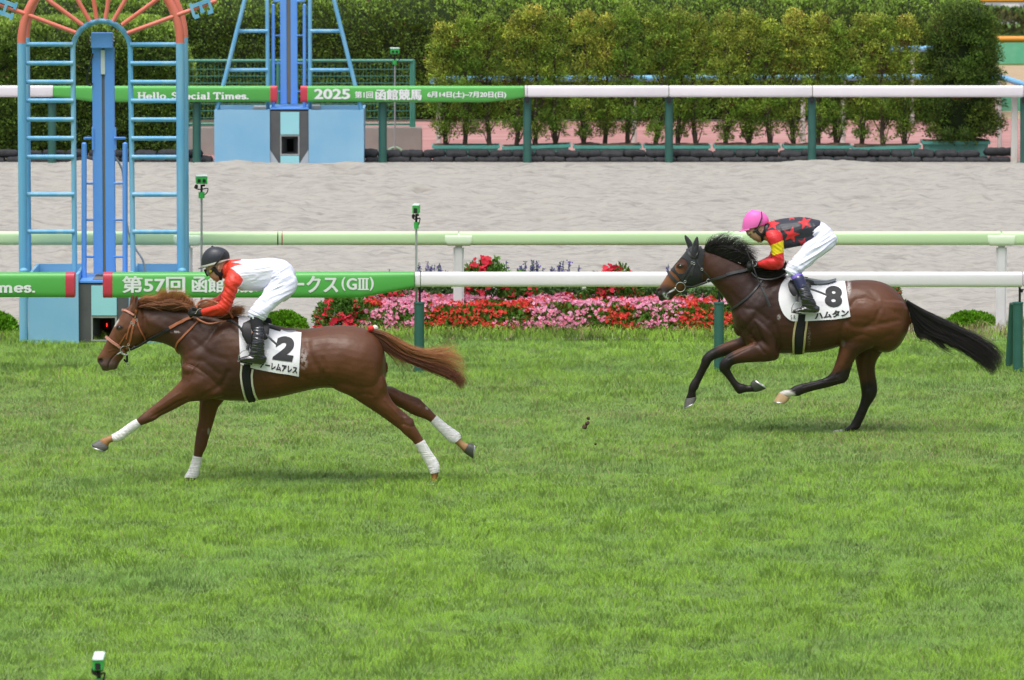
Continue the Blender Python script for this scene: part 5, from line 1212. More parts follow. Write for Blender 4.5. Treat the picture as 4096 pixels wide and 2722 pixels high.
L1 = [('A', [(1010, 1330), (1100, 1300), (1250, 1330), (1400, 1460)], 9, -.006), ('A', [(1130, 1090), (1200, 1160), (1320, 1250), (1470, 1300)], 10, -.005), ('A', [(1520, 930), (1440, 1020), (1330, 1150), (1180, 1280), (1060, 1420)], 14, .007),
      ('A', [(1350, 1000), (1290, 1090), (1180, 1180), (1040, 1260)], 9, -.006), ('C', [(1240, 390), (1330, 330), (1440, 250), (1500, 130)], 10, -.010), ('C', [(1060, 150), (1160, 140), (1260, 180), (1300, 260)], 9, -.005),
      ('C', [(700, 600), (840, 520), (980, 440), (1080, 400)], 4, -.005), ('C', [(760, 500), (880, 420), (1000, 350)], 4, .003), ('C', [(1270, 480), (1265, 600), (1240, 720)], 4, -.005),
      ('B', [(740, 970), (760, 1060), (800, 1160), (880, 1260), (930, 1330)], 12, -.009), ('B', [(880, 1120), (900, 1200), (880, 1260)], 8, -.006), ('B', [(690, 1270), (780, 1320), (900, 1330), (1000, 1370)], 9, -.007), ('B', [(1100, 860), (1250, 910), (1370, 1010)], 8, .004),
      ('D', [(1000, 0), (1020, 150), (980, 300), (900, 420)], 12, .006), ('D', [(760, 0), (800, 160), (760, 300), (700, 400)], 16, -.005), ('D', [(1170, 600), (1220, 680), (1215, 760)], 6, -.008), ('D', [(1000, 480), (1100, 580), (1200, 680), (1290, 690)], 5, .004), ('D', [(1230, 760), (1310, 790), (1370, 780)], 5, -.004), ('D', [(1180, 380), (1290, 470), (1370, 500), (1400, 530)], 5, -.006),
      ('D', [(660, 430), (760, 400), (860, 420)], 6, -.004), ('B', [(330, 1270), (360, 1350), (410, 1420)], 5, .003), ('B', [(430, 1280), (460, 1350), (500, 1410)], 5, .003), ('B', [(530, 1290), (560, 1350), (600, 1390)], 5, .0025), ('A', [(1180, 1350), (1120, 1420), (1090, 1520)], 2.2, .004), ('C', [(1230, 450), (1215, 600), (1190, 760)], 2, .003), ('D', [(900, 560), (1020, 640), (1120, 720)], 2, .003), ('K', [(330, 1000), (420, 1080), (520, 1100)], 2, .003), ('K', [(250, 1150), (330, 1120), (420, 1150)], 2, .003), ('K', [(230, 1460), (240, 1380), (290, 1290), (350, 1220), (400, 1195)], 2.2, -.011), ('K', [(480, 800), (560, 760), (680, 720), (800, 700)], 8, .004), ('K', [(330, 800), (350, 900), (420, 1000), (440, 1080)], 6, -.004), ('K', [(880, 560), (940, 700), (930, 850), (860, 960)], 7, -.007),
      ('K', [(560, 900), (500, 1000), (440, 1080)], 5, -.004), ('A', [(620, 800), (800, 830), (950, 900), (1100, 1000)], 14, -.005), ('A', [(650, 900), (800, 960), (950, 1060), (1010, 1150)], 12, .005)]
B1 = [('K', (440, 700), 75, 60, 0, .008), ('K', (760, 850), 130, 120, 0, .010), ('A', (1200, 1390), 130, 100, 20, .012), ('A', (1150, 1230), 120, 70, -40, .006), ('C', (1150, 260), 130, 70, -20, .012), ('C', (880, 450), 120, 40, -38, .006), ('B', (1100, 1050), 170, 150, 0, .010), ('B', (1270, 1130), 120, 190, 0, .010), ('B', (880, 930), 110, 60, 0, .006), ('B', (950, 1250), 90, 70, 30, .008),
      ('B', (780, 1040), 40, 90, 0, .004), ('D', (980, 560), 110, 50, 50, .006), ('D', (880, 300), 140, 120, 0, .008), ('K', (95, 1310), 52, 55, 0, -.014), ('K', (60, 1270), 40, 30, 0, .005), ('K', (330, 1390), 70, 60, 0, .006), ('K', (170, 1400), 60, 50, 0, .005), ('K', (735, 250), 24, 85, 8, -.012), ('C', (720, 610), 50, 40, 0, .004)]
def paint1(px, py, no, co):
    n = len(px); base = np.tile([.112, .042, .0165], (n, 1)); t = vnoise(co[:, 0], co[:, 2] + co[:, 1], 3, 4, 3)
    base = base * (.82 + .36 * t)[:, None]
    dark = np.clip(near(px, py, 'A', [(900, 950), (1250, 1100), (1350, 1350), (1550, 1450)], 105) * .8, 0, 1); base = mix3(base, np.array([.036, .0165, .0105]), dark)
    base = mix3(base, np.array([.125, .050, .025]), ell(px, py, 'B', (1050, 980), 330, 170, .6) * .6)  # croup painted lighter, light from above put into the coat colour
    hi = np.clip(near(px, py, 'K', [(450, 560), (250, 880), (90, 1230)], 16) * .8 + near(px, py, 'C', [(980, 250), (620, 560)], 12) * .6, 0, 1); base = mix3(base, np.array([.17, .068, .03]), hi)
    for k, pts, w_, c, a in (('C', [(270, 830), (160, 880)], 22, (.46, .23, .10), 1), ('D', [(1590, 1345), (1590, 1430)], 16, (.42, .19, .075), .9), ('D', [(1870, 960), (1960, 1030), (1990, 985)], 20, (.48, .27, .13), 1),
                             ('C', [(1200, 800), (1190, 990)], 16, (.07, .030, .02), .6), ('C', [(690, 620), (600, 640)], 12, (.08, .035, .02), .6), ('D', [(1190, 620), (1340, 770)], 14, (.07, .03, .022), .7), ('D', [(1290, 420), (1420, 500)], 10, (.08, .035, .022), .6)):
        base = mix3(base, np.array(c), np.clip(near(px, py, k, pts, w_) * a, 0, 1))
    muz = ell(px, py, 'K', (200, 1400), 240, 120, .35, -10); base = mix3(base, np.array([.10, .065, .055]), muz * .85)
    base = mix3(base, np.array([.015, .010, .010]), ell(px, py, 'K', (98, 1312), 44, 44, .2)); base = mix3(base, np.array([.03, .018, .016]), ell(px, py, 'K', (440, 728), 62, 44, .3) * .9)
    mouth = np.clip(near(px, py, 'K', [(230, 1460), (240, 1380), (290, 1290), (350, 1220), (390, 1198)], 1.6), 0, 1); base = mix3(base, np.array([.03, .02, .02]), mouth * .8)
    front = np.clip(-no[:, 0] * 2 - .3, 0, 1); blaze = near(px, py, 'K', [(405, 590), (352, 680)], 5); base = mix3(base, np.array([.62, .55, .50]), np.clip(blaze * 1.6, 0, 1) * np.clip(front * 2, 0, 1))
    base = mix3(base, np.array([.02, .012, .01]), ell(px, py, 'K', (738, 260), 26, 100, .3, 6) * (no[:, 1] < -.3) * .75)
    sweat = ell(px, py, 'B', (705, 1110), 34, 75, .5) * (vnoise(px, py, .12, 9, 3) > .42) * .55 + ell(px, py, 'A', (950, 1015), 50, 12, .4) * (vnoise(px, py, .3, 8, 2) > .55) * .7
    base = mix3(base, np.array([.55, .50, .48]), np.clip(sweat, 0, 1))
    base = mix3(base, np.array([.35, .33, .30]), ell(px, py, 'C', (1297, 752), 13, 34, .3) * .8 + ell(px, py, 'D', (1495, 572), 20, 14, .3, 50) * .8)
    return base
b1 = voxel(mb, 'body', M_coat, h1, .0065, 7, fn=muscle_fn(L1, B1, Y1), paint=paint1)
bv1 = bvh_of(b1)
# hooves, wraps
hoof(h1, 'C', [(150, 838, 247, 912, .034), (108, 862, 246, 925, .046), (68, 887, 238, 942, .052), (76, 908, 215, 956, .050)], Y1 - .14)
hoof(h1, 'C', [(1034, 1262, 1142, 1272, .034), (1010, 1285, 1140, 1292, .046), (1000, 1300, 1135, 1303, .048)], Y1 + .13)
hoof(h1, 'D', [(1540, 1425, 1628, 1430, .036), (1528, 1448, 1625, 1450, .044), (1520, 1462, 1622, 1464, .046)], Y1 - .125)
hoof(h1, 'D', [(1930, 1090, 1990, 985, .036), (1975, 1125, 2025, 985, .046), (2035, 1162, 2046, 1000, .050), (2042, 1164, 2054, 1000, .050)], Y1 + .13, m=mat("hoof_dark", (.055, .06, .045), .5))
wrap(h1, 'C', [r for r in [(541, 625, 590, 690, .030), (470, 668, 515, 740, .027), (400, 720, 452, 784, .028), (335, 762, 400, 830, .033), (288, 788, 345, 854, .034), (280, 790, 300, 858, .030)]], Y1 - .14)
wrap(h1, 'C', [(1139, 1006, 1228, 1022, .032), (1112, 1100, 1208, 1105, .029), (1087, 1165, 1193, 1170, .034), (1056, 1212, 1181, 1218, .035), (1048, 1232, 1170, 1238, .033)], Y1 + .13)
wrap(h1, 'D', [(1358, 1000, 1460, 945, .033), (1428, 1118, 1540, 1080, .030), (1500, 1245, 1612, 1185, .032), (1530, 1312, 1643, 1262, .036), (1542, 1340, 1640, 1320, .034)], Y1 - .125)
wrap(h1, 'D', [(1540, 738, 1608, 662, .032), (1622, 822, 1700, 742, .029), (1702, 902, 1785, 805, .030), (1770, 965, 1880, 875, .035), (1820, 983, 1895, 922, .034)], Y1 + .13)
for k, c, r_, hs_ in (('K', (440, 727), .017, h1),):
    for s in (-1, 1):
        p = hit(bv1, *cv(k, [c])[0], Y1, -.008)[0]; p.y = Y1 + s * (Y1 - p.y); mb = MB(); mb.ball(p, (.019, .012, .015), 14, 10); mb.build('eye', M_eye, h1)
        if s == -1:
            mb = MB(); strap(mb, bv1, 'K', [(385, 745), (400, 700), (450, 682), (500, 715)], Y1, .010, .006, n_sub=2, off=-.001); mb.build('eyelid', mat("eyelid", (.06, .03, .025), .4), h1)
H1c = ((.16, .055, .021), (.50, .20, .065)); H1d = ((.13, .045, .02), (.30, .12, .045))
hair('mane', M_hair, h1, 'A', [[(525, 735), (570, 690), (650, 672), (720, 680)], [(560, 740), (650, 680), (740, 670), (830, 672)], [(640, 745), (740, 690), (800, 640), (850, 590)], [(720, 755), (790, 700), (800, 610), (830, 560)], [(800, 755), (880, 690), (900, 600), (940, 565)],
      [(880, 765), (960, 700), (990, 610), (1040, 590)], [(960, 780), (1030, 720), (1050, 640), (1080, 640)], [(1020, 790), (1070, 740), (1100, 680), (1120, 670)], [(1080, 800), (1120, 770), (1150, 730), (1190, 735)]], 1200, Y1, .04, .0020, 11, 13, 12, cols=H1c, lenv=.7)
hair('mane', M_hair, h1, 'A', [[(540, 760), (640, 740), (740, 745), (840, 750)], [(700, 770), (800, 735), (900, 700), (980, 720)], [(820, 775), (920, 740), (1000, 720), (1080, 760)], [(950, 795), (1040, 770), (1090, 770), (1110, 800)]], 650, Y1 - .03, .035, .0028, 12, 9, cols=H1d, lenv=.4)
hair('mane', M_hair, h1, 'A', [[(1130, 810), (1180, 760), (1250, 725), (1340, 700)], [(1180, 830), (1260, 780), (1340, 740), (1420, 740)], [(1300, 850), (1400, 800), (1480, 780), (1560, 780)], [(1400, 870), (1500, 820), (1600, 775), (1700, 785)], [(1480, 880), (1560, 850), (1620, 820), (1660, 800)]], 600, Y1 - .01, .05, .0026, 13, 11, 11, cols=(H1d[0], H1c[1]))
mb = MB(); limb(mb, sec('B', [(1270, 850, 1310, 905, .035), (1330, 865, 1365, 960, .042), (1420, 900, 1430, 1020, .04), (1530, 965, 1520, 1060, .035), (1640, 1030, 1620, 1110, .03), (1740, 1090, 1725, 1130, .016), (1800, 1115, 1790, 1135, .008)]), Y1, sub=5)
M_dock = mat("dock_hair", (.12, .045, .022), .6, bump=.8, bscale=60, stretch=(.4, 1, 3), c2=(.19, .075, .03), nscale=16)
tl = mb.build('tail', M_dock, h1)
hair('tail_hair', M_hair, tl, 'B', [[(1305, 862), (1400, 880), (1520, 950), (1680, 1035), (1850, 1060), (2000, 1030), (2085, 985)], [(1308, 868), (1420, 890), (1560, 975), (1710, 1050), (1870, 1075), (2020, 1080), (2120, 1120)], [(1310, 872), (1430, 905), (1580, 1000), (1720, 1065), (1880, 1090), (2050, 1130), (2170, 1180)],
      [(1310, 880), (1430, 935), (1580, 1035), (1760, 1100), (1950, 1150), (2100, 1210), (2180, 1290)]], 460, Y1, .06, .0020, 15, 13, 14, lenv=.65, cols=(H1d[0], H1c[1]))
hair('tail_hair', M_hair, tl, 'B', [[(1310, 885), (1430, 950), (1570, 1050), (1760, 1120), (1950, 1180), (2110, 1250), (2160, 1340)], [(1310, 890), (1420, 970), (1560, 1075), (1740, 1150), (1930, 1220), (2080, 1290), (2130, 1400)], [(1320, 900), (1400, 985), (1520, 1075), (1700, 1145), (1880, 1220), (2040, 1280), (2100, 1330)]], 900, Y1, .05, .0026, 16, 10, 14, lenv=.5, cols=((.10, .035, .018), (.20, .065, .025)))
hair('tail_hair', M_hair, tl, 'B', [[(1310, 862), (1430, 890), (1600, 990), (1750, 1050), (1880, 1040), (1990, 985), (2065, 925)], [(1310, 862), (1430, 895), (1600, 1000), (1760, 1060), (1920, 1060), (2060, 1070), (2150, 1130)], [(1310, 880), (1430, 940), (1600, 1040), (1800, 1120), (2000, 1190), (2110, 1260), (2120, 1410)]], 260, Y1, .05, .0017, 18, 16, 14, cols=H1c, lenv=.3)
hair('tail_hair', M_hair, tl, 'B', [[(1340, 920), (1400, 1010), (1470, 1070), (1520, 1120), (1570, 1180)], [(1360, 930), (1450, 1020), (1560, 1090), (1630, 1150), (1680, 1250)]], 60, Y1, .05, .0020, 17, 10, cols=H1c)
mb = MB(); mb.ball(P(*cv('B', [(1307, 842)])[0], Y1 - .045), .0285, 14, 10, .05); mb.build('pompom', mat("pompom_red", (.70, .04, .035), .95, bump=1, bscale=120), tl)
mb = MB(); mb.ball(P(*cv('B', [(1344, 838)])[0], Y1 + .01), .0285, 14, 10, .05); mb.build('pompom', mat("pompom_white", (.78, .75, .66), .95, bump=1, bscale=120), tl)
# bridle
br = MB()
for pts, w_ in (([(735, 400), (720, 500), (705, 600), (690, 660)], .022), ([(690, 660), (660, 800), (640, 920), (605, 1030), (570, 1100)], .017), ([(690, 560), (650, 650), (600, 760), (560, 930)], .014), ([(560, 830), (480, 960), (425, 1050)], .011), ([(750, 560), (770, 680), (820, 800), (880, 900), (912, 1010)], .014)):
    strap(br, bv1, 'K', pts, Y1, w_, .005, both=True, n_sub=3)
bd = br.build('bridle', M_tan_l, h1)
mb = MB(); strap(mb, bv1, 'K', [(505, 412), (560, 425), (640, 465), (700, 500)], Y1, .020, .010, both=True, over=(.02, 0), n_sub=3); mb.build('browband', M_pinkl, bd)
mb = MB(); strap(mb, bv1, 'K', [(212, 905), (270, 945), (350, 1010), (425, 1060), (450, 1085)], Y1, .024, .010, both=True, over=(.02, 0), n_sub=3); mb.build('noseband', M_pinkl, bd)
mb = MB(); strap(mb, bv1, 'K', [(480, 1110), (520, 1160), (560, 1210)], Y1, .016, .006, both=True, over=(0, .03), n_sub=3); mb.build('chin_strap', M_tan_l, bd)
yb = hit(bv1, *cv('K', [(540, 1120)])[0], Y1)[0].y - .012
mb = MB(); ring_px(mb, 'K', (537, 1135), 84, yb, .0042); tube_px(mb, 'K', [(390, 1205), (430, 1185), (470, 1160)], yb + .004, [.004, .008, .010]); tube_px(mb, 'K', [(480, 1140), (500, 1190), (545, 1205)], yb - .003, .008); ring_px(mb, 'K', (580, 1375), 36, Y1, .003)
mb.build('bit', M_steel, bd)
mb = MB(); tube_px(mb, 'K', [(570, 1210), (575, 1280), (572, 1345)], Y1 - .01, .010); tube_px(mb, 'K', [(520, 1290), (550, 1330), (575, 1345)], Y1 + .01, .008); mb.build('curb_strap', M_blk_l, bd)
p0 = hit(bv1, *cv('K', [(717, 530)])[0], Y1, .012)[0]; mb = MB(); mb.box(p0, (.030, .006, .028), .002); nb = mb.build('number_tag', M_blk_l, bd)
mb = MB(); mb.v = []; V_, F_ = text_geo('2', .02); mb.add([Vector((p0.x - .006 + a * .011, p0.y - .005, p0.z - .009 + b * .018)) for a, b in V_], F_); mb.build('tag_number', mat("tag_yellow", (.75, .45, .03), .5), nb, smooth=False, fixn=False)
mb = MB()
for c in ((600, 1030), (688, 665), (650, 640), (748, 590), (690, 1075)): ring_px(mb, 'K', c, 20, hit(bv1, *cv('K', [c])[0], Y1, .010)[0].y, .0028, n=10)
mb.build('buckle', M_steel, bd)
# reins: from the bit back to the glove
hand1 = P(*cv('A', [(1150, 830)])[0], Y1 - .13)
mb = MB(); strap(mb, bv1, 'A', [(470, 1190), (560, 1150), (640, 1100), (760, 1050), (880, 980)], Y1, .026, .006, n_sub=4, off=.012); bb = mb.build('rein', M_blk_l, h1)
mb = MB(); strap(mb, bv1, 'A', [(880, 978), (980, 925), (1060, 885), (1130, 860)], Y1, .028, .007, n_sub=4, off=.014); mb.build('rein', M_tan_l, h1)
mb = MB(); strap(mb, bv1, 'A', [(1190, 895), (1100, 990), (1010, 1080), (970, 1120), (950, 1165), (955, 1210), (985, 1245)], Y1, .018, .006, both=True, over=(0, .01), n_sub=4, off=.004); mb.build('breast_strap', M_tan_l, h1)
mb = MB(); tube_px(mb, 'A', [(1165, 870), (1220, 905), (1300, 930), (1400, 915), (1480, 900)], [Y1 - .14, Y1 - .16, Y1 - .17, Y1 - .17, Y1 - .16], .008); tube_px(mb, 'A', [(1165, 780), (1180, 720), (1240, 685), (1320, 690), (1420, 730), (1500, 800), (1545, 870)], [Y1 - .12, Y1 - .05, Y1 + .0, Y1 - .03, Y1 - .06, Y1 - .1, Y1 - .14], .009); mb.build('rein_loop', M_tan_l, h1)
mb = MB(); tube_px(mb, 'A', [(1480, 900), (1540, 905), (1600, 950), (1650, 1010), (1680, 1070)], [Y1 - .16, Y1 - .19, Y1 - .22, Y1 - .25, Y1 - .26], [.008, .014, .009, .013, .008]); mb.build('rein_end', M_blk_l, h1)
# saddle cloth, girth, saddle
mb = sheet_on(bv1, 'B', [(150, 716, 180, 1165), (118, 745, 140, 1160), (170, 724, 200, 1180), (225, 745, 265, 1200), (330, 790, 340, 1215), (450, 830, 450, 1235), (560, 855, 560, 1250), (640, 862, 625, 1262), (686, 866, 660, 1268)][1:], Y1, .010, nv=16)
cl1 = mb.build('saddle_cloth', M_cloth, h1); bc1 = bvh_of(cl1)
mb = MB(); text_on(mb, bc1, 'B', '2', [(474, 903), (652, 926), (423, 1117)], Y1, .004, .06); mb.build('number', M_num, cl1, smooth=False, fixn=False)
mb = MB(); text_on(mb, bc1, 'B', 'アーレムアレス', [(316, 1130), (652, 1184), (311, 1192)], Y1, .004, .045); mb.build('name_lettering', M_num, cl1, smooth=False, fixn=False)
mb = MB(); strap(mb, bv1, 'B', [(150, 1170), (142, 1250), (150, 1330), (170, 1420), (190, 1478)], Y1, .018, .010, both=True, n_sub=5); strap(mb, bv1, 'B', [(250, 1205), (240, 1260), (245, 1340), (262, 1420), (290, 1478)], Y1, .018, .010, both=True, n_sub=5); mb.build('girth_padding', M_pad, h1)
mb = MB(); strap(mb, bv1, 'B', [(200, 1160), (192, 1250), (197, 1330), (212, 1420), (238, 1483)], Y1, .066, .014, both=True, over=(0, .012), n_sub=5); mb.build('girth', M_web, h1)
def saddle(h, k, Y0, flap, seat, tail, cant):
    t = None; mb = MB()
    for s in (-1, 1):
        rows = sec(k, flap); secs = []
        for r in rows:
            Y = Y0 + s * r[5]; secs.append((P(r[0], r[1], Y0 - abs(r[5])), P(r[2], r[3], Y0 - abs(r[5])), r[4], 0, 2.5))
        if s == 1: secs = [(Vector((T.x, 2 * Y0 - T.y, T.z)), Vector((B.x, 2 * Y0 - B.y, B.z)), w_, e, p) for T, B, w_, e, p in secs]
        mb.loft(secs, 20)
    sd = mb.build('saddle', M_blk_l, h)
    mb = MB(); limb(mb, sec(k, seat), Y0, pw=2.4); mb.build('seat', M_blk_l, sd)
    mb = MB(); limb(mb, sec(k, tail), Y0, pw=2.2); mb.build('cantle', mat("grey_leather", (.20, .21, .23), .35), sd)
    return sd
saddle(h1, 'B', Y1, [(225, 760, 390, 790, .012, .215), (165, 790, 400, 830, .012, .255), (145, 840, 395, 880, .012, .283), (152, 900, 380, 935, .012, .298), (178, 950, 300, 970, .010, .306), (200, 985, 250, 985, .008, .308)],
       [(225, 762, 240, 800, .10), (300, 770, 300, 830, .12), (400, 800, 400, 860, .13), (500, 832, 500, 868, .14)], [(360, 790, 390, 830, .10), (430, 815, 440, 868, .12), (520, 838, 520, 876, .13), (600, 846, 600, 876, .13), (638, 846, 636, 862, .09)], None)
mb = MB(); tube_px(mb, 'B', [(365, 890), (410, 935), (468, 985)], [Y1 - .29, Y1 - .31, Y1 - .31], .009, flat=.6); mb.build('strap_end', mat("grey_strap", (.09, .095, .10), .4), h1)
# ---------------------------------------------------------------- dark bay horse number 8
Y2 = GY(1733)
h2 = empty('horse', P(3300, 1733, Y2), 'dark bay racehorse number 8 with a black hood, hind hoof on the turf', 'horse')
mb = MB()
BODY2 = [(2942, 1270, 2962, 1345, .06, 0), (2975, 1200, 2990, 1385, .15, 0), (3045, 1128, 3035, 1408, .205, 0), (3130, 1104, 3110, 1415, .24, 0), (3220, 1128, 3200, 1413, .265, 0), (3300, 1134, 3285, 1406, .28, 0), (3370, 1126, 3365, 1384, .28, 0),
         (3440, 1121, 3430, 1376, .285, 0), (3505, 1124, 3490, 1400, .285, 0), (3562, 1145, 3550, 1410, .265, 0), (3612, 1192, 3595, 1385, .22, 0), (3634, 1240, 3628, 1330, .12, 0), (3639, 1268, 3636, 1300, .05, 0)]
limb(mb, BODY2, Y2, egg=.10, pw=2.15, n=36)
limb(mb, sec('E', [(505, 505, 625, 850, .062), (590, 520, 665, 890, .068), (700, 556, 735, 975, .078), (830, 612, 795, 1055, .088), (960, 672, 842, 1140, .105), (1090, 738, 862, 1240, .13), (1220, 780, 880, 1330, .16), (1340, 800, 930, 1400, .18)]), Y2, egg=.22, n=32)
limb(mb, sec('L', [(1060, 30, 1330, 820, .072), (930, 50, 1200, 868, .088), (835, 120, 1080, 905, .100), (742, 235, 960, 948, .100), (645, 352, 870, 988, .090), (552, 458, 780, 1032, .076), (470, 560, 700, 1072, .064), (395, 655, 620, 1105, .057), (320, 775, 560, 1140, .054), (242, 888, 520, 1175, .054), (168, 975, 505, 1208, .054), (132, 1040, 468, 1230, .051), (155, 1115, 400, 1235, .045), (198, 1190, 320, 1236, .030)]), Y2, egg=-.08, pw=2.2, n=32)
for yo, pts in ((-.062, [(425, 600, 500, 600, .036), (428, 545, 503, 550, .034), (438, 500, 507, 505, .029), (455, 450, 508, 455, .021), (474, 410, 504, 415, .012), (488, 384, 497, 387, .006)]), (.06, [(405, 540, 450, 520, .03), (388, 470, 440, 455, .028), (372, 425, 415, 415, .022), (364, 395, 392, 390, .014), (360, 368, 368, 366, .006)])):
    limb(mb, sec('E', pts, yo), Y2, round_ends=False)
NF2 = [(960, -60, 1230, 160, .09), (1020, 60, 1225, 260, .092), (1050, 130, 1206, 322, .084), (985, 168, 1120, 347, .074), (900, 200, 1010, 353, .064), (800, 245, 910, 358, .055), (735, 280, 835, 366, .049), (692, 312, 790, 378, .046), (662, 350, 772, 392, .046), (651, 395, 762, 405, .045), (655, 428, 758, 420, .040), (688, 465, 772, 450, .033), (730, 515, 795, 492, .028), (775, 578, 838, 545, .028), (812, 634, 886, 558, .034), (842, 654, 905, 565, .034), (900, 638, 918, 570, .029), (952, 634, 945, 570, .030), (990, 634, 955, 556, .032)]
limb(mb, sec('G', NF2, -.14), Y2)
FF2 = [(850, 20, 1050, 200, .08), (850, 112, 950, 225, .070), (750, 150, 830, 258, .060), (650, 195, 730, 293, .051), (580, 230, 660, 312, .047), (530, 264, 612, 328, .047), (494, 308, 580, 352, .046), (480, 358, 564, 384, .040), (455, 420, 535, 430, .031), (420, 490, 503, 493, .028), (385, 540, 474, 550, .032), (364, 590, 458, 596, .036), (357, 640, 434, 630, .030), (338, 690, 437, 672, .030)]
limb(mb, sec('G', FF2, .13), Y2)
NH2 = [(860, 440, 1340, 500, .125), (835, 560, 1335, 620, .135), (800, 680, 1240, 735, .132), (772, 770, 1100, 800, .112), (758, 830, 985, 850, .090), (745, 885, 920, 890, .074), (732, 930, 888, 935, .064), (714, 982, 865, 988, .056), (694, 1028, 848, 1045, .051), (668, 1060, 833, 1092, .050), (640, 1081, 802, 1126, .047), (600, 1096, 745, 1142, .040), (550, 1110, 660, 1167, .034), (450, 1132, 560, 1190, .030), (380, 1152, 470, 1215, .030), (332, 1180, 408, 1240, .034), (290, 1190, 365, 1240, .032), (250, 1206, 335, 1248, .031)]
limb(mb, sec('F', NH2, -.125), Y2)
FH2 = [(900, 640, 1280, 690, .11), (880, 760, 1200, 790, .105), (880, 860, 1120, 872, .090), (892, 940, 1073, 945, .074), (905, 1005, 1060, 1008, .062), (922, 1085, 1067, 1080, .053), (936, 1160, 1078, 1150, .050), (944, 1220, 1079, 1205, .050), (938, 1272, 1056, 1262, .044), (921, 1330, 1012, 1330, .035), (890, 1400, 977, 1410, .031), (852, 1475, 944, 1478, .032), (815, 1508, 925, 1515, .036), (780, 1522, 850, 1552, .031), (735, 1526, 780, 1560, .031)]
limb(mb, sec('F', FH2, .13), Y2)
L2 = [('E', [(860, 1180), (960, 1130), (1100, 1150), (1230, 1250)], 8, -.006), ('E', [(700, 600), (850, 700), (1000, 800), (1120, 900)], 14, -.005), ('E', [(700, 880), (820, 950), (930, 1060), (960, 1160)], 10, -.005), ('E', [(1120, 900), (1060, 1000), (960, 1100), (880, 1160)], 10, -.006), ('E', [(1380, 850), (1300, 950), (1180, 1080), (1000, 1250)], 14, .008),
      ('E', [(930, 1250), (960, 1350), (1010, 1420)], 6, -.007), ('E', [(1080, 1350), (1040, 1430), (1100, 1480)], 6, -.006), ('G', [(1180, 0), (1215, 120), (1212, 260)], 8, -.009), ('G', [(880, 30), (960, 100), (1000, 170), (1080, 260)], 6, -.008), ('G', [(1000, 180), (900, 240), (800, 290), (740, 320)], 3, -.004),
      ('F', [(850, 480), (900, 420), (980, 410), (1060, 440), (1100, 500), (1060, 600), (980, 650)], 8, -.008), ('F', [(820, 600), (860, 650), (980, 660), (1100, 630), (1250, 600)], 9, -.008), ('F', [(800, 600), (770, 700), (765, 780)], 8, -.009), ('F', [(780, 760), (900, 800), (1050, 780), (1200, 720)], 10, -.006), ('F', [(900, 300), (1000, 340), (1080, 420)], 9, -.004),
      ('F', [(1120, 300), (1250, 400), (1320, 520)], 12, .004), ('F', [(760, 1000), (700, 1050), (640, 1100)], 4, -.003), ('F', [(870, 900), (800, 1000), (740, 1060)], 6, -.004), ('F', [(1000, 900), (990, 1050), (1000, 1180)], 5, -.004), ('F', [(450, 1160), (600, 1120), (740, 1100)], 3, -.003), ('F', [(980, 1280), (930, 1400)], 3, -.003),
      ('L', [(200, 1210), (320, 1130), (430, 1040), (530, 985)], 2.4, -.010), ('L', [(620, 640), (640, 760), (700, 850)], 5, -.003)]
B2 = [('L', (690, 460), 90, 70, 0, .008), ('L', (1000, 700), 150, 160, 0, .010), ('E', (1020, 1280), 120, 100, 30, .013), ('E', (1150, 1050), 110, 80, -40, .006), ('F', (980, 520), 100, 90, 0, .014), ('F', (1180, 500), 130, 120, 0, .010), ('F', (1000, 720), 170, 60, -8, .010), ('F', (830, 700), 50, 90, 10, .006), ('F', (960, 330), 120, 50, 15, .005),
      ('G', (1090, 60), 110, 90, 30, .010), ('G', (1080, 240), 90, 50, 10, .008), ('F', (810, 950), 40, 90, 15, .005), ('L', (195, 1035), 58, 60, 0, -.015), ('L', (160, 985), 40, 26, 0, .005), ('L', (300, 1100), 60, 50, 0, .005), ('L', (450, 1170), 60, 50, 0, .004), ('E', (470, 480), 9, 34, 8, -.010), ('F', (770, 1110), 30, 20, 0, .005)]
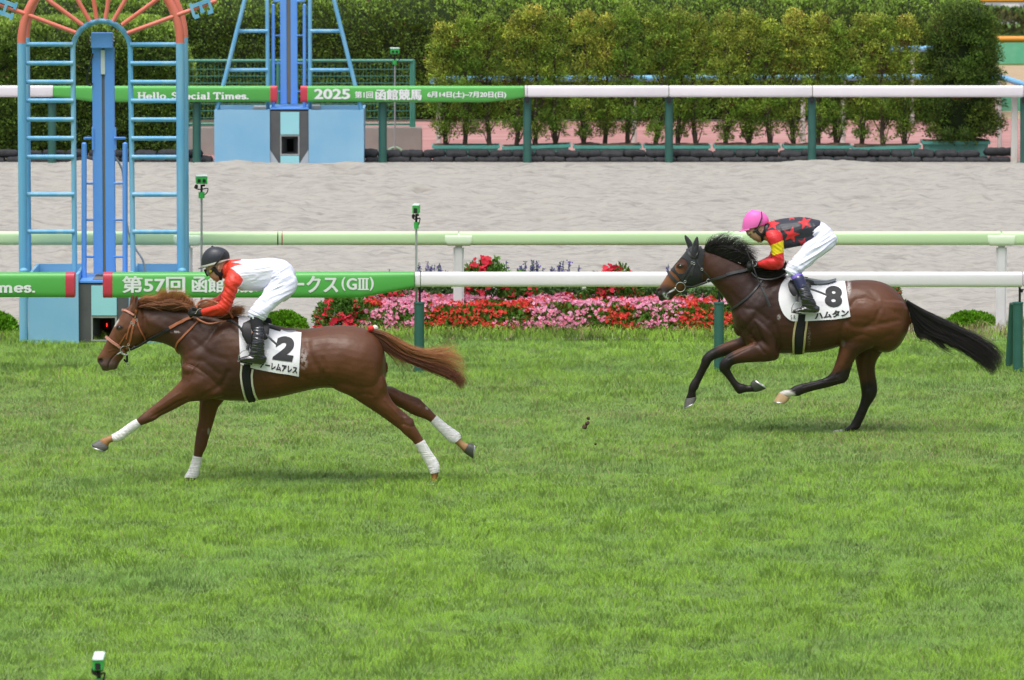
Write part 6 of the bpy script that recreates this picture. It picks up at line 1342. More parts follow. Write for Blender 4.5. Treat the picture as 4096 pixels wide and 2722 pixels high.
def paint2(px, py, no, co):
    n = len(px); base = np.tile([.060, .023, .012], (n, 1)); t = vnoise(co[:, 0], co[:, 2] + co[:, 1], 3, 14, 3); base = base * (.78 + .44 * t)[:, None]
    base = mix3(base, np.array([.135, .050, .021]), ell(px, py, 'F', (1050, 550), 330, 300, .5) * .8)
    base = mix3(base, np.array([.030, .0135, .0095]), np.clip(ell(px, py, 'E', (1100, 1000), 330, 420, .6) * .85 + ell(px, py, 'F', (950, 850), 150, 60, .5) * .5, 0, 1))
    base = mix3(base, np.array([.15, .055, .025]), np.clip(near(px, py, 'F', [(790, 860), (750, 960), (700, 1030)], 26) * .8 + near(px, py, 'G', [(960, 170), (800, 250)], 14) * .8 + near(px, py, 'G', [(840, 140), (660, 200)], 12) * .8 + near(px, py, 'F', [(930, 950), (945, 1100)], 26) * .35, 0, 1))
    blk = np.array([.012, .010, .010]); m = np.zeros(n)
    for k, pts, w_ in (('G', [(700, 340), (690, 420), (760, 540), (850, 610), (960, 600)], 34), ('G', [(560, 290), (520, 360), (440, 540), (390, 640), (390, 700)], 36), ('F', [(760, 1095), (650, 1120), (500, 1160), (380, 1190)], 26), ('F', [(1010, 1200), (1000, 1280), (930, 1430), (880, 1500), (800, 1545)], 34), ('F', [(830, 1060), (750, 1090)], 22)):
        m = np.maximum(m, np.clip(near(px, py, k, pts, w_) * 2.2, 0, 1))
    base = mix3(base, blk, m * .93)
    wh = np.clip(near(px, py, 'F', [(262, 1215), (300, 1210), (350, 1232)], 15) * 1.7 - .25 + (vnoise(px, py, .15, 3, 2) - .5) * .5, 0, 1) * (px > 3000 + 240 / 2.1186); base = mix3(base, np.array([.70, .66, .62]), wh)
    base = mix3(base, np.array([.66, .62, .58]), np.clip(near(px, py, 'F', [(700, 1540), (765, 1542)], 10) * 2, 0, 1))
    face = ell(px, py, 'L', (480, 700), 330, 260, .35, 60); base = mix3(base, np.array([.24, .095, .035]), face * .85)
    muz = ell(px, py, 'L', (290, 1090), 250, 150, .35, -15); base = mix3(base, np.array([.040, .030, .028]), muz * .93); base = mix3(base, np.array([.35, .19, .10]), near(px, py, 'L', [(330, 740), (200, 915), (150, 990)], 7) * .6)
    base = mix3(base, np.array([.012, .008, .008]), ell(px, py, 'L', (195, 1035), 56, 58, .2)); base = mix3(base, np.array([.10, .035, .03]), ell(px, py, 'L', (212, 1035), 26, 30, .3)); base = mix3(base, np.array([.03, .017, .014]), ell(px, py, 'L', (672, 480), 78, 60, .3) * .95)
    foam = np.clip(near(px, py, 'L', [(320, 1110), (350, 1150), (390, 1200)], 5) * 1.6 + near(px, py, 'L', [(400, 1080), (540, 1000)], 3) * 1.4, 0, 1) * (vnoise(px, py, .25, 5, 2) > .33); base = mix3(base, np.array([.75, .78, .78]), foam)
    sweat = ell(px, py, 'F', (838, 320), 16, 55, .5) * (vnoise(px, py, .3, 6, 2) > .35) * .75 + ell(px, py, 'F', (500, 740), 12, 80, .4) * (vnoise(px, py * 3, .3, 7, 2) > .5) * .3 + ell(px, py, 'F', (245, 570), 14, 24, .4) * (vnoise(px, py, .3, 9, 2) > .45) * .5 + ell(px, py, 'F', (790, 795), 18, 26, .4) * .18
    return mix3(base, np.array([.55, .52, .50]), np.clip(sweat, 0, 1))
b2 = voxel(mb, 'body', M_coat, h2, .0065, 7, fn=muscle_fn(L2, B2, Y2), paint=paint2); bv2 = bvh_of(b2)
hoof(h2, 'G', [(992, 636, 948, 548, .036), (1040, 627, 962, 533, .046), (1088, 606, 976, 524, .050), (1093, 602, 980, 522, .050)], Y2 - .14, m=MATS["hoof_dark"])
hoof(h2, 'G', [(333, 697, 440, 678, .036), (324, 745, 437, 705, .046), (320, 788, 428, 724, .050)], Y2 + .13)
hoof(h2, 'F', [(247, 1208, 338, 1256, .036), (218, 1252, 326, 1280, .047), (201, 1284, 306, 1295, .050)], Y2 - .125, m=M_hoof_tan)
hoof(h2, 'F', [(738, 1524, 782, 1562, .036), (712, 1532, 745, 1580, .046), (700, 1545, 735, 1590, .050)], Y2 + .13, m=mat("hoof_pale", (.6, .55, .48), .6))
for s in (-1, 1):
    p = hit(bv2, *cv('L', [(678, 480)])[0], Y2, -.008)[0]; p.y = Y2 + s * (Y2 - p.y); mb = MB(); mb.ball(p, (.021, .012, .016), 14, 10); mb.build('eye', M_eye, h2)
mb = MB(); strap(mb, bv2, 'L', [(600, 500), (625, 445), (690, 425), (750, 460)], Y2, .011, .007, n_sub=2, off=-.001); mb.build('eyelid', mat("eyelid_bay", (.08, .035, .02), .4), h2)
HOOD = cv('L', [(900, -60), (830, 90), (640, 345), (440, 560), (560, 655), (640, 750), (740, 862), (880, 905), (1010, 888), (1168, 830), (1178, 640), (1190, 400), (1248, 70), (1180, 20), (1100, -20)])
EARS = cv('E', [(330, 340), (530, 340), (560, 520), (500, 640), (385, 600), (370, 480)])
def hoodmask(px, py, no, co):
    m = inpoly(px, py, HOOD) | inpoly(px, py, EARS); return m & ~((ell(px, py, 'L', (702, 475), 138, 165, .05, 10) > .5) & (np.abs(no[:, 1]) > .15))
skin_patch(b2, hoodmask, 'hood', mat("hood_black", (.011, .012, .014), .75, bump=.15, bscale=150, sheen=.2), h2, .004)
bv2h = bvh_of([b2, h2.children[-1]])
BK2 = ((.012, .010, .010), (.030, .024, .024))
hair('mane', M_hair, h2, 'E', [[(575, 520), (600, 470), (640, 430), (700, 405)], [(600, 525), (660, 450), (720, 400), (790, 370)], [(660, 540), (730, 470), (790, 400), (850, 375)], [(730, 565), (810, 480), (880, 410), (950, 400)], [(800, 590), (880, 510), (950, 440), (1000, 430)],
      [(870, 625), (940, 560), (1000, 490), (1050, 500)], [(940, 660), (1000, 590), (1050, 530), (1100, 570)], [(1000, 700), (1050, 640), (1090, 600), (1140, 640)]], 1000, Y2, .04, .0020, 21, 12, 11, cols=BK2, lenv=.7)
hair('mane', M_hair, h2, 'E', [[(580, 530), (660, 500), (760, 490), (850, 510)], [(680, 560), (780, 520), (880, 510), (960, 550)], [(800, 610), (900, 570), (990, 570), (1070, 620)], [(900, 650), (990, 630), (1060, 640), (1120, 690)]], 1300, Y2, .035, .0032, 22, 8, cols=BK2)
hair('mane', M_hair, h2, 'E', [[(1040, 740), (1120, 720), (1240, 700), (1380, 700)], [(1080, 760), (1180, 740), (1300, 730), (1425, 755)], [(1100, 790), (1200, 780), (1320, 780), (1430, 775)], [(1090, 800), (1200, 815), (1320, 810), (1420, 780)]], 1000, Y2 - .02, .06, .0034, 23, 6, cols=BK2, lenv=.15)
mb = MB(); limb(mb, sec('F', [(1300, 425, 1335, 500, .035), (1345, 450, 1360, 545, .042), (1410, 490, 1400, 640, .045), (1500, 550, 1480, 700, .042), (1620, 620, 1600, 735, .036), (1760, 705, 1740, 770, .024), (1880, 780, 1865, 815, .012)]), Y2, sub=5)
tl2 = mb.build('tail', mat("dock_black", (.012, .010, .011), .6, bump=.8, bscale=60, stretch=(.4, 1, 3)), h2)
hair('tail_hair', M_hair, tl2, 'F', [[(1325, 435), (1400, 480), (1500, 535), (1640, 605), (1800, 680), (1960, 750), (2090, 840), (2130, 930)], [(1335, 445), (1420, 505), (1540, 580), (1700, 665), (1860, 745), (2010, 830), (2100, 920), (2125, 990)], [(1340, 460), (1430, 545), (1560, 640), (1720, 720), (1880, 810), (2010, 905), (2060, 980), (2075, 1050)],
      [(1345, 470), (1410, 580), (1520, 680), (1680, 760), (1850, 850), (1970, 940), (2040, 1010), (2062, 1070)], [(1345, 475), (1390, 600), (1470, 700), (1620, 760), (1800, 840), (1920, 920), (2000, 980)]], 1900, Y2, .05, .0024, 24, 9, 14, cols=BK2, lenv=.6)
hair('tail_hair', M_hair, tl2, 'F', [[(1360, 540), (1385, 620), (1400, 690), (1430, 745), (1480, 735)], [(1370, 560), (1410, 650), (1440, 710), (1500, 740), (1560, 745)], [(1400, 640), (1500, 710), (1600, 780), (1680, 860), (1750, 885)]], 260, Y2, .04, .0028, 25, 8, cols=BK2)
hair('tail_hair', M_hair, tl2, 'F', [[(1500, 580), (1700, 680), (1850, 710), (2000, 690), (2080, 660)], [(1700, 670), (1850, 740), (2000, 760), (2150, 720)], [(1400, 560), (1380, 640), (1330, 680), (1310, 700)]], 40, Y2, .05, .0015, 26, 14, cols=((.10, .07, .05), (.30, .22, .15)))
# tack
br = MB()
for pts, w_ in (([(1130, 40), (1085, 160), (1010, 310)], .024), ([(1000, 320), (985, 430), (945, 580), (922, 700)], .018), ([(985, 330), (930, 430), (845, 560), (765, 690), (715, 795)], .017), ([(960, 480), (900, 640), (840, 730), (790, 820), (735, 865)], .015), ([(1045, 330), (1090, 455), (1160, 550), (1260, 650), (1345, 745)], .016), ([(740, 690), (680, 770), (645, 830)], .010)):
    strap(br, bv2h, 'L', pts, Y2, w_, .005, both=True, n_sub=3, off=.002)
bd = br.build('bridle', mat("strap_black", (.03, .03, .033), .45, spec=.6), h2)
mb = MB(); strap(mb, bv2h, 'L', [(832, 118), (870, 190), (925, 250), (1000, 305)], Y2, .020, .008, both=True, over=(.02, 0), n_sub=3); mb.build('browband', MATS["strap_black"], bd)
mb = MB(); strap(mb, bv2h, 'L', [(408, 610), (470, 700), (550, 785), (640, 850)], Y2, .026, .010, both=True, over=(.02, 0), n_sub=3); mb.build('noseband', MATS["strap_black"], bd)
yb = hit(bv2h, *cv('L', [(680, 930)])[0], Y2)[0].y - .014
mb = MB(); ring_px(mb, 'L', (683, 948), 106, yb, .0038); mb.ball(P(*cv('L', [(568, 980)])[0], yb), .011, 10, 8); ring_px(mb, 'L', (820, 1120), 36, Y2 - .02, .0026)
for c in ((785, 825), (1162, 548), (985, 425), (940, 405)): ring_px(mb, 'L', c, 26, hit(bv2h, *cv('L', [c])[0], Y2, .012)[0].y, .0028, n=10)
ring_px(mb, 'L', (1310, 812), 42, hit(bv2h, *cv('L', [(1290, 790)])[0], Y2, .02)[0].y, .0035); mb.build('bit', M_steel, bd)
mb = MB(); tube_px(mb, 'L', [(700, 1040), (760, 1080), (830, 1065)], Y2 - .02, .010); tube_px(mb, 'L', [(740, 1030), (790, 1100), (830, 1110)], Y2 + .01, .008); mb.build('curb_strap', M_blk_l, bd)
mb = MB(); strap(mb, bv2h, 'L', [(790, 925), (930, 925), (1060, 885), (1200, 835), (1330, 788), (1500, 745), (1700, 690)], Y2, .024, .006, n_sub=4, off=.012); strap(mb, bv2h, 'E', [(795, 785), (900, 762), (1030, 735)], Y2, .030, .007, n_sub=4, off=.014); mb.build('rein', MATS["strap_black"], h2)
mb = MB(); strap(mb, bv2, 'E', [(1180, 830), (1110, 930), (1010, 1030), (910, 1105), (848, 1148)], Y2, .020, .006, both=True, over=(0, .01), n_sub=4, off=.004); mb.build('breast_strap', MATS["strap_black"], h2)
mb = MB(); tube_px(mb, 'E', [(1060, 760), (1120, 815), (1230, 835), (1340, 815), (1430, 765)], [Y2 - .13, Y2 - .15, Y2 - .16, Y2 - .15, Y2 - .12], .008); mb.build('rein_loop', MATS["strap_black"], h2)
mb = sheet_on(bv2, 'F', [(243, 370, 243, 430), (258, 300, 262, 500), (290, 245, 296, 560), (335, 224, 350, 600), (400, 228, 405, 605), (500, 240, 500, 603), (600, 255, 605, 597), (700, 261, 730, 588), (803, 262, 852, 566)], Y2, .010, nv=16)
cl2 = mb.build('saddle_cloth', M_cloth, h2); bc2 = bvh_of(cl2)
mb = MB(); text_on(mb, bc2, 'F', '8', [(636, 305), (784, 312), (632, 484)], Y2, .004, .05); mb.build('number', M_num, cl2, smooth=False, fixn=False)
mb = MB(); text_on(mb, bc2, 'F', 'ハムタン', [(548, 533), (838, 501), (548, 592)], Y2, .004, .045); mb.build('name_lettering', M_num, cl2, smooth=False, fixn=False)
mb = MB(); text_on(mb, bc2, 'F', '5 R', [(344, 555), (386, 554), (345, 590)], Y2, .004, .0); mb.build('race_lettering', M_num, cl2, smooth=False, fixn=False)
mb = MB(); strap(mb, bv2, 'F', [(393, 600), (376, 680), (368, 760), (368, 880)], Y2, .020, .010, both=True, n_sub=5); strap(mb, bv2, 'F', [(484, 600), (470, 700), (462, 780), (450, 872)], Y2, .020, .010, both=True, n_sub=5); mb.build('girth_padding', mat("girth_pad_cream", (.55, .45, .24), .8), h2)
mb = MB(); strap(mb, bv2, 'F', [(442, 545), (425, 680), (418, 760), (412, 872)], Y2, .076, .014, both=True, over=(0, .012), n_sub=5); mb.build('girth', M_web, h2)
sd2 = saddle(h2, 'F', Y2, [(340, 255, 508, 268, .012, .215), (323, 285, 520, 310, .012, .250), (325, 320, 505, 345, .012, .275), (340, 360, 470, 372, .012, .290), (365, 392, 420, 398, .008, .298)],
       [(335, 252, 345, 285, .10), (400, 240, 410, 290, .12), (500, 252, 505, 300, .12), (560, 272, 560, 312, .10)], [(515, 262, 535, 298, .10), (590, 266, 592, 290, .115), (670, 260, 672, 276, .10), (728, 244, 727, 256, .07)], None)
mb = MB(); tube_px(mb, 'F', [(505, 330), (580, 355), (660, 388)], [Y2 - .28, Y2 - .30, Y2 - .30], .009, flat=.6); mb.build('strap_end', MATS["grey_strap"], h2)
# ================================================================ JOCKEYS
M_skin = mat("skin", (.58, .33, .23), .5, c2=(.44, .21, .14), nscale=30, namt=.4)
M_bre = mat("breeches_white", (.78, .79, .96), .55, spec=.4, bump=.2, bscale=20, stretch=(1, 1, .3))
M_silk = mat("silk", (.8, .1, .05), .42, attr="Col", c2=(.92, .92, .92), nscale=12, namt=.3, spec=.45, bump=.12, bscale=18)
M_boot = mat("patent_boot", (.010, .010, .011), .13, spec=.8, coat=.7, bump=1.0, bscale=11, stretch=(1, 1, 1.6))
M_glove = mat("glove_black", (.018, .018, .020), .65, bump=.4, bscale=80)
def folds(dirs, amp=.0035, sc=.045, seed=3):
    """cloth creases running along the given picture directions"""
    def fn(px, py, no, co):
        d = np.zeros(len(px))
        for (k, c, rx, an, a_) in dirs:
            (cx, cy), = cv(k, [c]); m = np.exp(-(((px - cx) ** 2 + (py - cy) ** 2) / (rx / CR[k][2]) ** 2)); t = math.radians(an)
            u = (px * math.cos(t) + py * math.sin(t)) * sc * .22; v = (-px * math.sin(t) + py * math.cos(t)) * sc * 1.5
            q = vnoise(u + 50, v + 50 + .3 * np.sin(u), 1.0, seed, 2); d += m * a_ * (1 - np.abs(2 * q - 1) ** .7 - .4)
        return d * amp * 2
    return fn
def star(k, c, r, rot=0):
    return cv(k, [(c[0] + (r if i % 2 == 0 else r * .40) * math.sin(math.radians(i * 36 + rot)), c[1] - (r if i % 2 == 0 else r * .40) * math.cos(math.radians(i * 36 + rot))) for i in range(10)])
def jockey(Y, label, k, torso, neck, head, arm, farm, pelvis, kp, thigh, kt, shin, kb, boot, foot, helmet, kh, helmcol, silkpaint, sockm, sock, hand, kg, gfold, bfold, wband, nose):
    t = empty('person', P(*cv(kt, [(thigh[-1][0], thigh[-1][1])])[0], Y), label, 'jockey')
    mb = MB(); limb(mb, sec(k, torso), Y, pw=2.2); limb(mb, sec(k, neck), Y); limb(mb, sec(kh, head), Y, egg=0, pw=2.3)
    for s, a in ((-1, arm), (1, farm)):
        limb(mb, sec(k, a, s * .0), Y)
    limb(mb, sec(kp, pelvis), Y)
    tube_px(mb, kh, nose[0], Y, [.006, .010, .011], 10); tube_px(mb, kh, nose[1], Y, [.010, .011], 10, sub=1); tube_px(mb, kh, nose[2], Y, [.013, .014], 10, sub=1)
    for s in (-1, 1): limb(mb, [r[:4] + (r[4] * .95, s * abs(r[5])) for r in sec(kt, thigh)], Y); limb(mb, [r[:4] + (r[4] * .9, s * abs(r[5])) for r in sec(kb, shin)], Y)
    b = voxel(mb, 'body', M_skin, t, .006, 4)
    mb = MB(); limb(mb, sec(k, torso), Y, pw=2.3, grow=.008, gw=.008); limb(mb, sec(k, [r[:4] + (r[4],) for r in torso[:2]]), Y, grow=.010, gw=.012)
    for a in (arm, farm): limb(mb, sec(k, a), Y, grow=.007, gw=.008)
    voxel(mb, 'silk_jacket', M_silk, t, .0052, 5, fn=gfold, paint=silkpaint)
    mb = MB(); limb(mb, sec(kp, pelvis), Y, grow=.009, gw=.009)
    for s in (-1, 1): limb(mb, [r[:4] + (r[4], s * abs(r[5])) for r in sec(kt, thigh)], Y, grow=.008, gw=.009)
    voxel(mb, 'breeches', M_bre, t, .0055, 5, fn=bfold)
    for s in (-1, 1):
        mb = MB(); 
        for i, (sk, m_) in enumerate(sock):
            mb = MB(); limb(mb, [r[:4] + (r[4], s * abs(r[5])) for r in sec(kb, sk)], Y, grow=.004 + .001 * i, gw=.004); mb.build('sock', m_, t)
        mb = MB(); limb(mb, [r[:4] + (r[4], s * abs(r[5])) for r in sec(kb, boot)], Y, grow=.004, gw=.006); limb(mb, [r[:4] + (r[4], s * abs(r[5])) for r in sec(kb, foot)], Y, grow=.002, gw=.004)
        voxel(mb, 'boot', M_boot, t, .005, 4, fn=folds([(kb, ((boot[2][0] + boot[2][2]) / 2, boot[2][1]), 260, 12, 1.0)], .0045, .09, 5))
    # helmet
    mb = MB(); secs = [(P(r[0], r[1], Y), P(r[2], r[3], Y), r[4], 0, 2.05) for r in [list(q) for q in crsec(sec(kh, helmet), 4)]]
    T, B, w_, e, p = secs[-1]; c = (T + B) / 2; secs += [(c + (T - c) * .55 + Vector((0, 0, .005)), c + (B - c) * .55 + Vector((0, 0, .005)), w_ * .55, e, p), (c + (T - c) * .08 + Vector((0, 0, .007)), c + (B - c) * .08 + Vector((0, 0, .007)), w_ * .08, e, p)]
    mb.loft(secs, 36); hm = mb.build('helmet', helmcol, t)
    h0 = sec(kh, helmet)[0]; T, B = P(h0[0], h0[1], Y), P(h0[2], h0[3], Y); ax = (B - T).normalized(); upv = Vector((-ax.z, 0, ax.x)); upv = upv if upv.z > 0 else -upv
    c = (T + B) / 2; a = (B - T).length / 2; vs = []
    for i in range(13):
        q = math.radians(180 - 62 + 124 * i / 12); e1 = c + ax * (a * math.cos(q)) + Vector((0, h0[4] * math.sin(q), 0)); e2 = e1 + (ax * math.cos(q) * 1.0 + Vector((0, math.sin(q) * .4, 0))) * .030 * max(.15, math.sin(math.pi * (i + .6) / 13.2)) - upv * .004
        vs += [e1 - ax * .004, e2, e2 - upv * .005, e1 - upv * .006 - ax * .004]
    mb = MB(); mb.add(vs, [(i * 4 + j, i * 4 + (j + 1) % 4, (i + 1) * 4 + (j + 1) % 4, (i + 1) * 4 + j) for i in range(12) for j in range(4)] + [(3, 2, 1, 0), (48, 49, 50, 51)]); mb.build('peak', wband[1], hm)
    if wband[0]:
        mb = MB(); mb.loft([(T - upv * .002, B - upv * .002, h0[4] + .003, 0, 2.05), (T - ax * .002 + upv * .002, B + ax * .002 + upv * .002, h0[4] + .004, 0, 2.05), (T - ax * .001 + upv * .014, B + ax * .001 + upv * .014, h0[4] + .004, 0, 2.05)], 36, cap=False); mb.build('hat_band', wband[0], hm)
    top = sec(kh, helmet)[-1]; mb = MB(); mb.ball(P((top[0] + top[2]) / 2 - (2 if wband[0] else 4), min(top[1], top[3]) - 2, Y), (.009, .009, .006), 10, 6); mb.build('button', helmcol if not wband[0] else M_blk_l, hm)
    # gloves with four fingers and a thumb
    for s in (-1, 1):
        mb = MB(); dx = 0 if s < 0 else -12; dy = 0 if s < 0 else -14
        def q(x, y): return (x + dx, y + dy)
        limb(mb, sec(kg, [(*q(r[0], r[1]), *q(r[2], r[3]), r[4], s * r[5]) for r in hand['palm']]), Y, n=18)
        for i, fg in enumerate(hand['fingers']):
            tube_px(mb, kg, [q(*p) for p in fg], [Y + s * (hand['yo'] + o_) for o_ in np.linspace(.02, -.012, len(fg))], [.0105, .0105, .0095, .009, .008][:len(fg)], 9)
        tube_px(mb, kg, [q(*p) for p in hand['thumb']], Y + s * (hand['yo'] + .030), [.013, .012, .010], 9)
        g = voxel(mb, 'glove', M_glove, t, .0034, 3)
        if s < 0:
            mb = MB(); tube_px(mb, kg, hand['trim'], Y - hand['yo'] - .042, .0022, 6, sub=3); mb.build('glove_trim', hand['trimm'], g)
    return t, b, hm
NAVY = mat("navy_patent", (.02, .022, .075), .2, coat=.5); PURP = mat("purple_band", (.20, .13, .56), .6); BSOCK = mat("black_sock", (.013, .013, .016), .9)
# ---- rider of the chestnut
WHITE1 = cv('J', [(1070, 436), (862, 470), (930, 474), (1110, 515), (960, 545), (850, 592), (930, 635), (985, 700), (1060, 770), (1108, 835), (1100, 880), (1040, 945), (985, 1003), (1120, 1035), (1120, 1200), (2400, 1300), (2400, 300), (1070, 300)])
def sp1(px, py, no, co):
    c = np.tile([.70, .045, .022], (len(px), 1)); m = inpoly(px, py, WHITE1); c[m] = [.82, .82, .93]; return c
hand1 = dict(palm=[(1238, 790, 1240, 846, .026, .115), (1205, 782, 1210, 854, .034, .12), (1165, 777, 1168, 858, .037, .125), (1125, 784, 1130, 852, .032, .125)],
             fingers=[[(1140, 788), (1108, 782), (1092, 794), (1098, 808), (1112, 808)], [(1138, 804), (1102, 800), (1086, 812), (1094, 824), (1110, 824)], [(1138, 822), (1106, 820), (1090, 830), (1098, 842), (1112, 840)], [(1140, 840), (1114, 840), (1100, 848), (1106, 858), (1120, 856)]],
             thumb=[(1180, 786), (1150, 768), (1120, 764)], yo=.125, trim=[(1222, 770), (1190, 776), (1168, 800), (1160, 820), (1150, 822)], trimm=mat("glove_piping", (.6, .55, .38), .6))
j1, jb1, hm1 = jockey(Y1, 'jockey in white silks with red shoulders and black helmet', 'J',
    [(790, 455, 750, 810, .07), (850, 438, 790, 850, .12), (980, 432, 900, 930, .165), (1150, 434, 1050, 1010, .18), (1350, 432, 1230, 1040, .175), (1550, 412, 1420, 1045, .16), (1720, 402, 1600, 1020, .15), (1860, 425, 1740, 980, .15)],
    [(630, 540, 610, 790, .048), (720, 490, 690, 815, .055), (810, 460, 770, 825, .075)],
    [(300, 420, 780, 400, .060), (300, 500, 780, 480, .074), (322, 590, 772, 590, .075), (355, 660, 745, 680, .072), (392, 730, 722, 745, .066), (428, 785, 700, 795, .058), (462, 812, 670, 815, .050), (495, 838, 640, 838, .040), (530, 862, 600, 856, .026)],
    [(790, 720, 1090, 800, .070, -.150), (745, 840, 1085, 900, .064, -.175), (738, 950, 1005, 985, .056, -.185), (738, 1050, 955, 1085, .051, -.190), (695, 1150, 925, 1185, .049, -.195), (655, 1260, 885, 1310, .047, -.198), (625, 1330, 845, 1410, .047, -.198), (560, 1375, 790, 1495, .046, -.195), (470, 1400, 690, 1555, .043, -.18), (380, 1420, 520, 1578, .038, -.155), (300, 1445, 400, 1582, .032, -.135), (255, 1462, 285, 1578, .028, -.122)],
    [(800, 760, 1000, 840, .060, .15), (740, 960, 930, 1020, .052, .17), (690, 1100, 830, 1180, .048, .17), (580, 1195, 720, 1300, .044, .16), (450, 1270, 560, 1390, .038, .14), (330, 1330, 430, 1430, .032, .12)],
    [(430, 225, 430, 480, .150), (490, 228, 460, 510, .165), (545, 244, 490, 570, .172), (600, 296, 520, 590, .168), (628, 355, 560, 575, .140), (636, 405, 590, 545, .100), (637, 430, 612, 500, .050)], 'B',
    [(430, 360, 640, 420, .078, -.10), (390, 450, 632, 480, .084, -.12), (340, 525, 595, 535, .080, -.15), (295, 590, 530, 580, .072, -.18), (255, 645, 470, 625, .064, -.205), (220, 685, 420, 665, .058, -.225), (214, 712, 385, 705, .052, -.235), (222, 738, 362, 742, .046, -.240)], 'B',
    [(228, 730, 340, 740, .042, -.245), (232, 830, 342, 832, .044, -.285), (240, 930, 345, 930, .044, -.315), (225, 1040, 345, 1045, .038, -.33), (210, 1090, 345, 1140, .036, -.33)], 'B',
    [(243, 834, 344, 836, .046, -.285), (243, 920, 348, 920, .050, -.31), (232, 1000, 352, 1000, .048, -.325), (222, 1060, 354, 1070, .044, -.33), (208, 1090, 350, 1140, .040, -.33)],
    [(345, 1070, 342, 1155, .032, -.33), (300, 1060, 300, 1158, .042, -.33), (240, 1075, 240, 1154, .045, -.33), (180, 1090, 182, 1146, .043, -.335), (134, 1106, 136, 1130, .028, -.34)],
    [(234, 572, 828, 400, .096), (232, 500, 830, 345, .098), (240, 400, 812, 270, .095), (268, 310, 760, 215, .084), (320, 235, 690, 175, .068), (385, 180, 600, 150, .045), (430, 160, 520, 148, .022)], 'J',
    mat("helmet_charcoal", (.030, .033, .042), .42, bump=.05, bscale=60), sp1, None,
    [([(226, 716, 336, 732, .044, -.243), (230, 775, 338, 785, .045, -.265), (238, 845, 342, 845, .046, -.29)], BSOCK)], hand1, 'A',
    folds([('J', (850, 1150), 400, 35, 1.0), ('J', (450, 1480), 300, -20, .8), ('J', (1400, 800), 500, -12, .9), ('J', (900, 700), 250, 80, .5)], .0065, .05, 3),
    folds([('B', (470, 420), 150, -30, 1.0), ('B', (380, 560), 160, -25, .9), ('B', (290, 690), 110, 25, 1.2), ('B', (560, 330), 90, 60, .3)], .0095, .05, 4),
    (mat("band_white", (.75, .73, .66), .5), mat("peak_grey", (.10, .11, .13), .4)), ([(392, 690), (412, 735), (436, 778)], [(468, 800), (482, 818)], [(530, 846), (560, 850)]))
def facegear(t, Y, k, ear, strapA, strapB, cup, gog, lens, disc, mouth, brow, s=1.0, face=None):
    bf = bvh_of(face); R_ = lambda c: hit(bf, *cv(k, [c])[0], Y, .0)[0].y
    ye = R_(ear) - .004
    for sg in (-1, 1):
        Ye = Y + sg * (Y - ye); mb = MB(); p = P(*cv(k, [ear])[0], Ye); mb.ball(p, (.013, .009, .020), 12, 9); e = mb.build('ear', M_skin, t)
        mb = MB(); q = p + Vector((0, sg * .008, 0)); mb.tube([q + Vector((.009 * math.cos(a), 0, .015 * math.sin(a))) for a in np.linspace(-2.2, 2.4, 12)], .0035, 6); mb.build('ear_rim', M_skin, e)
    mb = MB()
    for sg in (-1, 1):
        for st, w_ in ((strapA, .013), (strapB, .010), (cup, .013)):
            tube_px(mb, k, st, [Y + sg * (Y - R_(c) + .004) for c in st], w_, 8, flat=.45)
    mb.build('helmet_harness', mat("harness_black", (.012, .012, .013), .7), t)
    mb = MB()
    for sg in (-1, 1):
        Ys = [Y + sg * (Y - R_(c) + .006) for c in gog]; tube_px(mb, k, gog, Ys, .017 * s, 10, flat=.5)
    gx = tube_px
    tube_px(mb, k, [lens[0], ((lens[0][0] + lens[1][0]) / 2 - 6, (lens[0][1] + lens[1][1]) / 2), lens[1]], Y, .022 * s, 10)
    g = mb.build('goggles', mat("goggle_frame", (.015, .015, .013), .3), t)
    for sg in (-1, 1):
        mb = MB(); c = P(*cv(k, [disc])[0], Y + sg * (Y - R_(disc) + .016)); mb.tube([c, c + Vector((0, sg * .006, 0))], .013 * s, 16); mb.build('goggle_disc', mat("goggle_amber", (.30, .27, .04), .25, coat=.5), g)
        mb = MB(); cc = ((lens[0][0] + lens[1][0]) / 2 + 22 * s, (lens[0][1] + lens[1][1]) / 2 + 6); p = P(*cv(k, [cc])[0], Y + sg * (Y - R_(cc) + .008)); mb.ball(p, (.018 * s, .010, .026 * s), 12, 8); mb.build('goggle_lens', mat("goggle_clear", (.16, .17, .17), .12, spec=.8, coat=.5), g)
    mb = MB(); n0, n1 = mouth[0]; 
    tube_px(mb, k, mouth[1], Y, .0035, 6); mb.build('lips', mat("lips", (.30, .10, .08), .5), t)
facegear(j1, Y1, 'J', (598, 575), [(500, 560), (520, 640), (560, 700), (610, 730), (640, 790), (650, 828)], [(760, 480), (730, 600), (680, 700), (650, 760)], [(520, 600), (580, 690), (650, 700), (690, 620)], [(500, 600), (455, 640), (410, 670)], [(332, 610), (400, 745)], (426, 655), ((430, 760), [(462, 812), (485, 806), (505, 804)]), None, 1.0, jb1)
mb = MB()
for o_ in (0, 22): tube_px(mb, 'J', [(730 + o_, 250), (640 + o_, 370), (560 + o_, 470), (500 + o_, 540)], [Y1 - .080, Y1 - .094, Y1 - .1, Y1 - .096], .004, 6)
mb.build('goggle_strap', M_blk_l, hm1)
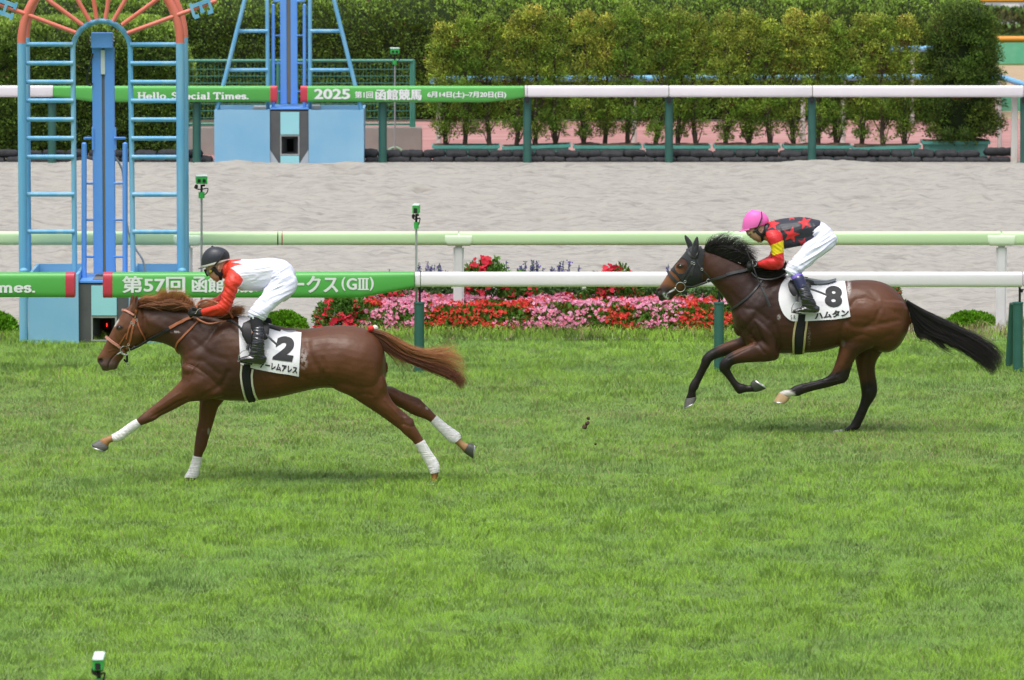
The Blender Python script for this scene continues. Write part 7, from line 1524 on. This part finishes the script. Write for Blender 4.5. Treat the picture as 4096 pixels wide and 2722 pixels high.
# ---- rider of the bay
SL2 = cv('H', [(500, 520), (518, 400), (560, 384), (640, 380), (692, 396), (716, 440), (723, 500), (726, 606), (830, 720), (830, 980), (300, 980), (300, 700), (500, 560)]); YE2 = cv('H', [(560, 578), (730, 508), (745, 655), (595, 702)])
STARS = [star('H', (600, 305), 92, 8), star('H', (830, 212), 62, -12), star('H', (1003, 285), 95, -14), star('H', (832, 438), 112, 12), star('H', (985, 545), 80, 10), star('H', (1120, 440), 0.1, 0)]
def sp2(px, py, no, co):
    c = np.tile([.028, .029, .040], (len(px), 1))
    for st in STARS: c[inpoly(px, py, st)] = [.66, .030, .035]
    c[inpoly(px, py, SL2)] = [.66, .028, .030]; c[inpoly(px, py, YE2)] = [.86, .68, .012]; return c
hand2 = dict(palm=[(418, 792, 422, 842, .026, .115), (385, 775, 392, 858, .034, .12), (345, 772, 350, 872, .038, .125), (305, 785, 310, 880, .033, .125)],
             fingers=[[(325, 782), (298, 786), (286, 806), (298, 820), (316, 816)], [(325, 806), (294, 812), (282, 832), (294, 846), (314, 842)], [(328, 832), (298, 838), (286, 858), (298, 872), (318, 866)], [(335, 858), (308, 866), (298, 884), (312, 894), (330, 886)]],
             thumb=[(375, 778), (345, 762), (315, 764)], yo=.125, trim=[(345, 768), (350, 800), (345, 832), (385, 828), (398, 790)], trimm=mat("glove_white", (.6, .6, .6), .6))
j2, jb2, hm2 = jockey(Y2, 'jockey in black silks with red stars and pink helmet', 'H',
    [(540, 300, 522, 490, .065), (580, 280, 555, 540, .12), (660, 262, 640, 590, .165), (750, 246, 735, 598, .182), (850, 234, 840, 585, .178), (950, 229, 935, 568, .17), (1050, 238, 1015, 560, .155), (1130, 258, 1090, 520, .15)],
    [(465, 350, 445, 500, .048), (510, 320, 490, 510, .055), (560, 300, 540, 520, .08)],
    [(240, 330, 545, 320, .060), (256, 385, 540, 378, .074), (272, 425, 535, 425, .075), (296, 452, 520, 465, .070), (316, 474, 510, 488, .064), (345, 492, 500, 498, .056), (362, 505, 492, 505, .050), (392, 520, 478, 515, .040), (428, 532, 465, 525, .026)],
    [(522, 400, 716, 450, .072, -.150), (522, 460, 720, 510, .064, -.175), (548, 530, 724, 590, .055, -.185), (582, 600, 728, 668, .050, -.19), (604, 680, 730, 745, .048, -.195), (608, 735, 728, 815, .047, -.197), (570, 748, 690, 858, .045, -.19), (510, 758, 600, 868, .042, -.17), (455, 775, 510, 858, .036, -.145), (418, 793, 440, 840, .029, -.122)],
    [(560, 520, 700, 560, .060, .15), (590, 620, 690, 670, .050, .17), (560, 710, 650, 770, .046, .16), (480, 752, 560, 810, .040, .14), (420, 780, 460, 820, .030, .12)],
    [(1120, 268, 1100, 520, .150), (1180, 280, 1150, 590, .165), (1250, 312, 1200, 635, .172), (1320, 372, 1255, 645, .168), (1366, 435, 1300, 615, .140), (1382, 480, 1340, 595, .100), (1388, 510, 1368, 560, .050)], 'H',
    [(1140, 430, 1388, 520, .080, -.10), (1060, 510, 1360, 580, .086, -.12), (980, 600, 1280, 648, .082, -.15), (910, 685, 1180, 722, .073, -.18), (848, 762, 1085, 800, .065, -.205), (792, 830, 1010, 858, .059, -.225), (770, 880, 965, 900, .053, -.235), (790, 925, 942, 918, .048, -.240)], 'H',
    [(805, 935, 940, 905, .043, -.245), (860, 1040, 990, 1000, .043, -.285), (915, 1140, 1040, 1110, .042, -.315), (955, 1260, 1100, 1250, .038, -.33), (965, 1320, 1150, 1370, .036, -.33)], 'H',
    [(898, 1095, 1030, 1055, .048, -.290), (928, 1170, 1068, 1145, .050, -.31), (950, 1240, 1105, 1230, .048, -.325), (962, 1300, 1135, 1295, .044, -.33), (968, 1335, 1158, 1375, .040, -.33)],
    [(1158, 1330, 1152, 1414, .032, -.33), (1090, 1325, 1090, 1414, .042, -.33), (1000, 1338, 1002, 1408, .045, -.33), (920, 1362, 922, 1402, .043, -.335), (858, 1384, 860, 1400, .028, -.34)],
    [(216, 378, 547, 285, .094), (217, 320, 550, 250, .096), (228, 258, 530, 205, .091), (250, 205, 495, 168, .080), (280, 165, 450, 145, .062), (310, 142, 400, 135, .038), (330, 136, 370, 134, .018)], 'H',
    mat("helmet_pink", (.87, .16, .52), .5, bump=.06, bscale=60), sp2, None,
    [([(800, 925, 946, 900, .047, -.243), (850, 1008, 985, 962, .046, -.275)], PURP), ([(848, 1002, 982, 960, .046, -.275), (905, 1130, 1035, 1085, .047, -.300)], NAVY)], hand2, 'H',
    folds([('H', (660, 760), 220, 35, 1.2), ('H', (900, 420), 320, -12, .35), ('H', (640, 480), 120, 70, .6), ('H', (1080, 400), 150, 70, .7)], .0065, .05, 7),
    folds([('H', (1150, 520), 220, -35, 1.0), ('H', (1000, 680), 240, -30, .8), ('H', (850, 840), 150, 30, 1.2), ('H', (1280, 450), 120, 60, .3)], .0095, .05, 8),
    (None, mat("helmet_pink2", (.85, .20, .52), .4)), ([(308, 440), (316, 458), (330, 474)], [(362, 494), (372, 504)], [(405, 520), (425, 522)]))
facegear(j2, Y2, 'H', (443, 360), [(385, 360), (400, 400), (430, 430), (455, 450), (468, 490), (472, 512)], [(530, 310), (515, 370), (490, 430), (470, 470)], [(395, 380), (430, 425), (470, 430), (500, 380)], [(400, 380), (375, 395), (350, 405)], [(282, 395), (305, 445)], (327, 410), ((320, 470), [(358, 500), (372, 496), (385, 495)]), None, .62, jb2)
mb = MB(); tube_px(mb, 'H', [(455, 150), (462, 210), (448, 265), (425, 320), (405, 355)], [Y2 - .055, Y2 - .085, Y2 - .099, Y2 - .1, Y2 - .096], .006, 6, flat=.5); mb.build('goggle_strap', M_blk_l, hm2)
# whip held by the rider of the bay
wt = empty('riding_whip', P(*cv('H', [(420, 960)])[0], Y2 - .16), 'black riding whip hanging from the gloved hand in front of number 8', 'whip')
mb = MB(); tube_px(mb, 'H', [(265, 622), (300, 710), (345, 820), (390, 940), (455, 1095)], [Y2 - .13, Y2 - .15, Y2 - .165, Y2 - .20, Y2 - .25], [.008, .009, .009, .0055, .005], 10); mb.build('shaft', M_blk_l, wt)
mb = MB(); mb.ball(P(*cv('H', [(267, 628)])[0], Y2 - .13), (.017, .014, .012), 10, 8); mb.build('knob', M_blk_l, wt)
mb = MB(); tube_px(mb, 'H', [(452, 1090), (510, 1210), (562, 1338)], [Y2 - .25, Y2 - .28, Y2 - .29], [.008, .012, .014], 8, flat=.35); mb.build('flap', MATS["strap_black"], wt)
wt = empty('whip_handle', P(*cv('H', [(755, 820)])[0], Y2 - .05), 'black handle with a white ring between the forearm and knee of the star-silked jockey', 'whip')
mb = MB(); tube_px(mb, 'H', [(772, 768), (755, 815), (738, 862)], Y2 - .12, [.013, .012, .014], 12); mb.build('grip', M_blk_l, wt)
mb = MB(); tube_px(mb, 'H', [(776, 768), (770, 784)], Y2 - .12, .0142, 12, sub=1); mb.build('ring', M_txt, wt)
# stirrups
def stirrup(parent, k, Y, lea, ring, plate):
    for s in (-1, 1):
        mb = MB(); tube_px(mb, k, ring, Y + s * .335, .0042, 8); tube_px(mb, k, plate, Y + s * .335, .0075, 8, flat=3.2); o = mb.build('stirrup_iron', M_steel, parent)
        mb = MB(); tube_px(mb, k, lea, [Y + s * .275, Y + s * .31, Y + s * .335], .013, 8, flat=.35); mb.build('stirrup_leather', M_blk_l, o)
stirrup(D.objects['saddle'], 'B', Y1, [(232, 900), (212, 980), (196, 1040)], [(120, 1125), (128, 1075), (160, 1042), (195, 1035), (215, 1055), (222, 1085)], [(115, 1132), (180, 1150), (245, 1160)])
stirrup(sd2, 'H', Y2, [(915, 1130), (905, 1220), (905, 1290)], [(838, 1400), (842, 1345), (870, 1300), (905, 1286), (935, 1302), (955, 1338)], [(830, 1408), (890, 1420), (962, 1434)])
mb = MB(); mb.ball(P(*cv('B', [(252, 748)])[0], Y1 - .297), (.008, .003, .008), 10, 6); mb.build('sock_badge', M_txt, j1)
